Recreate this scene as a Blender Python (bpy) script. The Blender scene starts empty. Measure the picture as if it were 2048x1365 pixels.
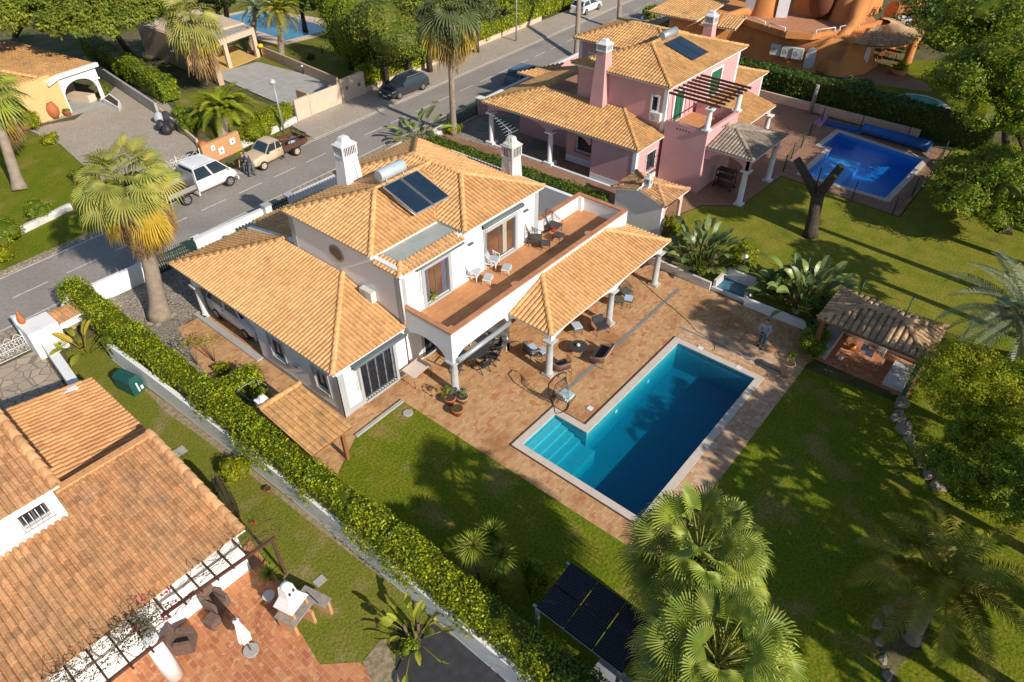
import bpy, math, random
import numpy as np
from mathutils import Vector, Matrix
from mathutils.geometry import tessellate_polygon
random.seed(7); RNG = np.random.default_rng(7)
S = bpy.context.scene
COL = S.collection
rad = math.radians
F_PX, PITCH, ROLL, YAW, CAM_H = 1365.3, rad(39.9), rad(-0.17), rad(49.9), 22.0
_cp, _sp = math.cos(PITCH), math.sin(PITCH)
_R = np.array([[1, 0, 0], [0, _sp, -_cp], [0, _cp, _sp]], float)
_R = _R @ np.array([[math.cos(ROLL), -math.sin(ROLL), 0], [math.sin(ROLL), math.cos(ROLL), 0], [0, 0, 1]])
_c, _s = math.cos(-YAW), math.sin(-YAW)
CAM_R = np.array([[_c, -_s, 0], [_s, _c, 0], [0, 0, 1]]) @ _R
cam_data = bpy.data.cameras.new("camera")
cam_data.sensor_width = 36.0
cam_data.lens = F_PX / 2048 * 36
cam_data.clip_start = 0.1
cam_data.clip_end = 2000
cam = bpy.data.objects.new("camera", cam_data)
cam.matrix_world = Matrix(CAM_R.tolist()).to_4x4()
cam.location = (0, 0, CAM_H)
COL.objects.link(cam)
S.camera = cam
SUN_EL, SHADOW_AZ = 31.0, 85.5          # shadows point along this azimuth
sd = bpy.data.lights.new("sun", 'SUN')
sd.energy = 5.0
sd.angle = rad(0.55)
sd.color = (1.0, 0.91, 0.78)
sun = bpy.data.objects.new("sun", sd)
_d = Vector((math.cos(rad(SHADOW_AZ)) * math.cos(rad(SUN_EL)), math.sin(rad(SHADOW_AZ)) * math.cos(rad(SUN_EL)), -math.sin(rad(SUN_EL))))
sun.rotation_euler = _d.to_track_quat('-Z', 'Y').to_euler()
sun.location = (0, 0, 60)
COL.objects.link(sun)
W = bpy.data.worlds.new("World")
S.world = W
W.use_nodes = True
nt = W.node_tree
sky = nt.nodes.new("ShaderNodeTexSky")
sky.sky_type = 'NISHITA'
sky.sun_disc = False
sky.sun_elevation = rad(SUN_EL)
sky.sun_rotation = math.atan2(-_d.x, -_d.y)
sky.air_density = 1.2
sky.dust_density = 0.6
sky.ozone_density = 2.5
nt.links.new(sky.outputs[0], nt.nodes["Background"].inputs[0])
nt.nodes["Background"].inputs[1].default_value = 0.095
S.view_settings.view_transform = 'Standard'
S.view_settings.look = 'None'
S.view_settings.exposure = 0.16
S.view_settings.gamma = 1.0
S.cycles.max_bounces = 6
S.cycles.transparent_max_bounces = 12
S.cycles.use_denoising = True
def G(px, py, z=0.0):
 """point of the plot, at height z, that the survey photo shows at px, py"""
 d = CAM_R @ np.array([(px - 1024) / F_PX, -(py - 682.5) / F_PX, -1.0])
 t = (z - CAM_H) / d[2]
 return (float(t * d[0]), float(t * d[1]), float(z))
def G2(ps, z=0.0):
 return [G(x, y, z)[:2] for x, y in ps]
MATS = {}
def mat(name, c, c2=None, rough=0.8, scale=3.0, detail=4, rnd=0.0, bump=0.0, bscale=None, metal=0.0, spec=0.3,
  trans=0.0, fine=0.0, c3=None, s3=0.4, m3=0.5, emit=None, alpha=None):
 if name in MATS: return MATS[name]
 m = bpy.data.materials.new(name); m.use_nodes = True
 t = m.node_tree; N = t.nodes; L = t.links; b = N["Principled BSDF"]
 b.inputs["Roughness"].default_value = rough
 b.inputs["Metallic"].default_value = metal
 b.inputs["Specular IOR Level"].default_value = spec
 tc = N.new("ShaderNodeTexCoord")
 def noise(s, d=4):
  n = N.new("ShaderNodeTexNoise"); n.inputs["Scale"].default_value = s; n.inputs["Detail"].default_value = d
  L.new(tc.outputs["Object"], n.inputs["Vector"]); return n
 def mix(fac, a, bb, mode='MIX'):
  x = N.new("ShaderNodeMix"); x.data_type = 'RGBA'; x.blend_type = mode
  for sock, v in ((x.inputs[0], fac), (x.inputs[6], a), (x.inputs[7], bb)):
   if isinstance(v, (int, float)): sock.default_value = v
   elif isinstance(v, tuple): sock.default_value = (*v[:3], 1)
   else: L.new(v, sock)
  return x.outputs[2]
 def ramp(v, lo, hi):
  r = N.new("ShaderNodeMapRange"); r.inputs[1].default_value = lo; r.inputs[2].default_value = hi
  L.new(v, r.inputs[0]); return r.outputs[0]
 col = tuple(c)
 if c2 is not None:
  col = mix(ramp(noise(scale, detail).outputs["Fac"], 0.35, 0.65), tuple(c), tuple(c2))
 if c3 is not None:
  col = mix(ramp(noise(s3, 3).outputs["Fac"], m3, m3 + 0.15), col, tuple(c3))
 if rnd:
  at = N.new("ShaderNodeAttribute"); at.attribute_name = "rnd"
  r = N.new("ShaderNodeMapRange"); r.inputs[3].default_value = 1 - rnd; r.inputs[4].default_value = 1 + rnd
  L.new(at.outputs["Fac"], r.inputs[0])
  x = N.new("ShaderNodeVectorMath"); x.operation = 'SCALE'
  if isinstance(col, tuple): x.inputs[0].default_value = col[:3]
  else: L.new(col, x.inputs[0])
  L.new(r.outputs[0], x.inputs[3]); col = x.outputs[0]
 if fine:
  r = N.new("ShaderNodeMapRange"); r.inputs[1].default_value = 0.3; r.inputs[2].default_value = 0.7
  r.inputs[3].default_value = 1 - fine; r.inputs[4].default_value = 1 + fine
  L.new(noise(scale * 12, 2).outputs["Fac"], r.inputs[0])
  x = N.new("ShaderNodeVectorMath"); x.operation = 'SCALE'
  if isinstance(col, tuple): x.inputs[0].default_value = col[:3]
  else: L.new(col, x.inputs[0])
  L.new(r.outputs[0], x.inputs[3]); col = x.outputs[0]
 if isinstance(col, tuple): b.inputs["Base Color"].default_value = (*col[:3], 1)
 else: L.new(col, b.inputs["Base Color"])
 if bump:
  bn = N.new("ShaderNodeBump"); bn.inputs["Strength"].default_value = bump; bn.inputs["Distance"].default_value = 0.05
  L.new(noise(bscale or scale * 8, 3).outputs["Fac"], bn.inputs["Height"]); L.new(bn.outputs[0], b.inputs["Normal"])
 if trans:
  tr = N.new("ShaderNodeBsdfTranslucent")
  if isinstance(col, tuple): tr.inputs[0].default_value = (*col[:3], 1)
  else: L.new(col, tr.inputs[0])
  ms = N.new("ShaderNodeMixShader"); ms.inputs[0].default_value = trans
  L.new(b.outputs[0], ms.inputs[1]); L.new(tr.outputs[0], ms.inputs[2])
  L.new(ms.outputs[0], N["Material Output"].inputs[0])
 MATS[name] = m
 return m
def brick_mat(name, c1, c2, mortar, bw, bh, msize=0.012, rot=0.0, patch=None, pscale=0.5, c4=None, rough=0.85, offset=0.5):
 m = bpy.data.materials.new(name); m.use_nodes = True
 t = m.node_tree; N = t.nodes; L = t.links; b = N["Principled BSDF"]
 b.inputs["Roughness"].default_value = rough; b.inputs["Specular IOR Level"].default_value = 0.25
 tc = N.new("ShaderNodeTexCoord"); mp = N.new("ShaderNodeMapping"); mp.inputs["Rotation"].default_value = (0, 0, rot)
 L.new(tc.outputs["Object"], mp.inputs[0])
 br = N.new("ShaderNodeTexBrick")
 br.inputs["Scale"].default_value = 1; br.inputs["Brick Width"].default_value = bw; br.inputs["Row Height"].default_value = bh
 br.inputs["Mortar Size"].default_value = msize; br.inputs["Mortar Smooth"].default_value = 0.3; br.inputs["Bias"].default_value = 0
 br.offset = offset
 br.inputs["Color1"].default_value = (*c1, 1); br.inputs["Color2"].default_value = (*c2, 1); br.inputs["Mortar"].default_value = (*mortar, 1)
 L.new(mp.outputs[0], br.inputs["Vector"])
 col = br.outputs["Color"]
 def noise(s, d=4):
  n = N.new("ShaderNodeTexNoise"); n.inputs["Scale"].default_value = s; n.inputs["Detail"].default_value = d
  L.new(tc.outputs["Object"], n.inputs["Vector"]); return n.outputs["Fac"]
 def mixn(fac, a, bb, mode):
  x = N.new("ShaderNodeMix"); x.data_type = 'RGBA'; x.blend_type = mode
  L.new(fac, x.inputs[0]); L.new(a, x.inputs[6]); x.inputs[7].default_value = (*bb, 1); return x.outputs[2]
 if patch:
  r = N.new("ShaderNodeMapRange"); r.inputs[1].default_value = 0.52; r.inputs[2].default_value = 0.68; r.inputs[4].default_value = 0.75
  L.new(noise(pscale, 6), r.inputs[0]); col = mixn(r.outputs[0], col, patch, 'MULTIPLY')
 if c4:
  r = N.new("ShaderNodeMapRange"); r.inputs[1].default_value = 0.56; r.inputs[2].default_value = 0.62; r.inputs[4].default_value = 0.8
  L.new(noise(pscale * 5, 5), r.inputs[0]); col = mixn(r.outputs[0], col, c4, 'MIX')
 L.new(col, b.inputs["Base Color"])
 bn = N.new("ShaderNodeBump"); bn.inputs["Strength"].default_value = 0.4; bn.inputs["Distance"].default_value = 0.02; bn.invert = True
 L.new(br.outputs["Fac"], bn.inputs["Height"]); L.new(bn.outputs[0], b.inputs["Normal"])
 MATS[name] = m
 return m
def cell_mat(name, c1, c2, joint, scale, jw=0.06, rough=0.85, c3=None):
 """random stones with joints"""
 m = bpy.data.materials.new(name); m.use_nodes = True
 t = m.node_tree; N = t.nodes; L = t.links; b = N["Principled BSDF"]; b.inputs["Roughness"].default_value = rough
 b.inputs["Specular IOR Level"].default_value = 0.25
 tc = N.new("ShaderNodeTexCoord")
 v = N.new("ShaderNodeTexVoronoi"); v.feature = 'DISTANCE_TO_EDGE'; v.inputs["Scale"].default_value = scale
 v2 = N.new("ShaderNodeTexVoronoi"); v2.inputs["Scale"].default_value = scale
 L.new(tc.outputs["Object"], v.inputs[0]); L.new(tc.outputs["Object"], v2.inputs[0])
 sp = N.new("ShaderNodeSeparateColor"); L.new(v2.outputs["Color"], sp.inputs[0])
 x = N.new("ShaderNodeMix"); x.data_type = 'RGBA'; L.new(sp.outputs[0], x.inputs[0])
 x.inputs[6].default_value = (*c1, 1); x.inputs[7].default_value = (*c2, 1)
 col = x.outputs[2]
 if c3:
  n = N.new("ShaderNodeTexNoise"); n.inputs["Scale"].default_value = 0.35; n.inputs["Detail"].default_value = 6
  L.new(tc.outputs["Object"], n.inputs[0])
  r0 = N.new("ShaderNodeMapRange"); r0.inputs[1].default_value = 0.5; r0.inputs[2].default_value = 0.65; L.new(n.outputs["Fac"], r0.inputs[0])
  z = N.new("ShaderNodeMix"); z.data_type = 'RGBA'; L.new(r0.outputs[0], z.inputs[0]); L.new(col, z.inputs[6]); z.inputs[7].default_value = (*c3, 1)
  col = z.outputs[2]
 r = N.new("ShaderNodeMapRange"); r.inputs[1].default_value = jw * 0.4; r.inputs[2].default_value = jw
 L.new(v.outputs["Distance"], r.inputs[0])
 y = N.new("ShaderNodeMix"); y.data_type = 'RGBA'; L.new(r.outputs[0], y.inputs[0]); y.inputs[6].default_value = (*joint, 1); L.new(col, y.inputs[7])
 L.new(y.outputs[2], b.inputs["Base Color"])
 bn = N.new("ShaderNodeBump"); bn.inputs["Strength"].default_value = 0.5; bn.inputs["Distance"].default_value = 0.02
 L.new(r.outputs[0], bn.inputs["Height"]); L.new(bn.outputs[0], b.inputs["Normal"])
 MATS[name] = m
 return m
def glass_mat(name, c, rough=0.05):
 return mat(name, c, rough=rough, spec=0.9)
class MB:
 def __init__(s): s.V = []; s.n = 0; s.F = {}
 def addv(s, v):
  v = np.asarray(v, float).reshape(-1, 3); i = s.n; s.V.append(v); s.n += len(v); return i
 def addf(s, idx, mi=0, rnd=None, smooth=False):
  """idx: (m,k) array of absolute indices"""
  idx = np.asarray(idx, np.int64)
  if idx.ndim == 1: idx = idx[None]
  m = len(idx)
  if rnd is None: rnd = np.full(m, random.random())
  elif np.isscalar(rnd): rnd = np.full(m, float(rnd))
  s.F.setdefault(idx.shape[1], []).append((idx, np.full(m, mi), np.asarray(rnd, float), np.full(m, smooth)))
 def poly(s, pts, mi=0, rnd=None):
  i = s.addv(pts); s.addf([list(range(i, i + len(pts)))], mi, rnd)
 def box(s, x0, x1, y0, y1, z0, z1, mi=0, rnd=None):
  s.hexa([(x0, y0, z0), (x1, y0, z0), (x1, y1, z0), (x0, y1, z0), (x0, y0, z1), (x1, y0, z1), (x1, y1, z1), (x0, y1, z1)], mi, rnd)
 def hexa(s, v, mi=0, rnd=None):
  i = s.addv(v)
  s.addf(np.array([[3, 2, 1, 0], [4, 5, 6, 7], [0, 1, 5, 4], [1, 2, 6, 5], [2, 3, 7, 6], [3, 0, 4, 7]]) + i, mi, random.random() if rnd is None else rnd)
 def bar(s, p, q, w, h, mi=0, up=(0, 0, 1), rnd=None):
  """rectangular bar from p to q (centre line), width w sideways, height h along up"""
  p = Vector(p); q = Vector(q); d = (q - p).normalized(); up = Vector(up)
  sd_ = d.cross(up)
  if sd_.length < 1e-4: sd_ = d.cross(Vector((1, 0, 0)))
  sd_.normalize(); u = sd_.cross(d).normalized(); a = sd_ * (w / 2); b = u * (h / 2)
  s.hexa([p - a - b, p + a - b, q + a - b, q - a - b, p - a + b, p + a + b, q + a + b, q - a + b], mi, rnd)
 def tube(s, pts, r, n=6, mi=0, rnd=None, smooth=True, cap=True):
  pts = [Vector(p) for p in pts]; m = len(pts)
  rs = [r] * m if np.isscalar(r) else list(r)
  rings = []; ref = None
  for k, p in enumerate(pts):
   d = (pts[min(k + 1, m - 1)] - pts[max(k - 1, 0)])
   d = d.normalized() if d.length > 1e-9 else Vector((0, 0, 1))
   if ref is None: ref = Vector((0, 0, 1)) if abs(d.z) < 0.9 else Vector((1, 0, 0))
   a = d.cross(ref).normalized(); b = a.cross(d).normalized(); ref = b
   rings.append([p + (a * math.cos(2 * math.pi * j / n) + b * math.sin(2 * math.pi * j / n)) * rs[k] for j in range(n)])
  i = s.addv([v for rg in rings for v in rg])
  f = [[i + k * n + j, i + k * n + (j + 1) % n, i + (k + 1) * n + (j + 1) % n, i + (k + 1) * n + j] for k in range(m - 1) for j in range(n)]
  rv = random.random() if rnd is None else rnd
  s.addf(f, mi, rv, smooth)
  if cap:
   s.addf([[i + j for j in range(n)][::-1]], mi, rv); s.addf([[i + (m - 1) * n + j for j in range(n)]], mi, rv)
 def lathe(s, c, prof, n=12, mi=0, rnd=None, smooth=True, a0=0.0):
  """prof: (r, z) list; c: centre"""
  cx, cy, cz = c; m = len(prof)
  v = [(cx + r * math.cos(a0 + 2 * math.pi * j / n), cy + r * math.sin(a0 + 2 * math.pi * j / n), cz + z) for r, z in prof for j in range(n)]
  i = s.addv(v)
  f = [[i + k * n + j, i + k * n + (j + 1) % n, i + (k + 1) * n + (j + 1) % n, i + (k + 1) * n + j] for k in range(m - 1) for j in range(n)]
  rv = random.random() if rnd is None else rnd
  s.addf(f, mi, rv, smooth)
  s.addf([[i + j for j in range(n)][::-1]], mi, rv); s.addf([[i + (m - 1) * n + j for j in range(n)]], mi, rv)
 def prism(s, ps, z0, z1, mi=0, rnd=None, holes=()):
  """extruded plan polygon"""
  rv = random.random() if rnd is None else rnd
  loops = [list(ps)] + [list(h) for h in holes]
  flat = [p for l in loops for p in l]
  tris = tessellate_polygon([[Vector((p[0], p[1], 0)) for p in l] for l in loops])
  i = s.addv([(p[0], p[1], z1) for p in flat]); j = s.addv([(p[0], p[1], z0) for p in flat])
  T = np.array([list(t) for t in tris])
  a = np.array(flat)
  ar = (a[T[:, 1], 0] - a[T[:, 0], 0]) * (a[T[:, 2], 1] - a[T[:, 0], 1]) - (a[T[:, 1], 1] - a[T[:, 0], 1]) * (a[T[:, 2], 0] - a[T[:, 0], 0])
  T[ar < 0] = T[ar < 0][:, ::-1]
  s.addf(T + i, mi, rv)
  if z1 - z0 > 1e-6:
   s.addf(T[:, ::-1] + j, mi, rv)
   o = 0
   for l in loops:
    n = len(l); A = sum(l[k][0] * l[(k + 1) % n][1] - l[(k + 1) % n][0] * l[k][1] for k in range(n))
    for k in range(n):
     q = (k + 1) % n
     f = [j + o + k, j + o + q, i + o + q, i + o + k]
     s.addf([f if (A > 0) == (l is loops[0]) else f[::-1]], mi, rv)
    o += n
 def sheet(s, ps, z, mi=0, holes=()): s.prism(ps, z, z, mi, 0.5, holes)
 def vprism(s, o, u, prof, th, mi=0, rnd=None):
  """prof: (along u, z) polygon standing upright at o, extruded th to the left of u"""
  ux, uy = u; l = math.hypot(ux, uy); ux /= l; uy /= l
  n = len(prof)
  tris = tessellate_polygon([[Vector((p[0], p[1], 0)) for p in prof]])
  T = np.array([list(t) for t in tris])
  A = [(o[0] + ux * a, o[1] + uy * a, o[2] + z) for a, z in prof]
  B = [(x - uy * th, y + ux * th, z) for x, y, z in A]
  i = s.addv(A); j = s.addv(B); rv = random.random() if rnd is None else rnd
  s.addf(T + i, mi, rv); s.addf(T[:, ::-1] + j, mi, rv)
  s.addf([[i + k, i + (k + 1) % n, j + (k + 1) % n, j + k] for k in range(n)], mi, rv)
 def ell(s, c, r, n=10, m=6, mi=0, rnd=None, smooth=True):
  prof = [(max(1e-3, math.sin(math.pi * k / m)), -math.cos(math.pi * k / m)) for k in range(m + 1)]
  cx, cy, cz = c; rx, ry, rz = (r, r, r) if np.isscalar(r) else r
  v = [(cx + rx * q * math.cos(2 * math.pi * j / n), cy + ry * q * math.sin(2 * math.pi * j / n), cz + rz * z) for q, z in prof for j in range(n)]
  i = s.addv(v)
  s.addf([[i + k * n + j, i + k * n + (j + 1) % n, i + (k + 1) * n + (j + 1) % n, i + (k + 1) * n + j] for k in range(m) for j in range(n)], mi, rnd, smooth)
 def build(s, name, mats, parent=None, loc=None, rel=True):
  me = bpy.data.meshes.new(name)
  V = np.concatenate(s.V) if s.V else np.zeros((0, 3))
  org = np.zeros(3)
  if parent is not None and rel: org = np.array(ORG.get(parent.name, (0, 0, 0)), float)
  if loc is not None and parent is None: org = np.array(loc, float)
  V = V - org
  me.vertices.add(len(V)); me.vertices.foreach_set("co", V.ravel())
  li = []; ls = []; mis = []; rn = []; sm = []; st = 0
  for k, chunks in s.F.items():
   for idx, mi, r, smo in chunks:
    li.append(idx.ravel()); ls.append(st + np.arange(len(idx)) * k); st += idx.size
    mis.append(mi); rn.append(r); sm.append(smo)
  li = np.concatenate(li); ls = np.concatenate(ls)
  me.loops.add(len(li)); me.loops.foreach_set("vertex_index", li.astype(np.int32))
  me.polygons.add(len(ls)); me.polygons.foreach_set("loop_start", ls.astype(np.int32))
  me.polygons.foreach_set("material_index", np.concatenate(mis).astype(np.int32))
  me.polygons.foreach_set("use_smooth", np.concatenate(sm))
  a = me.attributes.new("rnd", 'FLOAT', 'FACE'); a.data.foreach_set("value", np.concatenate(rn).astype(np.float32))
  me.update(calc_edges=True)
  for m in (mats if isinstance(mats, (list, tuple)) else [mats]): me.materials.append(m)
  o = bpy.data.objects.new(name, me); COL.objects.link(o)
  if parent is not None:
   o.parent = parent; ORG[o.name] = tuple(org)
  else:
   o.location = org; ORG[o.name] = tuple(org)
  return o
ORG = {}
def thing(name, label, cat, loc=(0, 0, 0), rotz=0.0, group=None):
 o = bpy.data.objects.new(name, None); COL.objects.link(o)
 o.location = loc; o.rotation_euler = (0, 0, rotz); o.empty_display_size = 0.2
 o["label"] = label; o["category"] = cat
 if group: o["group"] = group
 ORG[o.name] = tuple(loc)
 return o
def tag(o, label, cat, group=None, kind=None):
 o["label"] = label; o["category"] = cat
 if group: o["group"] = group
 if kind: o["kind"] = kind
 return o
def struct(o): o["kind"] = 'structure'; return o
def dup(root, loc, rotz, label, scale=1.0):
 def cp(o, parent):
  c = o.copy(); COL.objects.link(c); c.parent = parent
  for ch in o.children: cp(ch, c)
  return c
 r = cp(root, None); r.location = loc; r.rotation_euler = (0, 0, rotz); r.scale = (scale,) * 3
 r["label"] = label
 return r
def clip_range(poly, u):
 """interval of d where the vertical line at u crosses a convex polygon in (u,d)"""
 ds = []
 n = len(poly)
 for k in range(n):
  (a, b), (c, d) = poly[k], poly[(k + 1) % n]
  if (a - u) * (c - u) <= 0 and abs(a - c) > 1e-9: ds.append(b + (d - b) * (u - a) / (c - a))
 return (min(ds), max(ds)) if len(ds) >= 2 else None
BARREL = [(0.0, -0.25), (0.22, -0.25), (0.27, 0.6), (0.40, 0.93), (0.60, 1.0), (0.79, 0.9), (0.93, 0.55), (0.98, -0.15), (1.0, -0.25)]
def roof_plane(mb, o, u, v, poly, pitch, w=0.225, c=0.37, h=0.065, prof=BARREL, lift=0.018, mi=0, under=None):
 """o: 3D start of eave; u: unit along eave; v: unit plan direction upslope; poly: convex plan polygon in (u, d)"""
 u = np.array([u[0], u[1], 0.0]); v = np.array([v[0], v[1], 0.0]); o = np.array(o, float)
 cs = math.cos(math.atan(pitch)); nrm = np.array([0, 0, 1.0]) - v * pitch; nrm /= np.linalg.norm(nrm)
 P = lambda a, d, z: o + u * a + v * d + np.array([0, 0, pitch * d]) + nrm * z
 umin = min(p[0] for p in poly); umax = max(p[0] for p in poly)
 n = max(1, round((umax - umin) / w)); w = (umax - umin) / n; k = len(prof)
 VV = []; FF = []; RR = []; nv = 0
 for i in range(n):
  a0 = umin + i * w
  r = clip_range(poly, a0 + w / 2)
  if not r: continue
  d0, d1 = r
  if d1 - d0 < 0.03: continue
  m0 = math.floor(d0 / (c * cs)); d = m0 * c * cs
  while d < d1 - 1e-3:
   lo = max(d, d0); hi = min(d + c * cs, d1)
   if hi - lo > 0.02:
    rv = random.random()
    lf = lift * (1 - (lo - d) / (c * cs)); lh = lift * (1 - (hi - d) / (c * cs)); j = (random.random() - 0.5) * 0.006
    lower = [P(a0 + t * w, lo - 0.015, z * h + lf + j) for t, z in prof]
    upper = [P(a0 + t * w, hi, z * h * 0.93 + lh) for t, z in prof]
    rise = [P(a0 + t * w, lo - 0.01, z * h * 0.55 - 0.012) for t, z in prof]
    VV += lower + upper + rise
    for q in range(k - 1):
     FF.append((nv + q, nv + q + 1, nv + k + q + 1, nv + k + q)); FF.append((nv + 2 * k + q, nv + 2 * k + q + 1, nv + q + 1, nv + q)); RR += [rv, rv * 0.7]
    nv += 3 * k
   d += c * cs
 i = mb.addv(np.array(VV)); mb.addf(np.array(FF) + i, mi, np.array(RR), False)
 th = 0.09 if under is None else under
 top = [P(a, d, -0.015) for a, d in poly]; bot = [p - np.array([0, 0, th]) for p in top]
 i = mb.addv(top + bot); q = len(poly)
 mb.addf([list(range(i, i + q))], mi, 0.3); mb.addf([list(range(i + q, i + 2 * q))[::-1]], mi + 1, 0.5)
 mb.addf([[i + a, i + (a + 1) % q, i + q + (a + 1) % q, i + q + a] for a in range(q)], mi + 1, 0.5)
def ridge(mb, p, q, r=0.12, l=0.4, mi=0):
 """row of ridge tiles from p (low) to q (high)"""
 p = Vector(p); q = Vector(q); L_ = (q - p).length; n = max(1, round(L_ / l)); d = (q - p) / n
 dn = d.normalized(); sd_ = dn.cross(Vector((0, 0, 1))).normalized(); up = sd_.cross(dn).normalized()
 for i in range(n):
  a = p + d * i - dn * 0.03; b = p + d * (i + 1) + dn * 0.02; rv = random.random()
  m = 7; va = []; vb = []; vc = []
  for k in range(m):
   t = math.pi * (k / (m - 1));
   va.append(a + sd_ * math.cos(t) * r * 1.12 + up * (math.sin(t) * r * 1.12 - 0.02))
   vb.append(b + sd_ * math.cos(t) * r * 0.92 + up * (math.sin(t) * r * 0.92 - 0.03))
   vc.append(a + dn * 0.01 + sd_ * math.cos(t) * r * 0.6 + up * (math.sin(t) * r * 0.6 - 0.03))
  s = mb.addv(va + vb + vc)
  mb.addf([[s + k, s + k + 1, s + m + k + 1, s + m + k] for k in range(m - 1)], mi, rv, True)
  mb.addf([[s + 2 * m + k, s + 2 * m + k + 1, s + k + 1, s + k] for k in range(m - 1)], mi, rv * 0.8)
def hip_roof(mb, x0, x1, y0, y1, z, pitch, sides="WESN", ridges=True, w=0.225, c=0.37, h=0.065, r=0.12, open_y=None, **kw):
 """hipped roof over a rectangle; ridge along the longer side"""
 W_, D_ = x1 - x0, y1 - y0
 hh = min(W_, D_) / 2
 zr = z + hh * pitch
 if W_ >= D_:
  A = (x0 + hh, y0 + hh, zr); B = (x1 - hh, y0 + hh, zr)
  polys = {"S": [(0, 0), (W_, 0), (W_ - hh, hh), (hh, hh)], "N": [(0, 0), (W_, 0), (W_ - hh, hh), (hh, hh)],
                 "W": [(0, 0), (D_, 0), (hh, hh)], "E": [(0, 0), (D_, 0), (hh, hh)]}
 else:
  A = (x0 + hh, y0 + hh, zr); B = (x0 + hh, y1 - hh, zr)
  polys = {"S": [(0, 0), (W_, 0), (hh, hh)], "N": [(0, 0), (W_, 0), (hh, hh)],
                 "W": [(0, 0), (D_, 0), (D_ - hh, hh), (hh, hh)], "E": [(0, 0), (D_, 0), (D_ - hh, hh), (hh, hh)]}
 fr = {"S": ((x0, y0, z), (1, 0), (0, 1)), "N": ((x1, y1, z), (-1, 0), (0, -1)), "W": ((x0, y1, z), (0, -1), (1, 0)), "E": ((x1, y0, z), (0, 1), (-1, 0))}
 for k in sides: roof_plane(mb, *fr[k], polys[k], pitch, w=w, c=c, h=h, **kw)
 if ridges:
  e = h * 0.8
  up = lambda p: (p[0], p[1], p[2] + e)
  if W_ >= D_: hips = [((x0, y0, z), A), ((x0, y1, z), A), ((x1, y0, z), B), ((x1, y1, z), B)]
  else: hips = [((x0, y0, z), A), ((x1, y0, z), A), ((x0, y1, z), B), ((x1, y1, z), B)]
  for p, q in hips: ridge(mb, up(p), up(q), r)
  if (Vector(A) - Vector(B)).length > 0.3: ridge(mb, up(A), up(B), r)
 return A, B
def wall(mb, p, q, z0, z1, th=0.25, holes=(), mi=0):
 """solid wall from p to q (outer face on the line, thickness to the left), holes = (a0,a1,za,zb)"""
 p = np.array(p[:2], float); q = np.array(q[:2], float); L_ = np.linalg.norm(q - p); u = (q - p) / L_; n = np.array([-u[1], u[0]]) * th
 def blk(a, b, za, zb):
  if b - a < 1e-3 or zb - za < 1e-3: return
  A = p + u * a; B = p + u * b
  mb.hexa([(*A, za), (*B, za), (*(B + n), za), (*(A + n), za), (*A, zb), (*B, zb), (*(B + n), zb), (*(A + n), zb)], mi, 0.5)
 a = 0
 for (h0, h1, za, zb) in sorted(holes):
  blk(a, h0, z0, z1); blk(h0, h1, z0, za); blk(h0, h1, zb, z1); a = h1
 blk(a, L_, z0, z1)
def arch_pts(a0, a1, zs, zt, n=10):
 """points of an arch opening from a0 up over to a1, springing at zs, crown zt"""
 m = (a0 + a1) / 2; r = (a1 - a0) / 2
 return [(m - r * math.cos(math.pi * k / n), zs + (zt - zs) * math.sin(math.pi * k / n)) for k in range(n + 1)]
def column(mb, x, y, z0, z1, r=0.15, mi=0, cap=0.06, base=True):
 H = z1 - z0
 mb.box(x - r * 1.5, x + r * 1.5, y - r * 1.5, y + r * 1.5, z0, z0 + 0.1, mi, 0.5)
 mb.lathe((x, y, z0 + 0.1), [(r * 1.35, 0), (r * 1.35, 0.05), (r, 0.12), (r * 0.97, H * 0.6), (r * 0.86, H - 0.26), (r * 1.15, H - 0.2), (r * 1.15, H - 0.17)], 16, mi, 0.5)
 mb.box(x - r * 1.55, x + r * 1.55, y - r * 1.55, y + r * 1.55, z1 - 0.09, z1, mi, 0.5)
def fbox(parent, name, m, p, u, a0, a1, z0, z1, d0, d1):
 """box on a wall: p wall start, u unit along, a along, d outwards (right of u)"""
 mb = MB(); fb(mb, p, u, a0, a1, z0, z1, d0, d1)
 return mb.build(name, m, parent)
def fb(mb, p, u, a0, a1, z0, z1, d0, d1, mi=0):
 l = math.hypot(*u); ux, uy = u[0] / l, u[1] / l; nx, ny = uy, -ux
 Q = lambda a, d, z: (p[0] + ux * a + nx * d, p[1] + uy * a + ny * d, z)
 mb.hexa([Q(a0, d1, z0), Q(a1, d1, z0), Q(a1, d0, z0), Q(a0, d0, z0), Q(a0, d1, z1), Q(a1, d1, z1), Q(a1, d0, z1), Q(a0, d0, z1)], mi, 0.5)
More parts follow.
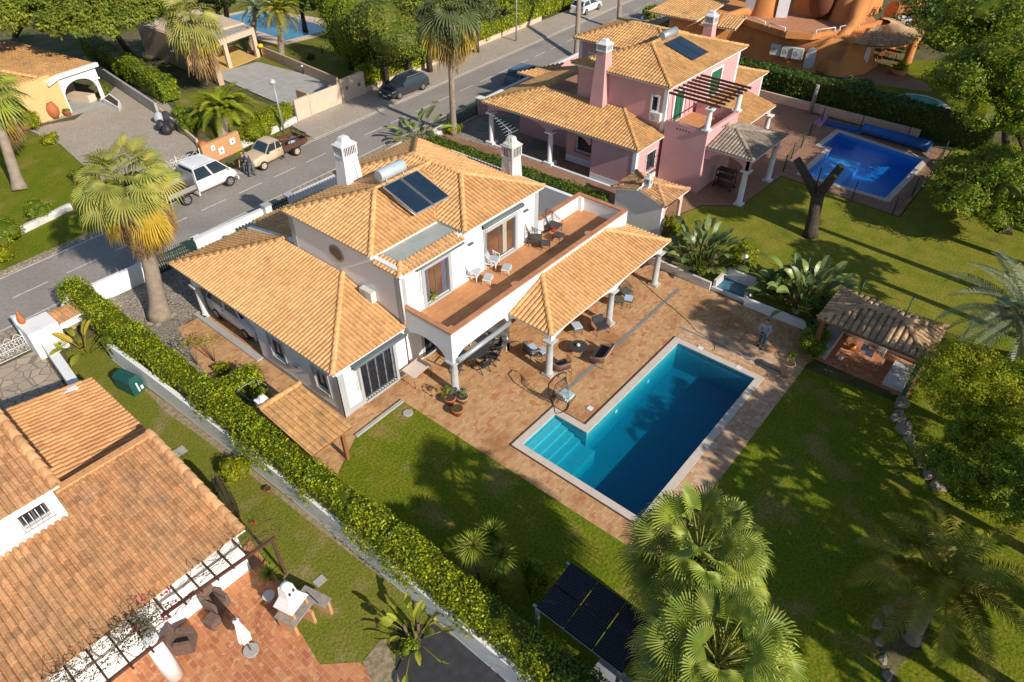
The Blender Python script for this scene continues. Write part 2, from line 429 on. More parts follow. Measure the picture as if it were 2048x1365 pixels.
def window(parent, p, u, a0, a1, z0, z1, name="window", surround=None, sw=0.14, frame=None, glass=None, mull=1, depth=0.12, proud=0.03, sill=False, bars=None, leaf=None, trans=0):
 """opening trim: surround band (proud), frame, glass recessed"""
 surround = surround or MATS["grey_trim"]; frame = frame or MATS["dark_frame"]; glass = glass or MATS["window_glass"]
 mb = MB()
 fb(mb, p, u, a0 - sw, a0, z0 - (sw if not sill else 0.0), z1 + sw, -0.02, proud); fb(mb, p, u, a1, a1 + sw, z0 - (sw if not sill else 0.0), z1 + sw, -0.02, proud)
 fb(mb, p, u, a0, a1, z1, z1 + sw, -0.02, proud)
 fb(mb, p, u, a0, a1, z0 - sw, z0, -0.02, proud + 0.03)
 w = mb.build(name, surround, parent)
 mb = MB(); f = 0.05
 fb(mb, p, u, a0, a1, z0, z0 + f, -depth - 0.05, -depth); fb(mb, p, u, a0, a1, z1 - f, z1, -depth - 0.05, -depth)
 fb(mb, p, u, a0, a0 + f, z0 + f, z1 - f, -depth - 0.05, -depth); fb(mb, p, u, a1 - f, a1, z0 + f, z1 - f, -depth - 0.05, -depth)
 for k in range(1, mull + 1):
  x = a0 + (a1 - a0) * k / (mull + 1); fb(mb, p, u, x - f * 0.6, x + f * 0.6, z0 + f, z1 - f, -depth - 0.05, -depth)
 if trans:
  zz = z0 + (z1 - z0) * trans; fb(mb, p, u, a0 + f, a1 - f, zz - 0.02, zz + 0.02, -depth - 0.045, -depth + 0.005)
 mb.build("frame", frame, w)
 mb = MB(); fb(mb, p, u, a0 + 0.01, a1 - 0.01, z0 + 0.01, z1 - 0.01, -depth - 0.032, -depth - 0.022); mb.build("pane", glass, w)
 if bars:
  mb = MB(); l = math.hypot(*u); ux, uy = u[0] / l, u[1] / l; nx, ny = uy, -ux
  Q = lambda a, d, z: (p[0] + ux * a + nx * d, p[1] + uy * a + ny * d, z)
  if bars == "flat":
   n = round((a1 - a0) / 0.16)
   for k in range(n + 1): x = a0 + (a1 - a0) * k / n; mb.tube([Q(x, 0.0, z0), Q(x, 0.0, z1)], 0.012, 4)
   m_ = max(2, round((z1 - z0) / 0.5))
   for k in range(m_ + 1): z = z0 + (z1 - z0) * k / m_; mb.tube([Q(a0, 0.0, z), Q(a1, 0.0, z)], 0.012, 4)
   for k in range(n):
    xa = a0 + (a1 - a0) * k / n; xb = a0 + (a1 - a0) * (k + 1) / n
    mb.tube([Q(xa, 0.0, z0 + 0.05), Q(xb, 0.0, z0 + 0.25)], 0.01, 4); mb.tube([Q(xb, 0.0, z0 + 0.05), Q(xa, 0.0, z0 + 0.25)], 0.01, 4)
  else:
   n = round((a1 - a0 + 0.2) / 0.13); Hh = z1 - z0
   prof = [(0.04, z1 + 0.05), (0.12, z1 - Hh * 0.35), (0.26, z0 + Hh * 0.25), (0.3, z0 + 0.02), (0.2, z0 - 0.15), (0.04, z0 - 0.18)]
   for k in range(n + 1):
    x = a0 - 0.1 + (a1 - a0 + 0.2) * k / n; mb.tube([Q(x, d, z) for d, z in prof], 0.012, 4)
   for d, z in prof[:-1]: mb.tube([Q(a0 - 0.1, d, z), Q(a1 + 0.1, d, z)], 0.012, 4)
   for x in (a0 - 0.1, a1 + 0.1):
    for d, z in prof[1:5]: mb.tube([Q(x, 0, z), Q(x, d, z)], 0.012, 4)
  mb.build("window_grille", MATS["black_iron"], w)
 return w
def unit(a): return a / np.maximum(np.linalg.norm(a, axis=-1, keepdims=True), 1e-9)
def leaves(mb, P, Nn, size, asp=0.5, mi=0, rnd=None, tilt=0.6, fold=0.0):
 """one small leaf (diamond) at each P, facing roughly along Nn"""
 n = len(P); N_ = unit(Nn + RNG.normal(0, tilt, (n, 3)))
 a = unit(np.cross(N_, RNG.normal(0, 1, (n, 3)))); b = np.cross(N_, a)
 s = size * RNG.uniform(0.6, 1.3, (n, 1))
 v = np.stack([P - a * s * 0.5, P + b * s * asp * 0.5 + N_ * s * fold, P + a * s * 0.5, P - b * s * asp * 0.5 + N_ * s * fold], 1).reshape(-1, 3)
 i = mb.addv(v); f = np.arange(4 * n).reshape(n, 4) + i
 mb.addf(f, mi, RNG.uniform(0, 1, n) if rnd is None else rnd)
def shell(n, lobes, spread=0.25, clump=None, low=-0.35):
 """points and outward normals on lumpy ellipsoid lobes"""
 P = []; Nn = []; w = np.array([l[1][0] * l[1][1] + l[1][0] * l[1][2] for l in lobes], float); w /= w.sum()
 for (c, r), k in zip(lobes, RNG.multinomial(n, w)):
  d = unit(RNG.normal(0, 1, (k * 2 + 8, 3))); d = d[d[:, 2] > low][:k]
  if len(d) < 1: continue
  r_ = np.array(r, float)
  if clump:
   m = max(4, int(len(d) / clump)); cd = unit(RNG.normal(0, 1, (m * 3, 3))); cd = cd[cd[:, 2] > low][:m]
   j = RNG.integers(0, len(cd), len(d)); d = unit(cd[j] + RNG.normal(0, 0.16, (len(d), 3)))
   rr = RNG.uniform(0.78, 1.06, len(cd))[j][:, None] + RNG.uniform(-0.5, 0.5, (len(d), 1)) * spread
  else: rr = 1 - RNG.uniform(0, 1, (len(d), 1)) ** 2 * spread
  P.append(np.array(c) + d * r_ * rr); Nn.append(unit(d / r_))
 return np.concatenate(P), np.concatenate(Nn)
def crown(mb, n, lobes, size, asp=0.5, clump=14, spread=0.25, mi=0, tilt=0.5, core=True, low=-0.35, up=0.25):
 P, Nn = shell(n, lobes, spread, clump, low); Nn = Nn + np.array([0, 0, up])
 leaves(mb, P, Nn, size, asp, mi, tilt=tilt)
 if core:
  for c, r in lobes: mb.ell(c, (r[0] * 0.74, r[1] * 0.74, r[2] * 0.74), 9, 6, mi, 0.05, False)
def limbs(mb, base, tops, r0, mi=0, bend=0.3):
 base = Vector(base)
 for t, r in tops:
  t = Vector(t); m = base.lerp(t, 0.5) + Vector((random.uniform(-bend, bend), random.uniform(-bend, bend), 0.1))
  mb.tube([base, m, t], [r0, (r0 + r) / 2 * 0.8, r], 7, mi)
def hedge(name, label, path, width, z0, z1, m, n_per_m2=90, size=0.11, round_=0.12, group=None, cat="hedge", wavy=0.08, side_n=1.0):
 mb = MB(); path = [np.array(p[:2], float) for p in path]
 for p, q in zip(path[:-1], path[1:]):
  L_ = np.linalg.norm(q - p); u = (q - p) / L_; nn = np.array([-u[1], u[0]])
  H = z1 - z0; A_top = L_ * width; A_s = L_ * H; A_e = width * H
  for kind, A in (("t", A_top), ("l", A_s * side_n), ("r", A_s * side_n), ("e0", A_e), ("e1", A_e)):
   k = int(A * n_per_m2)
   if k < 1: continue
   a = RNG.uniform(0, L_, k); b = RNG.uniform(-0.5, 0.5, k) * width; z = RNG.uniform(z0, z1, k)
   wob = wavy * (np.sin(a * 2.1) + 0.7 * np.sin(a * 0.83 + 1) + np.sin(a * 5.3 + b * 4) * 0.6 + np.sin(a * 11.7 + z * 7) * 0.4) + RNG.normal(0, 0.045, k)
   if kind == "t": z = z1 + wob - round_ * (np.abs(b) / (width / 2)) ** 3; N_ = np.tile([0, 0, 1.0], (k, 1)) + (b / width)[:, None] * np.array([*nn, 0.0]) * 0.8
   elif kind == "l": b = width / 2 + wob - round_ * ((z - z0) / H) ** 4; N_ = np.tile([*nn, 0.35], (k, 1))
   elif kind == "r": b = -width / 2 - wob + round_ * ((z - z0) / H) ** 4; N_ = np.tile([*(-nn), 0.35], (k, 1))
   elif kind == "e0": a = -0.05 + wob; N_ = np.tile([*(-u), 0.3], (k, 1))
   else: a = L_ + 0.05 + wob; N_ = np.tile([*u, 0.3], (k, 1))
   P = np.column_stack([p[0] + u[0] * a + nn[0] * b, p[1] + u[1] * a + nn[1] * b, z])
   leaves(mb, P, N_, size, 0.62, 0, tilt=0.45)
  w = width / 2 - 0.1
  c = [p + nn * w, p - nn * w, q - nn * w, q + nn * w]
  mb.hexa([(*x, z0) for x in c] + [(*x, z1 - 0.12) for x in c], 0, 0.05)
 o = mb.build(name, m, None, loc=(*path[0], z0))
 return tag(o, label, cat, group)
def bush(name, label, c, r, m, n=700, size=0.1, lobes=4, cat="shrub", group=None, asp=0.55, trunk=None, flowers=None, parent=None, rough=1.0):
 L_ = [((c[0], c[1], c[2] + r[2] * 0.55), (r[0] * 0.8, r[1] * 0.8, r[2] * 0.62))]
 for k in range(lobes):
  a = 2 * math.pi * k / lobes + random.random(); f = 0.5 * rough
  L_.append(((c[0] + r[0] * f * math.cos(a), c[1] + r[1] * f * math.sin(a), c[2] + r[2] * random.uniform(0.35, 0.7)), (r[0] * 0.52, r[1] * 0.52, r[2] * 0.42)))
 mb = MB(); crown(mb, n, L_, size, asp, clump=10, low=-0.7)
 ms = [m]
 if flowers:
  P, Nn = shell(flowers[1], L_, 0.05, None, 0.0); leaves(mb, P + Nn * 0.05, Nn, flowers[2], 0.9, 1); ms.append(flowers[0])
 if trunk:
  root = thing(name, label, cat, c, 0, group); mb.build("crown", ms, root)
  t = MB(); t.tube([c, (c[0], c[1], c[2] + r[2] * 0.7)], trunk, 6); t.build("trunk", MATS["bark"], root); return root
 return tag(mb.build(name, ms, None, loc=c), label, cat, group)
def fan_leaf(mb, base, az, el, pet, R, segs=26, droop=0.5, spread=115, mi=0, pmi=1, rnd=None, split=0.42, pr=0.018):
 """Washingtonia leaf: petiole and pleated fan"""
 base = Vector(base); h = Vector((math.cos(az), math.sin(az), 0)); up = Vector((0, 0, 1)); s = Vector((-math.sin(az), math.cos(az), 0))
 pts = [base]; e = el; p = base.copy()
 for k in range(5):
  p = p + (h * math.cos(e) + up * math.sin(e)) * (pet / 5); pts.append(p.copy()); e -= 0.10
 mb.tube(pts, [pr * 1.5, pr * 1.3, pr * 1.1, pr, pr, pr * 0.8], 4, pmi, 0.5)
 e -= 0.12
 d = h * math.cos(e) + up * math.sin(e); n = d.cross(s) * -1
 if n.z < 0: n = -n
 rv = random.random() if rnd is None else rnd
 V = []; Fq = []; rr = []
 roll = random.uniform(-0.8, 0.8); s2 = s * math.cos(roll) + n * math.sin(roll); n2 = n * math.cos(roll) - s * math.sin(roll); hub = p
 st = math.radians(spread) * 2 / segs
 for k in range(segs):
  t = -math.radians(spread) + st * (k + 0.5); Rk = R * (0.72 + 0.28 * math.cos(t * 0.8)) * random.uniform(0.88, 1.06)
  def pt(a, r, lift):
   dr = (r / R) ** 2 * droop * R * (0.5 + 0.5 * abs(math.sin(t)))
   return hub + (d * math.cos(a) + s2 * math.sin(a)) * r + n2 * (lift - 0.0) + n2 * (abs(math.sin(a)) * r * 0.22) - up * dr
  w = st * 0.5; a0 = pt(t, 0.02, 0); m1 = pt(t - w, Rk * split, 0); m2 = pt(t + w, Rk * split, 0); mc = pt(t, Rk * split, R * 0.028)
  q1 = pt(t - w * 0.45, Rk * 0.82, 0); q2 = pt(t + w * 0.45, Rk * 0.82, 0)
  tip = pt(t + random.uniform(-0.04, 0.04), Rk, 0) - up * R * random.uniform(0.05, 0.22) * (0.5 + droop)
  b = len(V); V += [a0, m1, mc, m2, q1, q2, tip]
  Fq += [(b, b + 1, b + 2), (b, b + 2, b + 3), (b + 1, b + 4, b + 2), (b + 2, b + 5, b + 3), (b + 4, b + 6, b + 5), (b + 2, b + 4, b + 5)]
  g = rv * 0.8 + 0.2 * random.random(); rr += [g, g * 0.85, g, g * 0.85, g, g]
 i = mb.addv(V); mb.addf(np.array(Fq) + i, mi, np.array(rr))
def palm_trunk(mb, base, top, r0, r1, flare=1.5, mi=0, rings=22, bend=(0, 0)):
 base = Vector(base); top = Vector(top); pts = []; rs = []
 for k in range(rings + 1):
  t = k / rings; p = base.lerp(top, t) + Vector((bend[0], bend[1], 0)) * math.sin(math.pi * t)
  pts.append(p); rs.append((r0 + (r1 - r0) * t) * (1 + (flare - 1) * max(0, 1 - t * 5) ** 2) * (1 + 0.035 * (k % 2)))
 mb.tube(pts, rs, 14, mi, 0.5)
def fan_palm(name, label, base, top, r0, r1, n=34, R=1.0, pet=1.1, dead=0, dead_len=1.6, mats=None, group=None, yellow=0, segs=26, bend=(0, 0), flare=1.4, el_range=(-0.7, 1.35), cat="palm tree", seed=1, bark="palm_bark", stalks=0):
 st_ = random.getstate(); random.seed(seed)
 root = thing(name, label, cat, base, 0, group)
 t = MB(); palm_trunk(t, base, top, r0, r1, flare, bend=bend); t.build("trunk", MATS[bark], root)
 mb = MB(); ga = 2.39996
 for k in range(n):
  f = k / (n - 1); el = el_range[1] + (el_range[0] - el_range[1]) * f ** 0.85
  fan_leaf(mb, (top[0], top[1], top[2] + 0.1 * (1 - f)), k * ga + random.uniform(-0.2, 0.2), el, pet * random.uniform(0.8, 1.15), R * random.uniform(0.85, 1.1), segs, 0.25 + 0.5 * f, mi=0)
 mb.build("crown", mats or [MATS["fan_leaf"], MATS["petiole"]], root)
 if yellow:
  mb = MB()
  for k in range(yellow): fan_leaf(mb, (top[0], top[1], top[2] - 0.15), k * 2.1 + random.random(), -0.3 - random.random() * 0.65, pet * 0.95, R * 0.9, segs, 0.9)
  mb.build("yellowing_frond", [MATS["fan_yellow"], MATS["petiole"]], root)
 if dead:
  mb = MB()
  for k in range(dead):
   a = k * ga + random.random() * 0.4; e = -0.7 - random.random() * 0.7
   fan_leaf(mb, (top[0] + math.cos(a) * r1 * 0.6, top[1] + math.sin(a) * r1 * 0.6, top[2] - 0.1 - dead_len * random.random() * 0.45), a, e, pet * random.uniform(0.55, 0.85), R * random.uniform(0.7, 0.95), max(12, segs // 2), 1.0, spread=75)
  for k in range(stalks):
   a = k * ga * 1.3 + 1; p = Vector((top[0], top[1], top[2])); pts = [p]; e = 0.1
   for q in range(9):
    p = p + Vector((math.cos(a) * math.cos(e), math.sin(a) * math.cos(e), math.sin(e))) * (R * 0.36); e = max(-1.45, e - 0.38); pts.append(p.copy())
   mb.tube(pts, 0.016, 3, 1, 0.4)
   for q in range(26):
    b = pts[5].lerp(pts[9], random.random()); mb.tube([b, b + Vector((random.uniform(-.22, .22), random.uniform(-.22, .22), random.uniform(-.5, -.1)))], 0.009, 3, 1, 0.3)
  mb.build("dead_frond", [MATS["fan_dead"], MATS["fan_dead"]], root)
 random.setstate(st_)
 return root
def frond(mb, base, az, el, L_, droop, ll, n=34, mi=0, twist=0.0, rnd=None, thick=0.02, vee=0.5, ww=0.03):
 p = Vector(base); e = el; K = 10; pts = [p.copy()]; az_ = az
 for k in range(K):
  p = p + Vector((math.cos(az_) * math.cos(e), math.sin(az_) * math.cos(e), math.sin(e))) * (L_ / K); pts.append(p.copy()); e -= droop / K * (0.5 + k / K); az_ += twist / K
 mb.tube(pts, [thick * (1 - 0.85 * k / K) for k in range(K + 1)], 3, mi, 0.75)
 V = []; Fq = []; rr = []; rv = random.random() if rnd is None else rnd
 for k in range(n):
  t = 0.12 + 0.87 * k / (n - 1); x = t * K; i = min(K - 1, int(x)); c = pts[i].lerp(pts[i + 1], x - i); d = (pts[i + 1] - pts[i]).normalized()
  s = d.cross(Vector((0, 0, 1)));
  if s.length < 1e-3: s = Vector((1, 0, 0))
  s.normalize(); u = s.cross(d).normalized(); l = ll * math.sin(math.pi * min(1, 0.18 + t * 0.78)) ** 0.7
  for sg in (-1, 1):
   j = random.uniform(-0.12, 0.12); q = (s * sg + d * (0.55 + j) + u * (vee + j)).normalized()
   e1 = c + q * l * 0.5; e2 = c + q * l - Vector((0, 0, l * 0.28)); b = len(V)
   V += [c - d * ww * 0.5, c + d * ww * 0.5, e1 + d * ww * 0.5, e2, e1 - d * ww * 0.5]; Fq.append((b, b + 1, b + 2, b + 3, b + 4)); rr.append(rv * 0.7 + 0.3 * random.random())
 i = mb.addv(V); mb.addf(np.array(Fq) + i, mi, np.array(rr))
def feather_palm(name, label, base, top, r0, r1, n=30, L_=2.6, ll=0.45, m="feather_leaf", dead=0, group=None, seed=3, nl=34, el=(1.35, -0.45), droop=1.5, cat="palm tree", orange=False, bark="palm_bark", ww=0.03):
 st_ = random.getstate(); random.seed(seed)
 root = thing(name, label, cat, base, 0, group)
 if top[2] - base[2] > 0.3:
  t = MB(); palm_trunk(t, base, top, r0, r1, 1.2, rings=26)
  for k in range(int((top[2] - base[2]) * 34)):
   f = random.random(); a = random.random() * 6.283; r = (r0 + (r1 - r0) * f) * 1.02; c = Vector(base).lerp(Vector(top), f)
   t.tube([c + Vector((math.cos(a) * r * 0.9, math.sin(a) * r * 0.9, -0.06)), c + Vector((math.cos(a) * r * 1.22, math.sin(a) * r * 1.22, 0.06))], [0.05, 0.03], 4)
  t.build("trunk", MATS[bark], root)
 mb = MB()
 for k in range(n):
  f = k / (n - 1); frond(mb, top, k * 2.39996 + random.uniform(-.2, .2), el[0] + (el[1] - el[0]) * f, L_ * random.uniform(0.85, 1.1) * (0.75 + 0.25 * min(1, f * 3)), droop * random.uniform(0.8, 1.2), ll, nl, ww=ww)
 mb.build("crown", MATS[m], root)
 if orange:
  mb = MB()
  for k in range(5):
   a = k * 1.3; mb.tube([top, (top[0] + math.cos(a) * 0.5, top[1] + math.sin(a) * 0.5, top[2] + 0.15), (top[0] + math.cos(a) * 0.8, top[1] + math.sin(a) * 0.8, top[2] - 0.2)], 0.03, 4)
   for q in range(14): mb.ell((top[0] + math.cos(a) * 0.8 + random.uniform(-.15, .15), top[1] + math.sin(a) * 0.8 + random.uniform(-.15, .15), top[2] - 0.25 + random.uniform(-.15, .15)), 0.05, 5, 4)
  mb.build("date_cluster", MATS["orange_fruit"], root)
 random.setstate(st_)
 return root
def big_leaf(mb, base, az, el, stalk, L_, W_, droop=0.8, mi=0, torn=0.0, rnd=None):
 p = Vector(base); e = el; h = Vector((math.cos(az), math.sin(az), 0)); up = Vector((0, 0, 1)); s = Vector((-math.sin(az), math.cos(az), 0))
 pts = [p.copy()]
 for k in range(4): p = p + (h * math.cos(e) + up * math.sin(e)) * (stalk / 4); pts.append(p.copy()); e -= 0.06
 mb.tube(pts, 0.02, 4, mi, 0.3)
 K = 8; C = [p.copy()]; D = []
 for k in range(K):
  d = h * math.cos(e) + up * math.sin(e); D.append(d); p = p + d * (L_ / K); C.append(p.copy()); e -= droop / K
 D.append(D[-1]); V = []; Fq = []; rv = random.random() if rnd is None else rnd; rl = random.uniform(-0.5, 0.5)
 for k in range(K + 1):
  t = k / K; w = W_ * 0.5 * (math.sin(math.pi * min(1, 0.1 + t * 0.9)) ** 0.6) * (0 if k == K else 1); n = s.cross(D[k]) * -1; n = n if n.z > 0 else -n
  s2 = s * math.cos(rl) + n * math.sin(rl)
  jl = 1 - torn * random.random(); jr = 1 - torn * random.random()
  V += [C[k] + s2 * w * jl + n * w * 0.3, C[k], C[k] - s2 * w * jr + n * w * 0.3]
 for k in range(K):
  b = k * 3; Fq += [(b, b + 1, b + 4, b + 3), (b + 1, b + 2, b + 5, b + 4)]
 i = mb.addv(V); mb.addf(np.array(Fq) + i, mi, rv)
def leafy_clump(name, label, c, n, H, L_, W_, spread=0.5, m=None, cat="plant", group=None, seed=5, torn=0.15, el=(1.5, 0.5), yellow=0, stems=0):
 st_ = random.getstate(); random.seed(seed); mb = MB()
 for k in range(n):
  a = k * 2.39996; f = k / max(1, n - 1); r = spread * math.sqrt(f)
  b = (c[0] + r * math.cos(a), c[1] + r * math.sin(a), c[2])
  big_leaf(mb, b, a + random.uniform(-.4, .4), el[0] + (el[1] - el[0]) * f + random.uniform(-.1, .1), H * random.uniform(0.5, 1.1), L_ * random.uniform(0.7, 1.15), W_ * random.uniform(0.8, 1.15), random.uniform(0.4, 1.3), 1 if k < yellow else 0, torn)
 if stems:
  root = thing(name, label, cat, c, 0, group); mb.build("foliage", [m, MATS["fan_yellow"]], root)
  t = MB()
  for k in range(stems): a = k * 2.2; t.tube([(c[0] + spread * 0.6 * math.cos(a), c[1] + spread * 0.6 * math.sin(a), c[2]), (c[0] + spread * 0.9 * math.cos(a), c[1] + spread * 0.9 * math.sin(a), c[2] + H * 0.7)], [0.07, 0.05], 6)
  t.build("stem", MATS["bark_light"], root); random.setstate(st_); return root
 o = tag(mb.build(name, [m, MATS["fan_yellow"]], None, loc=c), label, cat, group); random.setstate(st_); return o
def spiky(mb, c, n, L_, w, mi=0, el=(1.5, -0.9), droop=0.15):
 V = []; Fq = []; rr = []
 for k in range(n):
  a = k * 2.39996; f = (k / n); e = el[0] + (el[1] - el[0]) * f + random.uniform(-.1, .1); h = Vector((math.cos(a), math.sin(a), 0)); s = Vector((-math.sin(a), math.cos(a), 0))
  d = h * math.cos(e) + Vector((0, 0, math.sin(e))); l = L_ * random.uniform(0.8, 1.15); b = len(V); c_ = Vector(c) + d * 0.04
  V += [c_ - s * w * 0.5, c_ + s * w * 0.5, c_ + d * l * 0.55 + s * w * 0.5, c_ + d * l - Vector((0, 0, droop * l)), c_ + d * l * 0.55 - s * w * 0.5]; Fq.append((b, b + 1, b + 2, b + 3, b + 4)); rr.append(random.random())
 i = mb.addv(V); mb.addf(np.array(Fq) + i, mi, np.array(rr))
def tree(name, label, base, lobes, n, size, leaf="leaf_dark", tr=0.2, asp=0.5, clump=14, cat="tree", group=None, bark="bark", trunk_top=None, core=True, spread=0.3, low=-0.5, tilt=0.5):
 root = thing(name, label, cat, base, 0, group)
 t = MB(); tt = trunk_top or (base[0], base[1], min(l[0][2] for l in lobes))
 t.tube([base, ((base[0] + tt[0]) / 2, (base[1] + tt[1]) / 2, (base[2] + tt[2]) / 2), tt], [tr * 1.25, tr, tr * 0.75], 9)
 limbs(t, tt, [(l[0], tr * 0.25) for l in lobes[:9]], tr * 0.6)
 t.build("trunk", MATS[bark], root)
 mb = MB(); crown(mb, n, lobes, size, asp, clump=clump, core=core, spread=spread, low=low, tilt=tilt); mb.build("crown", MATS[leaf], root)
 return root
def rlobes(c, r, n, size, zs=0.6, seed=1):
 """random lobes filling an ellipsoid"""
 R_ = np.random.default_rng(seed); out = []
 for k in range(n):
  d = unit(R_.normal(0, 1, 3)); d[2] = abs(d[2]) * 1.0 - 0.25; q = R_.uniform(0.45, 0.85)
  out.append(((c[0] + d[0] * r[0] * q, c[1] + d[1] * r[1] * q, c[2] + d[2] * r[2] * q), (size * R_.uniform(0.75, 1.25), size * R_.uniform(0.75, 1.25), size * zs * R_.uniform(0.8, 1.2))))
 return out
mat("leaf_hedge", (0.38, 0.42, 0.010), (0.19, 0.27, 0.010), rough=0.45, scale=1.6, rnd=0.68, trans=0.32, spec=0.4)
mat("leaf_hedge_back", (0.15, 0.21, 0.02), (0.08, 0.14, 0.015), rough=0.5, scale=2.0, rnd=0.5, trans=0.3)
mat("leaf_dark", (0.055, 0.11, 0.012), (0.09, 0.15, 0.014), rough=0.55, scale=1.2, rnd=0.5, trans=0.22)
mat("leaf_pine", (0.21, 0.24, 0.02), (0.12, 0.165, 0.016), rough=0.6, scale=0.8, rnd=0.45, trans=0.15)
mat("leaf_mid", (0.15, 0.235, 0.010), (0.27, 0.32, 0.013), rough=0.5, scale=1.0, rnd=0.5, trans=0.3)
mat("leaf_bright", (0.38, 0.39, 0.010), (0.22, 0.28, 0.010), rough=0.5, scale=1.6, rnd=0.5, trans=0.35)
mat("leaf_olive", (0.14, 0.17, 0.06), (0.10, 0.13, 0.045), rough=0.5, scale=1.5, rnd=0.4, trans=0.2)
mat("leaf_dry", (0.10, 0.065, 0.035), (0.07, 0.08, 0.03), rough=0.7, scale=3, rnd=0.5, trans=0.2)
mat("fan_leaf", (0.36, 0.40, 0.05), (0.18, 0.26, 0.03), rough=0.5, scale=1.3, rnd=0.35, trans=0.25, spec=0.5)
mat("fan_grey", (0.40, 0.37, 0.09), (0.27, 0.29, 0.07), rough=0.45, scale=1.2, rnd=0.3, trans=0.25)
mat("fan_gold", (0.42, 0.38, 0.08), (0.24, 0.29, 0.06), rough=0.5, scale=1.0, rnd=0.35, trans=0.25)
mat("fan_yellow", (0.62, 0.40, 0.04), (0.50, 0.38, 0.05), rough=0.5, scale=2, rnd=0.3, trans=0.35)
mat("fan_dead", (0.44, 0.28, 0.13), (0.30, 0.19, 0.09), rough=0.8, scale=2, rnd=0.45, trans=0.15)
mat("petiole", (0.25, 0.26, 0.05), rough=0.5)
mat("feather_leaf", (0.22, 0.25, 0.02), (0.30, 0.26, 0.03), rough=0.42, scale=1, rnd=0.45, trans=0.22)
mat("feather_grey", (0.30, 0.34, 0.22), (0.20, 0.26, 0.15), rough=0.4, scale=1, rnd=0.35, trans=0.2)
mat("feather_bright", (0.30, 0.33, 0.02), (0.18, 0.24, 0.015), rough=0.42, scale=1, rnd=0.4, trans=0.3)
mat("banana_leaf", (0.13, 0.19, 0.05), (0.20, 0.25, 0.06), rough=0.38, scale=1, rnd=0.5, trans=0.25, spec=0.5)
mat("banana_bright", (0.30, 0.34, 0.03), (0.34, 0.34, 0.04), rough=0.4, scale=1, rnd=0.4, trans=0.35)
mat("yucca_leaf", (0.30, 0.38, 0.05), (0.38, 0.42, 0.08), rough=0.4, scale=2, rnd=0.4, trans=0.2)
mat("bark", (0.10, 0.075, 0.055), (0.06, 0.045, 0.035), rough=0.95, scale=6, bump=0.8, fine=0.3)
mat("bark_light", (0.22, 0.16, 0.10), (0.15, 0.10, 0.06), rough=0.9, scale=5, bump=0.6)
mat("palm_bark", (0.33, 0.265, 0.205), (0.25, 0.20, 0.155), rough=0.9, scale=3, bump=0.6, fine=0.25)
mat("pine_bark", (0.20, 0.12, 0.075), (0.11, 0.07, 0.05), rough=0.95, scale=4, bump=0.9, fine=0.3)
mat("orange_fruit", (0.65, 0.24, 0.03), rough=0.5)
mat("bougainvillea", (0.55, 0.02, 0.16), (0.42, 0.01, 0.10), rough=0.6, rnd=0.3, trans=0.4)
mat("red_flower", (0.6, 0.02, 0.015), rough=0.6, trans=0.3)
mat("tile", (0.68, 0.395, 0.17), (0.61, 0.345, 0.145), rough=0.75, scale=0.5, rnd=0.10, fine=0.14, c3=(0.52, 0.29, 0.125), s3=0.9, m3=0.62)
mat("tile_shaded", (0.34, 0.27, 0.21), (0.27, 0.22, 0.18), rough=0.85, scale=1.2, rnd=0.2, fine=0.15)  # porch roof tile, the shade over it put into the grey-brown colour
mat("tile_pink", (0.62, 0.36, 0.145), (0.52, 0.29, 0.115), rough=0.8, scale=0.45, rnd=0.13, fine=0.14, c3=(0.33, 0.22, 0.13), s3=1.4, m3=0.6)
mat("tile_red", (0.55, 0.285, 0.13), (0.50, 0.29, 0.145), rough=0.8, scale=0.7, rnd=0.22, fine=0.15, c3=(0.46, 0.27, 0.15), s3=1.1, m3=0.55)
mat("tile_peach", (0.64, 0.31, 0.125), (0.58, 0.30, 0.13), rough=0.8, scale=0.7, rnd=0.2, fine=0.1)
mat("tile_old", (0.50, 0.34, 0.19), (0.38, 0.25, 0.145), rough=0.85, scale=1.3, rnd=0.3, fine=0.2, c3=(0.24, 0.17, 0.11), s3=1.9, m3=0.58)
mat("soffit", (0.7, 0.68, 0.64), rough=0.8)
mat("white_wall", (0.82, 0.82, 0.82), (0.79, 0.79, 0.79), rough=0.85, scale=0.8, fine=0.02, bump=0.05, c3=(0.73, 0.72, 0.70), s3=1.6, m3=0.6)
mat("white_weathered", (0.66, 0.65, 0.63), (0.50, 0.49, 0.47), rough=0.9, scale=1.2, fine=0.08, c3=(0.34, 0.33, 0.32), s3=2.2, m3=0.62)
mat("grey_trim", (0.42, 0.43, 0.44), (0.39, 0.40, 0.41), rough=0.8, scale=2)
mat("white_trim", (0.72, 0.72, 0.73), rough=0.8)
mat("grey_column", (0.46, 0.47, 0.47), (0.40, 0.41, 0.41), rough=0.75, scale=3, fine=0.05)
mat("dark_frame", (0.10, 0.11, 0.12), rough=0.4)
mat("white_frame", (0.7, 0.7, 0.7), rough=0.4)
mat("window_glass", (0.015, 0.022, 0.035), rough=0.08, spec=0.45)
mat("warm_glass", (0.20, 0.095, 0.05), (0.09, 0.05, 0.035), rough=0.08, spec=1.0, scale=0.8)
mat("curtain", (0.62, 0.64, 0.5), rough=0.8)
mat("black_iron", (0.03, 0.03, 0.035), rough=0.5)
mat("dark_green_metal", (0.015, 0.05, 0.04), rough=0.5)
mat("awning_grey", (0.13, 0.16, 0.18), rough=0.5)
mat("terracotta_coping", (0.52, 0.245, 0.13), (0.42, 0.19, 0.10), rough=0.8, scale=2.5, fine=0.1)
mat("terracotta_pot", (0.46, 0.155, 0.06), (0.40, 0.14, 0.06), rough=0.8, scale=6, fine=0.1)
mat("pale_pot", (0.42, 0.30, 0.21), (0.34, 0.24, 0.17), rough=0.8, scale=6, fine=0.1)
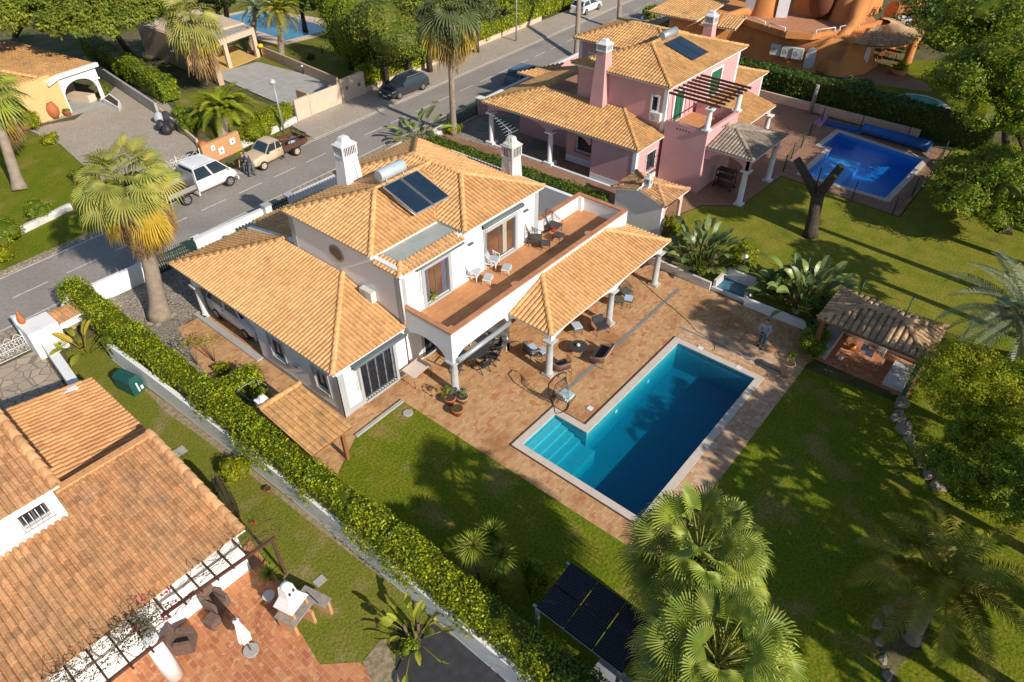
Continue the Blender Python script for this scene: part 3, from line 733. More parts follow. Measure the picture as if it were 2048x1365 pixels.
mat("soil", (0.07, 0.045, 0.03), rough=1, scale=10, fine=0.3)
mat("pink_wall", (0.62, 0.36, 0.36), (0.58, 0.33, 0.335), rough=0.85, scale=0.7, fine=0.03)
mat("pink_pale", (0.72, 0.47, 0.43), (0.69, 0.44, 0.41), rough=0.85, scale=0.7, fine=0.03)
mat("green_shutter", (0.03, 0.16, 0.09), (0.025, 0.13, 0.075), rough=0.6, scale=8)
mat("brown_timber", (0.12, 0.055, 0.035), (0.085, 0.04, 0.03), rough=0.7, scale=5, fine=0.15)
mat("wood_warm", (0.30, 0.13, 0.05), (0.22, 0.09, 0.035), rough=0.7, scale=5, fine=0.15)
mat("grey_wood", (0.30, 0.28, 0.27), (0.22, 0.20, 0.19), rough=0.9, scale=5, fine=0.2)
mat("panel_black", (0.010, 0.012, 0.018), rough=0.45, spec=0.3)
mat("orange_wall", (0.60, 0.25, 0.085), (0.54, 0.22, 0.07), rough=0.9, scale=0.8, fine=0.05, c3=(0.36, 0.155, 0.065), s3=0.5, m3=0.55, bump=0.25)
mat("yellow_wall", (0.72, 0.48, 0.22), (0.66, 0.43, 0.19), rough=0.9, scale=6, fine=0.07, bump=0.25)
mat("tan_wall", (0.52, 0.38, 0.27), (0.47, 0.34, 0.24), rough=0.9, scale=2, fine=0.05)
mat("tan_light", (0.66, 0.50, 0.38), (0.6, 0.45, 0.34), rough=0.9, scale=2, fine=0.04)
mat("brick_wall", (0.58, 0.32, 0.15), (0.50, 0.27, 0.13), rough=0.9, scale=8, fine=0.1, bump=0.2)
mat("garage_yellow", (0.68, 0.45, 0.15), (0.6, 0.38, 0.12), rough=0.8, scale=2)  # plain ochre yellow of the garage floor
mat("grey_metal", (0.38, 0.42, 0.45), (0.33, 0.36, 0.38), rough=0.45, scale=2, metal=0.3)
mat("tank_metal", (0.52, 0.60, 0.66), (0.47, 0.54, 0.6), rough=0.35, scale=2, metal=0.2)
mat("solar_glass", (0.012, 0.028, 0.05), (0.018, 0.035, 0.06), rough=0.12, scale=2, spec=1.0)
mat("alu", (0.55, 0.56, 0.57), rough=0.35, metal=0.6)
mat("rust", (0.22, 0.11, 0.06), (0.3, 0.2, 0.13), rough=0.9, scale=6)
mat("ac_white", (0.66, 0.65, 0.62), (0.6, 0.59, 0.56), rough=0.6, scale=4)
mat("grey_strip", (0.33, 0.37, 0.35), (0.40, 0.42, 0.39), rough=0.85, scale=1.2, fine=0.08, c3=(0.27, 0.17, 0.10), s3=0.8, m3=0.63)
mat("coping_stone", (0.60, 0.52, 0.45), (0.55, 0.47, 0.40), rough=0.85, scale=3, fine=0.06)
mat("coping_dark", (0.10, 0.06, 0.05), rough=0.9)
mat("asphalt", (0.31, 0.275, 0.245), (0.27, 0.24, 0.215), rough=0.95, scale=0.35, fine=0.10, c3=(0.235, 0.215, 0.20), s3=0.16, m3=0.58)
mat("road_paint", (0.62, 0.61, 0.58), (0.48, 0.47, 0.44), rough=0.8, scale=3, fine=0.1)
mat("grass", (0.115, 0.160, 0.008), (0.160, 0.172, 0.013), rough=0.95, scale=0.9, fine=0.33, c3=(0.24, 0.19, 0.05), s3=0.55, m3=0.55, bump=0.8, spec=0.1)
mat("grass_dull", (0.14, 0.165, 0.018), (0.18, 0.17, 0.03), rough=0.95, scale=1.1, fine=0.3, c3=(0.27, 0.21, 0.10), s3=0.5, m3=0.56, bump=0.6, spec=0.1)
mat("grass_right", (0.11, 0.145, 0.015), (0.15, 0.165, 0.02), rough=0.95, scale=1.1, fine=0.3, c3=(0.17, 0.14, 0.05), s3=0.5, m3=0.64, bump=0.6, spec=0.1)
mat("grass_pink", (0.22, 0.205, 0.03), (0.15, 0.17, 0.014), rough=0.95, scale=0.9, fine=0.28, c3=(0.10, 0.13, 0.02), s3=0.4, m3=0.6, bump=0.5, spec=0.1)
mat("earth", (0.16, 0.13, 0.06), (0.10, 0.09, 0.04), rough=1, scale=0.8, fine=0.3, c3=(0.06, 0.09, 0.015), s3=0.3, m3=0.48)
mat("gravel", (0.38, 0.30, 0.21), (0.22, 0.18, 0.09), rough=1, scale=5, fine=0.4, bump=0.6)
mat("concrete", (0.42, 0.41, 0.39), (0.36, 0.35, 0.33), rough=0.9, scale=1.2, fine=0.08)
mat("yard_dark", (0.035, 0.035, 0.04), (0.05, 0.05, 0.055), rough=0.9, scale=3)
mat("concrete_dark", (0.24, 0.24, 0.23), (0.19, 0.19, 0.18), rough=0.9, scale=1.2, fine=0.1)
mat("terrace_tile_side", (0.55, 0.28, 0.13), rough=0.8)
brick_mat("patio_brick", (0.60, 0.37, 0.185), (0.47, 0.25, 0.11), (0.40, 0.27, 0.16), 0.23, 0.115, 0.008, 0.0, patch=(0.62, 0.5, 0.42), pscale=0.5, c4=(0.42, 0.16, 0.075))
brick_mat("patio_edge", (0.62, 0.41, 0.25), (0.44, 0.23, 0.12), (0.50, 0.36, 0.25), 0.28, 0.16, 0.009, 1.5708, patch=(0.78, 0.7, 0.6), pscale=0.9, c4=(0.62, 0.47, 0.31))
brick_mat("terrace_tile", (0.60, 0.29, 0.125), (0.52, 0.24, 0.10), (0.42, 0.22, 0.12), 0.34, 0.17, 0.01, 0.0, patch=(0.85, 0.8, 0.75), pscale=0.6)
brick_mat("saltillo", (0.58, 0.24, 0.10), (0.44, 0.15, 0.07), (0.50, 0.30, 0.18), 0.36, 0.18, 0.014, 1.5708, patch=(0.7, 0.6, 0.55), pscale=0.9, c4=(0.60, 0.36, 0.19))
brick_mat("pink_patio", (0.38, 0.215, 0.13), (0.30, 0.16, 0.10), (0.26, 0.18, 0.12), 0.25, 0.12, 0.01, 0.0, patch=(0.7, 0.6, 0.55), pscale=0.4)
cell_mat("cobble", (0.44, 0.37, 0.30), (0.33, 0.28, 0.23), (0.12, 0.11, 0.09), 6.0, 0.10, c3=(0.2, 0.2, 0.16))
cell_mat("pave_pale", (0.50, 0.43, 0.35), (0.42, 0.36, 0.30), (0.3, 0.25, 0.21), 7.0, 0.08, c3=(0.42, 0.36, 0.28))
cell_mat("crazy_paving", (0.46, 0.37, 0.28), (0.36, 0.30, 0.235), (0.22, 0.19, 0.15), 1.9, 0.05)
cell_mat("cobble_kerb", (0.46, 0.38, 0.27), (0.34, 0.27, 0.2), (0.17, 0.14, 0.1), 4.5, 0.10)
cell_mat("pool_tile", (0.08, 0.52, 0.62), (0.07, 0.46, 0.57), (0.13, 0.56, 0.64), 9.0, 0.05, 0.4)
cell_mat("pool_tile_blue", (0.02, 0.36, 0.85), (0.03, 0.40, 0.88), (0.07, 0.45, 0.88), 9.0, 0.05, 0.4)
def water_mat(name, absorb, dens):
 m = bpy.data.materials.new(name); m.use_nodes = True; t = m.node_tree; N = t.nodes; L = t.links
 N.remove(N["Principled BSDF"]); out = N["Material Output"]
 tr = N.new("ShaderNodeBsdfTransparent"); gl = N.new("ShaderNodeBsdfGlossy"); gl.inputs["Roughness"].default_value = 0.04
 lw = N.new("ShaderNodeLayerWeight"); lw.inputs[0].default_value = 0.5; pw = N.new("ShaderNodeMath"); pw.operation = "POWER"; pw.inputs[1].default_value = 3.0; L.new(lw.outputs["Facing"], pw.inputs[0]); fr = N.new("ShaderNodeMath"); fr.operation = "MULTIPLY_ADD"; fr.inputs[1].default_value = 0.55; fr.inputs[2].default_value = 0.025; L.new(pw.outputs[0], fr.inputs[0])
 bn = N.new("ShaderNodeBump"); bn.inputs["Strength"].default_value = 0.3; bn.inputs["Distance"].default_value = 0.05
 no = N.new("ShaderNodeTexNoise"); no.inputs["Scale"].default_value = 4; no.inputs["Detail"].default_value = 3
 tc = N.new("ShaderNodeTexCoord"); L.new(tc.outputs["Object"], no.inputs[0]); L.new(no.outputs["Fac"], bn.inputs["Height"])
 L.new(bn.outputs[0], gl.inputs["Normal"])
 mx = N.new("ShaderNodeMixShader"); L.new(fr.outputs[0], mx.inputs[0]); L.new(tr.outputs[0], mx.inputs[1]); L.new(gl.outputs[0], mx.inputs[2])
 L.new(mx.outputs[0], out.inputs["Surface"])
 va = N.new("ShaderNodeVolumeAbsorption"); va.inputs[0].default_value = (*absorb, 1); va.inputs["Density"].default_value = dens
 L.new(va.outputs[0], out.inputs["Volume"])
 MATS[name] = m
 return m
water_mat("water_teal", (0.02, 0.76, 0.83), 1.15)
water_mat("water_blue", (0.08, 0.72, 0.98), 0.45)
YL = lambda x: 37.24 + 0.069 * x      # road edge next to the villas
YU = lambda x: 42.35 + 0.0695 * x     # far road edge
def pool_outline():
 w = [G(1048, 894, -0.06), G(1110, 832, -0.06), G(1171, 868, -0.06), G(1355, 690, -0.06), G(1514, 762, -0.06)]
 xl = w[0][0]; xs = w[3][0] ;
 yt = (w[2][1] + w[3][1]) / 2
 return w
_w = pool_outline()
X0 = _w[0][0]; YS0 = _w[0][1] ; X1 = _w[2][0]; Y1 = _w[3][1]; X2 = (_w[3][0] + _w[4][0]) / 2; Y2 = _w[4][1] + 0.1; YS = (_w[1][1] )
Y2 = _w[4][1] + 0.12
POOL = [(X0, Y2), (X2, Y2), (X2, Y1), (X1, Y1), (X1, YS), (X0, YS)]
print("POOL", [(round(a, 2), round(b, 2)) for a, b in POOL])
PP = G2([(1655, 258), (1843, 318), (1750, 405), (1600, 350), (1668, 293), (1640, 283)])
print("PP", [(round(a, 2), round(b, 2)) for a, b in PP])
def grow(ps, d):
 """offset an axis-aligned-ish polygon outwards"""
 n = len(ps); A = sum(ps[k][0] * ps[(k + 1) % n][1] - ps[(k + 1) % n][0] * ps[k][1] for k in range(n)); sgn = 1 if A > 0 else -1; out = []
 for k in range(n):
  p0, p1, p2 = Vector(ps[k - 1]), Vector(ps[k]), Vector(ps[(k + 1) % n])
  a = (p1 - p0).normalized(); b = (p2 - p1).normalized(); n1 = Vector((a.y, -a.x)) * sgn; n2 = Vector((b.y, -b.x)) * sgn
  m = (n1 + n2); m /= max(0.3, m.dot(n1)); out.append((p1.x + m.x * d, p1.y + m.y * d))
 return out
PP = [(47.4, 7.35), (55.3, 7.1), (56.3, 13.6), (53.0, 13.7), (53.0, 12.9), (47.4, 12.9)]
holeA = grow(POOL, 0.04); holeB = grow(PP, 0.04)
mb = MB(); mb.sheet([(-300, -260), (500, -260), (500, 500), (-300, 500)], -0.03, 0, [holeA, holeB]); struct(mb.build("ground", MATS["earth"]))
mb = MB(); mb.sheet([(-40, YL(-40) - 0.12), (260, YL(260) - 0.12), (260, YU(260) + 0.12), (-40, YU(-40) + 0.12)], 0.0); struct(mb.build("road", MATS["asphalt"]))
mb = MB()
for k in range(-12, 60):
 x = 5.5 + 2.945 * k; x1 = x + 1.9; c = lambda t: 39.80 + 0.0705 * t
 mb.poly([(x, c(x) - 0.055, 0.004), (x1, c(x1) - 0.055, 0.004), (x1, c(x1) + 0.055, 0.004), (x, c(x) + 0.055, 0.004)])
struct(mb.build("road_centre_line", MATS["road_paint"]))
mb = MB(); mb.poly([(-40, YL(-40), 0.004), (200, YL(200), 0.004), (200, YL(200) + 0.12, 0.004), (-40, YL(-40) + 0.12, 0.004)])
mb.poly([(-40, YU(-40) - 0.12, 0.004), (200, YU(200) - 0.12, 0.004), (200, YU(200), 0.004), (-40, YU(-40), 0.004)])
struct(mb.build("road_edge_line", MATS["road_paint"]))
mb = MB(); c = G(872, 205); mb.lathe((c[0], c[1], 0.003), [(0.33, 0), (0.33, 0.012), (0.26, 0.012), (0.25, 0.008)], 20); tag(mb.build("manhole_cover", MATS["rust"], None, loc=c), "round rusty manhole cover set in the grey road", "manhole cover")
mb = MB(); mb.prism([(-40, 34.6), (9.0, 34.9), (9.0, 36.3), (11.0, 36.45), (26, 36.5), (34, 37.2), (120, 43.0), (120, YL(120) - 0.14), (-40, YL(-40) - 0.14)], -0.02, 0.06); struct(mb.build("pavement", MATS["cobble_kerb"]))
mb = MB(); mb.prism([(29.0, YU(29) + 0.14), (29.5, 48.3), (38, 48.8), (60, 50.6), (66, 50.9), (120, 54.6), (120, YU(120) + 0.14)], -0.02, 0.07); struct(mb.build("pavement_far", MATS["pave_pale"]))
mb = MB(); mb.prism([(-10, YU(-10) + 0.14), (14, YU(14) + 0.14), (22.3, YU(22.3) + 0.14), (29, YU(29) + 0.14), (29, YU(29) + 0.7), (22.3, YU(22) + 0.8), (14, YU(14) + 0.65), (-10, YU(-10) + 0.65)], -0.02, 0.07); struct(mb.build("kerb_stones", MATS["cobble_kerb"]))
mb = MB(); mb.sheet([(-30, YU(-30) + 0.6), (22.0, YU(22.0) + 0.8), (21.0, 46.8), (18.6, 49.5), (16.5, 56.5), (15.8, 59.0), (17.0, 60.6), (13.5, 64.3), (-30, 66)], 0.01); mb.sheet([(22.4, YU(22.4) + 0.75), (29, YU(29) + 0.65), (29, 48.2), (24, 47.6)], 0.012)
struct(mb.build("lawn_left", MATS["grass"]))
mb = MB(); mb.sheet(G2([(205, 362), (300, 350), (345, 352), (395, 300), (350, 225), (320, 190), (240, 165), (215, 190), (150, 240), (95, 250), (60, 262), (122, 290), (160, 325)]), 0.016); struct(mb.build("driveway", MATS["pave_pale"]))
mb = MB(); mb.sheet(G2([(152, 193), (208, 207), (220, 212), (100, 245), (95, 240)]), 0.02); struct(mb.build("porch_floor", MATS["concrete"]))
mb = MB(); mb.sheet([(28.5, 48.3), (38.2, 48.6), (38.5, 50), (36.8, 63.6), (31.9, 63.9), (31.6, 52)], 0.075)
struct(mb.build("concrete_driveway", MATS["concrete"]))
mb = MB(); mb.sheet([(36.9, 49.4), (200, 61.5), (200, 160), (37.5, 160)], 0.012); mb.sheet([(23.5, 47.9), (31.3, 49.5), (30.6, 60), (26.6, 62), (24.8, 56)], 0.012)
struct(mb.build("lawn_far", MATS["grass_dull"]))
mb = MB(); mb.sheet([(41.5, 66.2), (50.0, 65.4), (50.6, 71), (48.5, 81), (38, 82), (37.4, 72), (41.0, 71.5)], 0.03); struct(mb.build("pool_patio_far", MATS["tan_light"]))
mb = MB(); mb.sheet([(42.9, 67.4), (48.3, 66.9), (48.8, 74), (47.5, 80), (43, 80.5), (42.0, 77), (43.0, 75)], 0.045); struct(mb.build("pool_water_far", mat("far_pool_water", (0.03, 0.27, 0.42), (0.02, 0.18, 0.36), rough=0.08, scale=0.6, spec=0.8)))
mb = MB(); mb.sheet([(8.3, 36.0), (11.0, 36.2), (26, 36.3), (33, 37.0), (33, 31), (17.2, 31), (17.2, 27.2), (11.15, 27.2), (11.15, 30.9), (10.3, 30.9), (8.3, 22.8)], 0.008); struct(mb.build("cobbled_drive", MATS["cobble"]))
Yp = 12.75
g1 = (11.4, 17.35); g2 = (15.05, 17.05)
mb = MB()
LAWN_T = G(806, 803);
patio = [(8.3, 16.2), G(678, 942)[:2], G(712, 874)[:2], LAWN_T[:2], G(1240, 1083)[:2], (13.9, 4.9), (27.6, 4.9), G(1612, 730)[:2], (29.0, 4.6), (30.5, 6.6), (30.4, 8.9), (30.4, 14.6), (31.6, 19.8), (31.6, 31), (11.06, 31), (11.06, 30.8), (9.9, 30.8), (8.3, 24)]
mb.sheet(patio, 0.016, 0, [grow(POOL, 0.30)]); struct(mb.build("patio", MATS["patio_brick"]))
e1 = G2([(1000, 929), (1240, 1083), (1268, 1040), (1020, 897)])
mb = MB(); mb.sheet([(POOL[0][0] - 0.9, 4.9), (27.5, 4.9), (27.5, POOL[0][1] - 0.36), (POOL[0][0] - 0.9, POOL[0][1] - 0.36)], 0.021); mb.sheet([(26.0 if X2 + 0.4 < 26.0 else X2 + 0.4, POOL[0][1] - 0.36), (27.5, POOL[0][1] - 0.36), (27.5, Y1 + 0.3), (X2 + 0.4, Y1 + 0.3)], 0.021)
struct(mb.build("patio_border", MATS["patio_edge"]))
mb = MB(); mb.sheet([(8.3, -30), (60, -60), (60, -10), (33, 0.2), (28.0, 0.6), (27.55, 4.85), G(1240, 1083)[:2], LAWN_T[:2], G(712, 874)[:2], G(678, 942)[:2], (8.3, 16.2)], 0.012)
struct(mb.build("lawn", MATS["grass"]))
mb = MB(); mb.bar((*G(712, 875)[:2], 0.05), (*LAWN_T[:2], 0.05), 0.14, 0.12); struct(mb.build("lawn_kerb", MATS["concrete"]))
mb = MB(); mb.sheet([(8.3, -30), (-30, -30), (-30, 29.6), (2.0, 29.4), (4.9, 31.5), (5.3, 33.2), (7.0, 33.6), (8.3, 24)], 0.010); struct(mb.build("lawn_neighbour", MATS["grass_dull"]))
mb = MB(); mb.sheet([(-30, 28.0), (2.0, 27.5), (4.1, 29.5), (4.6, 34.6), (-30, 34.8)], 0.018); struct(mb.build("stone_drive", MATS["crazy_paving"]))
P3 = G2([(475, 1130), (500, 1080), (560, 1165), (585, 1240), (640, 1330), (720, 1325), (760, 1365)])
mb = MB(); mb.sheet([(-6, 16.7)] + [(3.9, 16.6)] + [P3[1]] + P3[2:] + [(3.5, 6), (-6, 6)], 0.020); struct(mb.build("patio_neighbour", MATS["saltillo"]))
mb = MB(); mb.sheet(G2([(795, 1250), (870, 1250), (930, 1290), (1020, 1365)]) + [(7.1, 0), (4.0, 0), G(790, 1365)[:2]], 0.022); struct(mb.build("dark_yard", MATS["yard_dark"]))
mb = MB(); mb.sheet(G2([(265, 757), (345, 815), (430, 880), (560, 985), (700, 1090), (780, 1150), (780, 1168), (694, 1103), (560, 997), (455, 915), (385, 862), (335, 828)]), 0.016); mb.sheet(G2([(725, 1325), (770, 1270), (800, 1365), (745, 1365)]), 0.024); struct(mb.build("gravel_strip", MATS["gravel"]))
mb = MB(); mb.sheet([(34.2, 37.2), (41, 37.6), (46, 38), (58, 38), (66.5, 33), (60, 23), (58.6, 15.5), (58.2, 6.0), (45.5, 5.9), (46.2, 14.0), (40.4, 14.3), (38.8, 16.3), (35.6, 17.2), (35.2, 20)], 0.014, 0, [holeB]); struct(mb.build("pink_villa_patio", MATS["pink_patio"]))
mb = MB(); mb.sheet([(36.2, 37.1), (41.6, 37.5), (44, 34), (44, 28.4), (37.4, 28.0)], 0.019); struct(mb.build("carport_cobbles", MATS["cobble"]))
mb = MB(); mb.sheet([(31.2, 12), (35.6, 17.1), (38.8, 16.2), (40.4, 14.2), (46.1, 13.95), (45.4, 5.8), (58.4, 5.9), (75, -6), (70, -40), (30, -20), (33.5, 0.0), (31.3, 6)], 0.011); struct(mb.build("lawn_pink_villa", MATS["grass_pink"]))
mb = MB(); mb.sheet(G2([(1735, 160), (1760, 130), (1850, 120), (1990, 130), (2047, 250), (1950, 260), (1760, 200)]), 0.011); struct(mb.build("lawn_orange_villa", MATS["grass"]))
mb = MB(); mb.sheet([(70.3, 10.5), (72.5, 11.5), (73.6, 15), (75.5, 20), (72, 24), (69.0, 22), (68.9, 16)], 0.016); struct(mb.build("terrace_orange_villa", MATS["pink_patio"]))
_k = [(64.6 + 2.1 * math.cos(t) * (1 + 0.18 * math.cos(3 * t)) + 1.6, 10.6 + 2.6 * math.sin(t) * (1 + 0.15 * math.cos(2 * t))) for t in np.linspace(0, 2 * math.pi, 24, endpoint=False)]
mb = MB(); mb.prism(grow(_k, 0.35), 0.0, 0.06); struct(mb.build("kidney_pool_coping", MATS["coping_stone"]))
mb = MB(); mb.sheet(_k, 0.064); struct(mb.build("kidney_pool_water", mat("kidney_water", (0.04, 0.30, 0.36), (0.05, 0.38, 0.42), rough=0.06, scale=0.9, spec=0.8)))
def pool(name, label, P, coping, basin_m, water_m, depth, steps=None, cw=0.34, edge=None):
 root = thing(name, label, "swimming pool", (P[0][0], P[0][1], 0))
 mb = MB(); mb.prism(grow(P, cw), 0.0, 0.055, 0, 0.5, [P])
 if edge:
  for a, b in edge: mb.bar((a[0], a[1], 0.03), (b[0], b[1], 0.03), 0.05, 0.07, 1)
 mb.build("coping", [coping, MATS["coping_dark"]], root)
 mb = MB(); n = len(P); Pg = grow(P, 0.035)
 tris = tessellate_polygon([[Vector((p[0], p[1], 0)) for p in Pg]])
 i = mb.addv([(p[0], p[1], -depth) for p in Pg]); j = mb.addv([(p[0], p[1], 0.0) for p in Pg])
 mb.addf(np.array([list(t) for t in tris]) + i, 0, 0.5)
 for k in range(n): mb.addf([[i + k, i + (k + 1) % n, j + (k + 1) % n, j + k]], 0, 0.5)
 mb.build("basin", basin_m, root)
 if steps:
  for k, (x0, x1, y0, y1, z) in enumerate(steps):
   m2 = MB(); m2.box(x0, x1, y0, y1, -depth + 0.004, z); m2.build("pool_step", basin_m, root)
 mb = MB(); Q = grow(P, -0.012) if False else P
 tris = [list(t) for t in tessellate_polygon([[Vector((p[0], p[1], 0)) for p in Q]])]
 a = mb.addv([(p[0], p[1], -0.07) for p in Q]); b = mb.addv([(p[0], p[1], -depth + 0.01) for p in Q])
 T = np.array(tris); arr = np.array(Q); ar = (arr[T[:, 1], 0] - arr[T[:, 0], 0]) * (arr[T[:, 2], 1] - arr[T[:, 0], 1]) - (arr[T[:, 1], 1] - arr[T[:, 0], 1]) * (arr[T[:, 2], 0] - arr[T[:, 0], 0])
 T[ar < 0] = T[ar < 0][:, ::-1]
 mb.addf(T + a, 0, 0.5); mb.addf(T[:, ::-1] + b, 0, 0.5)
 A = sum(Q[k][0] * Q[(k + 1) % n][1] - Q[(k + 1) % n][0] * Q[k][1] for k in range(n))
 for k in range(n):
  f = [b + k, b + (k + 1) % n, a + (k + 1) % n, a + k]; mb.addf([f if A > 0 else f[::-1]], 0, 0.5)
 struct(mb.build("water", water_m, root));
 return root
def e(k, l, d=0.36):
 Pg = grow(POOL, d); return (Pg[k % 6], Pg[l % 6])
mp = pool("swimming_pool", "large L-shaped teal swimming pool with a pale stone rim beside the white villa", POOL, MATS["coping_stone"], MATS["pool_tile"], MATS["water_teal"], 1.6,
     [(X0 + 0.01, X1 - 0.01, YS - 0.01 - 0.36 * (k + 1), YS - 0.01 - 0.36 * k, -0.2 - 0.13 * k) for k in range(4)] + [(X0 + 0.01, X1 - 0.01, Y1 - 0.5, YS - 1.45, -0.78)],
     edge=[e(2, 3), e(3, 4), e(5, 0), e(4, 5)])
mb = MB()
for px in ((1400, 698), (1477, 737)): c = G(*px); mb.box(c[0] - 0.12, c[0] + 0.12, c[1] - 0.12, c[1] + 0.12, 0.017, 0.07)
for px in ((1180, 818),): c = G(*px); mb.box(c[0] - 0.12, c[0] + 0.12, c[1] - 0.12, c[1] + 0.12, 0.017, 0.05)
mb.build("skimmer_lid", MATS["white_trim"], mp)
mb = MB(); mb.ell((X1 + 2.4, Y1 + 0.02, -0.55), (0.13, 0.05, 0.13), 12, 6); mb.ell((X1 + 5.2, Y1 + 0.02, -0.7), (0.13, 0.05, 0.13), 12, 6); mb.build("pool_light", MATS["white_trim"], mp)
pk = pool("swimming_pool", "deep blue swimming pool behind the pink villa with fence posts round it", PP, MATS["coping_stone"], MATS["pool_tile_blue"], MATS["water_blue"], 1.1, [(47.5, 53.0, 10.6, 12.85, -0.45)], cw=0.4)
mb = MB(); a = G(1134, 780); b = G(1357, 579); y = (a[1] + b[1]) / 2; mb.box(a[0], b[0], y - 0.09, y + 0.09, 0.018, 0.026); a = G(1360, 653); b = G(1560, 748); x = (a[0] + b[0]) / 2; mb.box(x - 0.07, x + 0.07, b[1], a[1], 0.018, 0.026)
struct(mb.build("drain_channel", MATS["concrete_dark"]))
V = thing("villa", "white two storey villa with golden tile roofs and a long sunny terrace", "villa", (15.45, 19.4, 0))
WW = MATS["white_wall"]
def tile_obj(name, parent, fn, m="tile"):
 mb = MB(); fn(mb); return mb.build(name, [MATS[m], MATS["soffit"]], parent)
mb = MB()
FX0, FX1, FY = 11.35, 15.2, 19.2
wall(mb, (FX0, 30.8), (FX0, FY), 0, 2.5, 0.25, [(30.8 - 25.35, 30.8 - 25.35, 0, 0)] if False else [(0.0, 5.45, 0, 2.25), (30.8 - 24.25, 30.8 - 23.25, 0.9, 2.05), (30.8 - 20.95, 30.8 - 20.05, 0.9, 2.0)])
wall(mb, (FX0 + 0.25, FY), (FX1, FY), 0, 2.5, 0.25, [(0.95, 2.85, 0.12, 2.2)])
wall(mb, (FX0 + 0.25, 25.3), (15.5, 25.3), 0, 2.5, 0.2)
wall(mb, (15.45, 27.2), (15.45, 19.4), 0, 5.6, 0.25)
wall(mb, (15.70, 19.4), (19.2, 19.4), 2.8, 5.5, 0.25, [(1.22, 2.78, 0.12 + 2.8, 4.86)])
wall(mb, (19.2, 19.4), (25.2, 19.4), 2.8, 5.62, 0.25, [(1.88, 4.14, 0.12 + 2.8, 4.86)])
wall(mb, (15.70, 19.4), (25.2, 19.4), 0, 2.8, 0.25, [(0.8, 2.2, 0.1, 2.15), (6.2, 8.3, 0.1, 2.1)])
wall(mb, (25.2, 19.65), (25.2, 28.4), 0, 5.62, 0.25)
wall(mb, (24.95, 28.4), (19.7, 28.4), 0, 5.62, 0.25); wall(mb, (19.7, 28.15), (19.7, 27.2), 0, 5.6, 0.25); wall(mb, (19.45, 27.2), (15.7, 27.2), 0, 5.6, 0.25)
wall(mb, (25.2, 19.4), (29.2, 19.4), 0, 2.8, 0.25); wall(mb, (30.6, 19.4), (30.6, 31), 0, 2.5, 0.25)
mb.build("wall", WW, V)
mb = MB(); W_ = (0, -1); Sx = (1, 0)
fb(mb, (15.45, 27.2), W_, -0.005, 0.32, 2.9, 5.6, -0.01, 0.02); fb(mb, (15.45, 27.2), W_, 7.5, 7.82, 2.6, 5.4, -0.01, 0.02)
fb(mb, (15.45, 19.4), Sx, -0.02, 0.32, 2.82, 5.45, -0.01, 0.02); fb(mb, (15.45, 19.4), Sx, 9.42, 9.77, 2.82, 5.6, -0.01, 0.02); fb(mb, (25.2, 19.4), (0, 1), -0.02, 0.35, 2.82, 5.6, -0.01, 0.02)
fb(mb, (15.45, 19.4), Sx, 0.32, 3.75, 5.3, 5.48, -0.01, 0.02)
fb(mb, (FX0, FY), Sx, -0.02, 0.32, 0.0, 2.45, -0.01, 0.02); fb(mb, (FX0, 30.8), W_, 11.28, 11.62, 0.0, 2.45, -0.01, 0.02)
fb(mb, (FX0, FY), Sx, 0.32, 1.18, 0.0, 0.34, -0.01, 0.02); fb(mb, (FX0, FY), Sx, 3.12, 3.84, 0.0, 0.34, -0.01, 0.02); fb(mb, (FX0, 30.8), W_, 5.45, 11.28, 0.0, 0.34, -0.01, 0.02)
mb.build("trim_band", MATS["grey_trim"], V)
window(V, (FX0, 30.8), W_, 6.55, 7.55, 0.9, 2.05, mull=1); window(V, (FX0, 30.8), W_, 9.85, 10.75, 0.9, 2.0, mull=1)
window(V, (FX0, FY), Sx, 1.2, 3.1, 0.12, 2.2, name="patio_door", mull=3, sw=0.17, bars="flat", frame=MATS["grey_metal"])
def curtain(p, u, a0, a1, z0, z1, d, m, par):
 mb = MB(); n = 8
 for k in range(n):
  x0 = a0 + (a1 - a0) * k / n; x1 = a0 + (a1 - a0) * (k + 1) / n; dd = d - 0.03 * (k % 2)
  fb(mb, p, u, x0, x1, z0, z1, dd - 0.02, dd)
 return mb.build("curtain", m, par)
d1 = window(V, (15.45, 19.4), Sx, 1.49, 3.01, 2.93, 4.84, name="balcony_door", mull=1, sw=0.19, glass=MATS["warm_glass"])
d2 = window(V, (15.45, 19.4), Sx, 5.65, 7.86, 2.93, 4.84, name="balcony_door", mull=1, sw=0.19, glass=MATS["warm_glass"])
curtain((15.45, 19.4), Sx, 1.55, 1.85, 3.0, 4.78, -0.12, mat("curtain_blue", (0.16, 0.18, 0.27), rough=0.8), d1); curtain((15.45, 19.4), Sx, 2.65, 2.95, 3.0, 4.78, -0.12, MATS["curtain_blue"], d1)
curtain((15.45, 19.4), Sx, 7.05, 7.35, 3.0, 4.78, -0.12, MATS["curtain"], d2)
mb = MB(); mb.lathe((17.35, 19.45, 3.0), [(0.1, 0), (0.12, 0.2)], 8); spiky(mb, (17.35, 19.45, 3.25), 14, 0.35, 0.06); mb.build("houseplant", MATS["banana_bright"], d1)
window(V, (15.45, 19.4), Sx, 1.05, 2.45, 0.1, 2.15, name="patio_door", mull=2, sw=0.15, bars="flat"); window(V, (15.45, 19.4), Sx, 6.45, 8.55, 0.1, 2.1, name="patio_door", mull=2, sw=0.15, bars="flat")
mb = MB(); i = 24; oc = (23.7, 4.72)
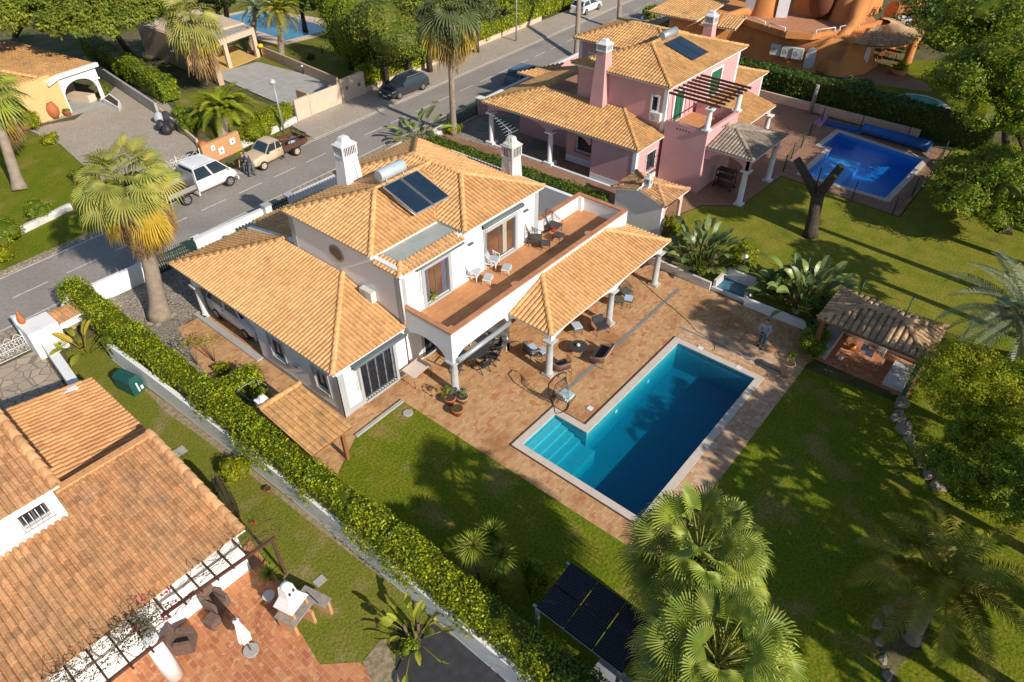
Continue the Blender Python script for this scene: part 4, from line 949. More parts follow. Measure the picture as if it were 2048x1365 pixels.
def ring(mb, x, cy, cz, ry, rz, w, th, n=28):
 V_ = [];
 for k in range(n):
  t = 2 * math.pi * k / n
  for (f, dx) in ((1, 0), (1, -th), (1 + w, -th), (1 + w, 0)): V_.append((x + dx, cy + ry * f * math.cos(t), cz + rz * f * math.sin(t)))
 i = mb.addv(V_); mb.addf([[i + k * 4 + j, i + ((k + 1) % n) * 4 + j, i + ((k + 1) % n) * 4 + (j + 1) % 4, i + k * 4 + (j + 1) % 4] for k in range(n) for j in range(4)], 0, 0.5)
ring(mb, 15.455, *oc, 0.42, 0.34, 0.28, 0.035); ow = mb.build("oval_window", mat("beige_trim", (0.40, 0.31, 0.25), rough=0.85), V)
mb = MB(); n = 28; i = mb.addv([(15.44, oc[0] + 0.42 * math.cos(2 * math.pi * k / n), oc[1] + 0.34 * math.sin(2 * math.pi * k / n)) for k in range(n)]); mb.addf([list(range(i, i + n))[::-1]]); mb.build("pane", MATS["window_glass"], ow)
def r_main(mb):
 hip_roof(mb, 15.3, 24.5, 20.95, 27.4, 5.7, 0.285, sides="WSN", ridges=False)
 A = (18.52, 24.17, 6.62)
 e = 0.045
 for p in ((15.3, 20.95, 5.7), (15.3, 27.4, 5.7)): ridge(mb, (p[0], p[1], p[2] + e), (A[0], A[1], A[2] + e))
 ridge(mb, (A[0], A[1], A[2] + e), (22.2, 24.17, 6.64 + e))
 hip_roof(mb, 19.45, 25.4, 19.2, 28.6, 5.7, 0.305, sides="WESN")
tile_obj("roof", V, r_main)
def r_bay(mb):
 roof_plane(mb, (15.3, 19.15, 5.42), (1, 0), (0, 1), [(0, 0), (4.1, 0), (4.1, 0.62), (0.62, 0.62)], 0.28)
 roof_plane(mb, (15.3, 20.95, 5.42), (0, -1), (1, 0), [(0, 0), (1.8, 0), (1.18, 0.62), (0, 0.62)], 0.28)
 ridge(mb, (15.3, 19.15, 5.46), (15.95, 19.8, 5.64), 0.12, 0.3)
tile_obj("bay_roof", V, r_bay)
mb = MB(); mb.box(15.9, 19.5, 19.82, 21.2, 5.3, 5.60); mb.build("flat_roof_strip", MATS["grey_strip"], V)
mb = MB(); mb.tube([(15.35, 19.2, 5.38), (15.35, 19.2, 2.9)], 0.05, 8); mb.ell((15.36, 19.14, 5.44), 0.13, 8, 6); mb.ell((15.3, 20.9, 5.68), 0.1, 8, 6); mb.build("downpipe", MATS["white_trim"], V)
def r_wing(mb):
 P_ = 0.27; z = 2.6; x0, y0, y1 = 11.2, 19.25, 32.45; d = 4.22
 roof_plane(mb, (x0, y1, z), (0, -1), (1, 0), [(0, 0), (y1 - y0, 0), (y1 - y0 - d, d), (d, d)], P_)
 roof_plane(mb, (x0, y0, z), (1, 0), (0, 1), [(0, 0), (d - 0.1, 0), (d - 0.1, 0.12), (d, d)][:2] + [(d, 0.0), (d, d)] if False else [(0, 0), (4.1, 0), (4.2, d)], P_)
 roof_plane(mb, (18.2, y1, z), (-1, 0), (0, -1), [(0, 0), (7.0, 0), (7.0 - d, d), (0, d)], P_)
 roof_plane(mb, (15.42, 28.0, z + d * P_ - 0.02), (0, -1), (0.0001, 0.00001), [(0, 0), (0.01, 0), (0.01, 0.01)], P_) if False else None
 A = (x0 + d, y0 + d, z + d * P_ + 0.045); B = (x0 + d, y1 - d, z + d * P_ + 0.045)
 ridge(mb, (x0, y0, z + 0.045), A); ridge(mb, (x0, y1, z + 0.045), B); ridge(mb, B, (18.2, y1 - d, B[2]))
tile_obj("wing_roof", V, r_wing)
mb = MB(); mb.hexa([(16.0, 27.3, 3.4), (18.5, 27.3, 3.4), (18.5, 27.5, 3.4), (16.0, 27.5, 3.4), (16.0, 27.3, 3.8), (18.5, 27.3, 3.8), (18.5, 27.5, 3.8), (16.0, 27.5, 3.8)])
a = G(487, 455, 2.75); b = G(603, 488, 3.75)
mb.hexa([(15.55, 31.9, 2.3), (15.8, 31.9, 2.3), (15.8, 27.3, 2.3), (15.55, 27.3, 2.3), (15.55, 31.9, 2.98), (15.8, 31.9, 2.98), (15.8, 27.3, 3.95), (15.55, 27.3, 3.95)])
mb.build("parapet", WW, V)
def r_back(mb):
 roof_plane(mb, (15.9, 31.0, 2.35), (0.0, -1), (1, 0), [(0, 0), (3.6, 0), (3.6, 3.5), (0, 3.5)], 0.2)
 roof_plane(mb, (21.6, 33.2, 2.4), (-1, 0), (0, -1), [(0, 0), (5.0, 0), (3.4, 4.6), (0, 4.6)], 0.25)
tile_obj("entrance_roof", V, r_back)
mb = MB(); mb.vprism((FX0, 30.8, 0), (0, -1), [(0, 2.5), (0, 1.95)] + arch_pts(0.35, 5.3, 1.95, 2.32) + [(5.45, 1.95), (5.45, 2.5)], 0.25)
mb.vprism((15.3, 30.8, 0), (-1, 0), [(0, 2.5), (0, 1.95)] + arch_pts(0.3, 3.55, 1.95, 2.32) + [(3.9, 1.95), (3.9, 2.5)], -0.25); mb.build("carport_arch", WW, V)
for x in (11.45, 15.3): mb = MB(); column(mb, x, 30.7, 0, 1.96, 0.16); mb.build("column", MATS["white_weathered"], V)
TX0, TX1, TY0, TY1, TZ = 15.45, 29.25, 16.4, 19.4, 2.8
mb = MB(); mb.box(TX0 + 0.23, TX1 - 0.23, TY0 + 0.23, TY1, 2.5, TZ); mb.build("terrace_slab", MATS["white_wall"], V)
mb = MB(); mb.box(TX0 + 0.23, TX1 - 0.23, TY0 + 0.23, TY1 - 0.002, TZ, TZ + 0.012); mb.build("terrace_floor", MATS["terrace_tile"], V)
mb = MB()
mb.vprism((TX0, TY0, 0), (1, 0), [(0, 3.62), (0, 1.98)] + [(0.25, 1.98)] + [(0.25, 2.0), (0.35, 2.25), (0.75, 2.45), (3.1, 2.5), (3.5, 2.45), (3.75, 1.98), (4.0, 1.98), (4.0, 2.5), (13.8, 2.5), (13.8, 3.62)], 0.22)
mb.vprism((TX0, TY1, 0), (0, -1), [(0, 3.62), (0, 1.98)] + arch_pts(0.05, 2.55, 1.98, 2.6) + [(2.78, 1.98), (2.78, 3.62)], 0.22)
wall(mb, (TX1, TY0 + 0.22), (TX1, TY1 + 0.25), 2.4, 3.62, 0.22); wall(mb, (TX1 - 0.22, 19.63), (25.2, 19.63), 2.8, 3.62, 0.23)
mb.box(TX1 - 0.44, TX1 - 0.2, 19.14, 19.4, 2.8, 3.62)
mb.build("terrace_parapet", WW, V)
mb = MB()
mb.box(TX0 - 0.02, TX1 + 0.02, TY0 - 0.02, TY0 + 0.25, 3.62, 3.69); mb.box(TX0 - 0.02, TX0 + 0.25, TY0 + 0.25, TY1 - 0.02, 3.62, 3.69); mb.box(TX1 - 0.25, TX1 + 0.02, TY0 + 0.25, 19.66, 3.62, 3.69); mb.box(25.45, TX1 - 0.25, 19.38, 19.66, 3.62, 3.69)
for x in (TX0 + 4.6, TX0 + 10.5): mb.lathe((x, TY0 + 0.26, 3.62), [(0.22, 0), (0.22, 0.068)], 14)
mb.box(TX0 + 0.25, TX0 + 0.45, TY0 + 0.25, TY0 + 0.42, 3.62, 3.69)
mb.build("parapet_coping", MATS["terracotta_coping"], V)
def r_porch(mb):
 z = 2.55; y = 13.85; P_ = 0.34; d = TY0 - y - 0.01
 roof_plane(mb, (19.2, y, z), (1, 0), (0, 1), [(0, 0), (10.45, 0), (10.45 - d, d), (d, d)], P_)
 roof_plane(mb, (19.2, TY0, z), (0, -1), (1, 0), [(0, 0), (d, 0), (0, d)], P_)
 roof_plane(mb, (29.65, y, z), (0, 1), (-1, 0), [(0, 0), (d + 0.25, 0), (d + 0.25, d), (d, d)], P_)
 e = 0.045
 ridge(mb, (19.2, y, z + e), (19.2 + d, y + d, z + d * P_ + e)); ridge(mb, (29.65, y, z + e), (29.65 - d, y + d, z + d * P_ + e))
tile_obj("porch_roof", V, r_porch)
mb = MB()
for a0, a1, s in ((0, 5.2, 0), (5.2, 9.75, 0)):
 mb.vprism((19.25 + a0 + 0.05, 13.92, 0), (1, 0), [(0, 2.5), (0, 2.12), (0.2, 2.12)] + arch_pts(0.2, a1 - a0 - 0.2, 2.12, 2.40) + [(a1 - a0, 2.12), (a1 - a0, 2.5)], 0.2)
mb.vprism((19.3, 16.4, 0), (0, -1), [(0, 2.5), (0, 2.2), (0.3, 2.35), (2.0, 2.35), (2.28, 2.12), (2.28, 2.5)], 0.2)
mb.vprism((29.25, 14.12, 0), (0, 1), [(0, 2.5), (0, 2.12), (0.3, 2.35), (2.0, 2.35), (2.28, 2.2), (2.28, 2.5)], 0.2)
mb.build("porch_beam", WW, V)
for x, y, r in ((15.62, 16.55, 0.18), (19.35, 14.02, 0.17), (24.4, 14.02, 0.17), (28.95, 14.02, 0.17)):
 mb = MB(); column(mb, x, y, 0.016, 2.14 if x > 16 else 2.0, r); mb.build("column", MATS["grey_column"], V)
mb = MB(); mb.box(19.35, 19.55, 16.62, 18.2, 0.0, 2.5); mb.box(19.3, 19.6, 16.62, 18.0, 0.017, 0.5, 0); mb.build("pier", MATS["white_weathered"], V)
def cassette(p, u, a0, a1, z, par, r=0.1, out=0.12):
 mb = MB(); l = math.hypot(*u); ux, uy = u[0] / l, u[1] / l; nx, ny = uy, -ux; Q = lambda a, d, zz: (p[0] + ux * a + nx * d, p[1] + uy * a + ny * d, zz)
 mb.tube([Q(a0, out, z), Q(a1, out, z)], r, 10, 0); mb.hexa([Q(a0, 0, z), Q(a1, 0, z), Q(a1, out + 0.05, z), Q(a0, out + 0.05, z), Q(a0, 0, z + r), Q(a1, 0, z + r), Q(a1, out, z + r), Q(a0, out, z + r)])
 mb.tube([Q(a0 + 0.12, 0.16, z - 0.05), Q(a0 + 0.12, 0.1, z - 1.5)], 0.012, 4); mb.tube([Q(a0 + 0.25, 0.16, z - 0.05), Q(a0 + 0.25, 0.1, z - 1.45)], 0.012, 4)
 return mb.build("awning", MATS["awning_grey"], par)
cassette((15.45, 19.4), Sx, 0.95, 3.95, 5.2, V); cassette((15.45, 19.4), Sx, 5.35, 8.35, 5.3, V); cassette((FX0, FY), Sx, 0.75, 3.7, 2.47, V, 0.08, 0.2)
mb = MB(); mb.tube([(15.6, 16.25, 2.12), (19.15, 16.25, 2.12)], 0.12, 10); mb.build("awning", MATS["grey_metal"], V)
for a in (4.5, 8.65):
 mb = MB(); fb(mb, (15.45, 19.4), Sx, a - 0.16, a + 0.16, 4.78, 4.86, 0.0, 0.12); mb.build("wall_lamp", MATS["dark_frame"], V)
mb = MB(); fb(mb, (FX0, 30.8), W_, 8.4, 8.75, 1.3, 1.42, 0.0, 0.12); mb.build("wall_lamp", MATS["dark_frame"], V)
mb = MB(); mb.box(11.0, 11.34, 25.4, 31.2, 0.017, 0.10); mb.build("kerb", MATS["concrete"], V)
def ac_unit(name, label, c, rz, m="ac_white", w=0.8, h=0.56, d=0.3, group=None):
 r = thing(name, label, "air conditioner", c, rz, group); mb = MB(); mb.box(-w / 2, w / 2, -d, 0, 0, h); mb.build("casing", MATS[m], r, rel=False)
 mb = MB();
 for k in range(7):
  q = 0.03 + k * 0.03; mb.tube([(-0.12 + q * math.cos(t), -d - 0.012, h / 2 + q * math.sin(t)) for t in np.linspace(0, 6.283, 17)], 0.006, 3)
 mb.build("fan_grille", MATS["grey_metal"], r, rel=False)
 mb = MB(); mb.box(-w / 2 + 0.1, -w / 2 + 0.14, -d, 0.04, -0.12, 0); mb.box(w / 2 - 0.14, w / 2 - 0.1, -d, 0.04, -0.12, 0); mb.build("bracket", MATS["grey_metal"], r, rel=False)
 return r
ac_unit("air_conditioner", "white air conditioner on the side wall of the white villa above its wing roof", (15.43, 21.55, 3.18), rad(-90))
def chimney(name, label, x, y, z0, z1, zt, a, b, m, capm="white_trim", flare=1.35, body_split=None, label_cat="chimney"):
 r = thing(name, label, label_cat, (x, y, z0)); mb = MB(); A, B = a * flare, b * flare
 zs = z0 + (z1 - z0) * 1.0
 lo = [(-A, -B), (A, -B), (A, B), (-A, B)]; hi = [(-a, -b), (a, -b), (a, b), (-a, b)]
 mb.hexa([(x + p, y + q, z0) for p, q in lo] + [(x + p, y + q, z1) for p, q in hi]); mb.build("shaft", MATS[m], r)
 mb = MB(); e = 0.05; h = zt - z1
 mb.box(x - a - e, x + a + e, y - b - e, y + b + e, z1, z1 + 0.05)
 for k in range(-1, 2, 2):
  for q in range(-1, 2, 2): mb.box(x + k * a - 0.04, x + k * a + 0.04, y + q * b - 0.04, y + q * b + 0.04, z1 + 0.05, z1 + h * 0.55)
 nx = max(3, round(2 * a / 0.11)); ny = max(3, round(2 * b / 0.11))
 for k in range(1, nx):
  xx = x - a + 2 * a * k / nx
  for yy in (y - b, y + b): mb.box(xx - 0.018, xx + 0.018, yy - 0.02, yy + 0.02, z1 + 0.05, z1 + h * 0.55)
 for k in range(1, ny):
  yy = y - b + 2 * b * k / ny
  for xx in (x - a, x + a): mb.box(xx - 0.02, xx + 0.02, yy - 0.018, yy + 0.018, z1 + 0.05, z1 + h * 0.55)
 mb.box(x - a - e * 1.5, x + a + e * 1.5, y - b - e * 1.5, y + b + e * 1.5, z1 + h * 0.55, z1 + h * 0.55 + 0.06)
 zc = z1 + h * 0.55 + 0.06; hh = zt - zc; pr = [(1.0, 0), (0.95, 0.12), (0.62, 0.42), (0.5, 0.85), (0.4, 1.0)]
 for (f0, t0), (f1, t1) in zip(pr[:-1], pr[1:]):
  mb.hexa([(x + s * a * f0, y + t * b * f0, zc + hh * t0) for s, t in ((-1, -1), (1, -1), (1, 1), (-1, 1))] + [(x + s * a * f1, y + t * b * f1, zc + hh * t1) for s, t in ((-1, -1), (1, -1), (1, 1), (-1, 1))])
 mb.build("cap", MATS[capm], r)
 mb = MB(); mb.box(x - a + 0.08, x + a - 0.08, y - b + 0.08, y + b - 0.08, z1 + 0.03, z1 + h * 0.55); mb.build("flue", MATS["soil"], r)
 return r
c1 = chimney("chimney", "broad white tapered chimney on the road side of the white villa roof", 19.2, 26.95, 5.6, 7.35, 8.3, 0.42, 0.33, "white_wall", flare=1.28)
mb = MB(); mb.tube([(19.3, 26.6, 7.4), (19.35, 26.5, 6.8), (19.42, 26.42, 5.9)], 0.02, 5); c1b = mb.build("cable", MATS["white_trim"], c1)
chimney("chimney", "weathered white chimney with an aerial at the east edge of the villa roof", 25.35, 21.35, 5.0, 6.75, 7.8, 0.34, 0.34, "white_weathered", "white_weathered", 1.25)
r = thing("tv_antenna", "yagi aerial on a mast beside the weathered chimney", "antenna", (25.0, 21.2, 5.6)); mb = MB()
mb.tube([(24.98, 21.2, 5.6), (24.98, 21.2, 8.3)], 0.022, 6); mb.build("mast", MATS["grey_metal"], r)
mb = MB(); mb.tube([(24.98, 21.0, 8.2), (24.98, 22.2, 8.75)], 0.018, 5)
for k in range(8):
 f = k / 7; c = (24.98, 21.0 + 1.2 * f, 8.2 + 0.55 * f); l = 0.5 * (1 - f * 0.85); mb.tube([(c[0] - l, c[1], c[2]), (c[0] + l, c[1], c[2])], 0.013, 4)
mb.build("aerial_element", MATS["grey_metal"], r)
r = thing("solar_water_heater", "silver water tank with two dark solar panels on the white villa roof", "solar heater", (19.5, 24, 6.3))
hx, lx = [Vector((18.78, 24.25, 6.86)), Vector((21.05, 24.25, 6.86))], [Vector((17.98 + 0.12, 21.45, 6.42)), Vector((20.2, 21.45, 6.42))]
hx = [Vector(G(712, 381, 6.95)), Vector(G(826, 349, 6.95))]; lx = [Vector(G(811, 433, 6.35)), Vector(G(877, 398, 6.35))]
hx = [Vector((18.55, 23.55, 6.98)), Vector((20.75, 23.55, 6.98))]; lx = [Vector((18.55, 21.35, 6.3)), Vector((20.75, 21.35, 6.3))]
n_ = (lx[1] - lx[0]).cross(hx[0] - lx[0]).normalized()
for k in range(2):
 f0, f1 = (0, 0.485) if k == 0 else (0.515, 1)
 q = [lx[0].lerp(lx[1], f0), lx[0].lerp(lx[1], f1), hx[0].lerp(hx[1], f1), hx[0].lerp(hx[1], f0)]
 mb = MB(); mb.hexa([p - n_ * 0.09 for p in q] + q); pn = mb.build("panel", MATS["alu"], r)
 c_ = (q[0] + q[1] + q[2] + q[3]) / 4; q2 = [p + (c_ - p) * 0.05 + n_ * 0.006 for p in q]; mb = MB(); mb.poly(q2); mb.build("collector_glass", MATS["solar_glass"], pn)
tc = Vector((19.75, 24.3, 7.1)); mb = MB(); ax = Vector((1, 0.02, 0)).normalized()
mb.tube([tc - ax * 0.82, tc - ax * 0.78, tc + ax * 0.78, tc + ax * 0.82], [0.27, 0.31, 0.31, 0.27], 20); mb.build("tank", MATS["tank_metal"], r)
mb = MB()
for s in (-0.55, 0.55):
 for d in (-0.25, 0.25): mb.tube([tc + ax * s + Vector((0, d, -0.1)), tc + ax * s + Vector((0, d * 1.3, -0.62))], 0.02, 4)
mb.tube([(18.7, 23.6, 6.9), (18.45, 22.4, 6.55), (18.5, 21.4, 6.25)], 0.02, 5); mb.build("mounting_frame", MATS["alu"], r)
def bwall(name, label, p, q, z1, th=0.22, m="white_wall", z0=0.0, cap=None, cat="garden wall"):
 mb = MB(); wall(mb, p, q, z0, z1, th)
 if cap:
  r = thing(name, label, cat, (*p[:2], z0)); mb.build("wall", MATS[m], r); u = Vector((q[0] - p[0], q[1] - p[1])).normalized(); mb = MB(); o = Vector((-u.y, u.x)) * th / 2
  mb.bar((p[0] + o.x, p[1] + o.y, z1 + 0.03), (q[0] + o.x, q[1] + o.y, z1 + 0.03), th + 0.08, 0.06); mb.build("coping", MATS[cap], r); return r
 return tag(mb.build(name, MATS[m], None, loc=(*p[:2], z0)), label, cat)
bwall("garden_wall", "white road wall behind the hedge end near the tall fan palm", (7.9, 36.05), (11.1, 36.05), 1.15)
bwall("garden_wall", "long white road wall between the carport gate and the house entrance", (14.6, 36.1), (18.9, 36.1), 1.1, cap="white_trim")
bwall("garden_wall", "white road wall with dark shrubs behind the broad chimney", (20.9, 36.15), (26.6, 36.3), 1.1, cap="white_trim")
bwall("garden_wall", "short white road wall by the traveller palm", (26.8, 36.32), (31.5, 36.9), 1.0, cap="white_trim")
def pier(label, x, y, w, h, m="white_wall", cap="grey_trim"):
 r = thing("gate_pier", label, "gate pillar", (x, y, 0)); mb = MB(); mb.box(x - w, x + w, y - w, y + w, 0, h); mb.build("shaft", MATS[m], r)
 mb = MB(); mb.box(x - w - 0.05, x + w + 0.05, y - w - 0.05, y + w + 0.05, h, h + 0.1); mb.build("cap", MATS[cap], r); return r
pier("white pillar at the carport end of the long road wall", 14.4, 36.0, 0.22, 1.2, cap="white_trim"); pier("blue shaded pillar left of the small entrance gate", 19.15, 36.0, 0.22, 1.35); pier("blue shaded pillar right of the small entrance gate", 20.85, 36.05, 0.22, 1.35)
def bar_gate(name, label, p, q, h, m, n=None, top=None, z0=0.06, dense=0.13, cat="gate"):
 p = Vector((*p, 0)); q = Vector((*q, 0)); L_ = (q - p).length; n = n or round(L_ / dense); mb = MB()
 for k in range(n + 1):
  c = p.lerp(q, k / n); mb.bar((c.x, c.y, z0 + 0.1), (c.x, c.y, z0 + h + (top(k / n) if top else 0)), 0.03, 0.05, up=(q - p).normalized())
 r = thing(name, label, cat, (p.x, p.y, 0)); mb.build("bar", m, r); mb = MB()
 mb.bar((p.x, p.y, z0 + 0.12), (q.x, q.y, z0 + 0.12), 0.05, 0.06); mb.bar((p.x, p.y, z0 + h * 0.85), (q.x, q.y, z0 + h * 0.85), 0.05, 0.06)
 for c in (p, q): mb.bar((c.x, c.y, 0), (c.x, c.y, z0 + h), 0.08, 0.08)
 mb.build("rail", m, r); return r
bar_gate("driveway_gate", "dark green barred gate across the carport driveway", (11.2, 35.95), (14.15, 35.95), 1.35, MATS["dark_green_metal"])
bar_gate("entrance_gate", "small dark barred gate between two blue shaded pillars", (19.4, 36.0), (20.6, 36.0), 1.25, MATS["dark_green_metal"])
r = thing("patio_table", "pale folding table standing against the white villa beside the barred door", "table", (*G(836, 758), )); c = G(836, 762)
mb = MB(); q = [G(803, 741, 0.72), G(828, 757, 0.72), G(862, 730, 0.72), G(836, 715, 0.72)]; mb.hexa([(p[0], p[1], 0.69) for p in q[::-1]][::-1] + [(p[0], p[1], 0.72) for p in q]); mb.build("table_top", mat("pale_board", (0.62, 0.52, 0.45), rough=0.7), r)
for p in q: mb = MB(); mb.tube([(p[0] * 0.94 + c[0] * 0.06, p[1] * 0.94 + c[1] * 0.06, 0.016), (p[0] * 0.97 + c[0] * 0.03, p[1] * 0.97 + c[1] * 0.03, 0.69)], 0.015, 5); mb.build("leg", MATS["dark_frame"], r)
r = thing("garden_shelter", "small tiled lean-to shelter on a wooden post beside the long hedge", "shelter", (9.9, 17.4, 0))
def r_sh(mb): roof_plane(mb, (8.15, 16.8, 2.12), (1, 0), (0, 1), [(0, 0), (1.95, 0), (1.95, 3.2), (0, 3.2)], 0.12, w=0.26, h=0.075); ridge(mb, (8.15, 20.0, 2.56), (10.1, 20.0, 2.56), 0.13)
mb = MB(); r_sh(mb); mb.build("roof", [MATS["tile_pink"], MATS["wood_warm"]], r)
mb = MB(); mb.box(9.8, 9.95, 17.2, 17.35, 0, 2.1); mb.box(8.35, 8.5, 17.2, 17.35, 0, 2.1); mb.bar((8.2, 17.27, 2.05), (10.05, 17.27, 2.05), 0.1, 0.12); mb.build("post", MATS["wood_warm"], r)
mb = MB(); mb.box(8.35, 8.6, 17.6, 19.9, 0.0, 1.9); mb.box(8.6, 9.3, 18.9, 19.8, 0.0, 0.9); mb.build("wall", MATS["white_weathered"], r)
chimney("chimney", "small white cone chimney between the shelter and the hedge", 8.5, 20.35, 0.6, 2.2, 2.75, 0.16, 0.16, "white_weathered", "white_wall", 1.2)
mb = MB(); c = G(805, 820); mb.lathe((c[0], c[1] - .35, 0.018), [(0.24, 0), (0.24, 0.03), (0.2, 0.035)], 18); tag(mb.build("drain_cover", MATS["concrete"], None, loc=c), "small round pale drain cover at the lawn corner", "drain cover")
r = thing("solar_shelter", "shelter roofed with dark dotted solar panels beside the big fan palm", "shelter", (9.0, 6.5, 0))
sx0, sx1, sy0, sy1 = 8.75, 10.55, 3.3, 6.45
for k in range(3):
 y0 = sy0 + (sy1 - sy0) * k / 3 + 0.02; y1 = sy0 + (sy1 - sy0) * (k + 1) / 3 - 0.02
 for j in range(2):
  x0 = sx0 + (sx1 - sx0) * j / 2 + 0.01; x1 = sx0 + (sx1 - sx0) * (j + 1) / 2 - 0.01
  z = lambda x: 2.25 + (x - sx0) * 0.14
  mb = MB(); mb.hexa([(x0, y0, z(x0)), (x1, y0, z(x1)), (x1, y1, z(x1)), (x0, y1, z(x0)), (x0, y0, z(x0) + 0.04), (x1, y0, z(x1) + 0.04), (x1, y1, z(x1) + 0.04), (x0, y1, z(x0) + 0.04)]); pn = mb.build("panel", MATS["panel_black"], r)
  mb = MB(); nx, ny = 13, 15
  for a in range(1, nx):
   for b in range(1, ny):
    cx = x0 + (x1 - x0) * a / nx; cy = y0 + (y1 - y0) * b / ny; s = 0.008; zz = z(cx) + 0.043; i = mb.addv([(cx - s, cy, zz - s * .14), (cx, cy - s, zz), (cx + s, cy, zz + s * .14), (cx, cy + s, zz)]); mb.addf([[i, i + 1, i + 2, i + 3]])
  mb.build("cell_marks", MATS["alu"], pn)
mb = MB()
for x in (sx0 + 0.05, sx1 - 0.05):
 mb.bar((x, sy0 - 0.1, 2.19 + (x - sx0) * .14), (x, sy1 + 0.12, 2.19 + (x - sx0) * .14), 0.07, 0.08)
mb.build("beam", MATS["alu"], r)
for x in (sx0 + 0.05, sx1 - 0.05):
 for y in (sy0 + 0.1, sy1 - 0.05): mb = MB(); mb.box(x - 0.06, x + 0.06, y - 0.06, y + 0.06, 0, 2.15 + (x - sx0) * .14); mb.build("post", MATS["alu"], r)
mb = MB(); mb.box(7.95 + .9, 9.6, 3.0, 4.4, 0.0, 0.45); tag(mb.build("storage_box", MATS["grey_metal"], None, loc=(9, 3.5, 0)), "grey green storage box on the ground under the panel shelter", "storage box")
K = thing("villa", "pink two storey villa with green shutters, a brown pergola balcony and carport arches", "villa", (40.3, 20.7, 0))
PW, PB = MATS["pink_wall"], MATS["white_trim"]
mb = MB()
wall(mb, (40.35, 27.8), (40.35, 20.7), 0, 6.3, 0.25, [(27.8 - 21.75, 27.8 - 21.35, 4.6, 5.5)])
wall(mb, (40.6, 20.7), (50.8, 20.7), 0, 6.3, 0.25, [(0.9, 2.1, 3.6, 5.6), (5.9, 7.5, 3.9, 5.65)])
wall(mb, (50.8, 20.95), (50.8, 31.2), 0, 6.3, 0.25); wall(mb, (50.55, 31.2), (45.2, 31.2), 0, 6.3, 0.25); wall(mb, (45.2, 30.95), (45.2, 28.05), 0, 6.3, 0.25); wall(mb, (45.2, 27.8), (40.6, 27.8), 0, 6.3, 0.25)
wall(mb, (37.2, 24.2), (37.2, 20.7), 0, 3.1, 0.25); wall(mb, (37.45, 20.7), (40.35, 20.7), 0, 3.1, 0.25, [(1.2, 2.3, 1.0, 2.3)])
wall(mb, (38.6, 27.3), (38.6, 24.2), 0, 3.1, 0.2, [(1.0, 2.3, 1.1, 2.1)]); wall(mb, (40.35, 24.2), (37.45, 24.2), 0, 3.1, 0.2)
wall(mb, (40.2, 33.0), (40.2, 27.8), 0, 3.1, 0.15); wall(mb, (47.0, 33.0), (40.3, 33.0), 0, 1.2, 0.2)
wall(mb, (50.8, 20.6), (56.2, 20.6), 0, 3.1, 0.25); wall(mb, (56.2, 20.85), (56.2, 25.6), 0, 3.1, 0.25)
mb.build("wall", MATS["pink_wall"], K)
mb = MB(); fb(mb, (40.6, 20.7), (1, 0), 0.3, 10.2, 3.1, 6.28, 0.0, 0.012) if False else None
for (p, u, a0, a1, z0, z1) in (((40.35, 27.8), (0, -1), 6.85, 7.12, 3.0, 6.25), ((40.35, 20.7), (1, 0), -0.02, 0.3, 3.0, 6.25), ((40.35, 20.7), (1, 0), 10.15, 10.47, 3.0, 6.25), ((37.2, 24.2), (0, -1), 3.25, 3.52, 0, 3.05), ((37.2, 20.7), (1, 0), -0.02, 0.3, 0, 3.05), ((38.6, 27.3), (0, -1), 0, 3.1, 0.0, 0.5), ((37.2, 24.2), (0, -1), 0, 3.25, 0, 0.5), ((37.2, 20.7), (1, 0), 0.3, 3.15, 0, 0.5), ((45.2, 31.2), (0, -1), -0.02, 0.3, 3.5, 6.25), ((50.8, 20.6), (1, 0), 5.15, 5.42, 0, 3.05)):
 fb(mb, p, u, a0, a1, z0, z1, -0.01, 0.025)
mb.build("trim_band", PB, K)
def shutter(par, p, u, a0, a1, z0, z1, n=2):
 mb = MB(); w = 0.17
 fb(mb, p, u, a0 - w, a0, z0 - 0.05, z1 + w, -0.02, 0.03); fb(mb, p, u, a1, a1 + w, z0 - 0.05, z1 + w, -0.02, 0.03); fb(mb, p, u, a0, a1, z1, z1 + w, -0.02, 0.03)
 w_ = mb.build("shuttered_door", PB, par)
 for k in range(n):
  mb = MB(); x0 = a0 + (a1 - a0) * k / n + 0.01; x1 = a0 + (a1 - a0) * (k + 1) / n - 0.01; fb(mb, p, u, x0, x1, z0, z1, -0.1, -0.05)
  s = round((z1 - z0) / 0.12)
  for j in range(s): fb(mb, p, u, x0 + 0.05, x1 - 0.05, z0 + 0.06 + j * 0.12, z0 + 0.13 + j * 0.12, -0.05, -0.035)
  mb.build("shutter", MATS["green_shutter"], w_)
shutter(K, (40.6, 20.7), (1, 0), 0.9, 2.1, 3.6, 5.6); shutter(K, (40.6, 20.7), (1, 0), 5.9, 7.5, 3.9, 5.65)
window(K, (40.35, 27.8), (0, -1), 6.05, 6.45, 4.6, 5.5, surround=PB, mull=0, sw=0.12)
window(K, (38.6, 27.3), (0, -1), 1.0, 2.3, 1.1, 2.1, surround=PB, mull=1, sw=0.1, bars="bulge")
window(K, (37.2, 20.7), (1, 0), 1.45, 2.55, 1.0, 2.3, surround=PB, mull=1, sw=0.1, bars="bulge")
window(K, (45.2, 31.2), (0, -1), 1.0, 1.5, 4.3, 5.4, surround=PB, mull=0, sw=0.12)
def tp(par, name, fn, m="tile_pink", sof="soffit"):
 mb = MB(); fn(mb); return mb.build(name, [MATS[m], MATS[sof]], par)
def r_up(mb):
 hip_roof(mb, 40.05, 51.2, 20.4, 28.3, 6.4, 0.28, sides="WSE", w=0.24)
 hip_roof(mb, 44.85, 51.2, 23.0, 31.6, 6.4, 0.30, sides="WEN", w=0.24, ridges=True)
tp(K, "roof", r_up)
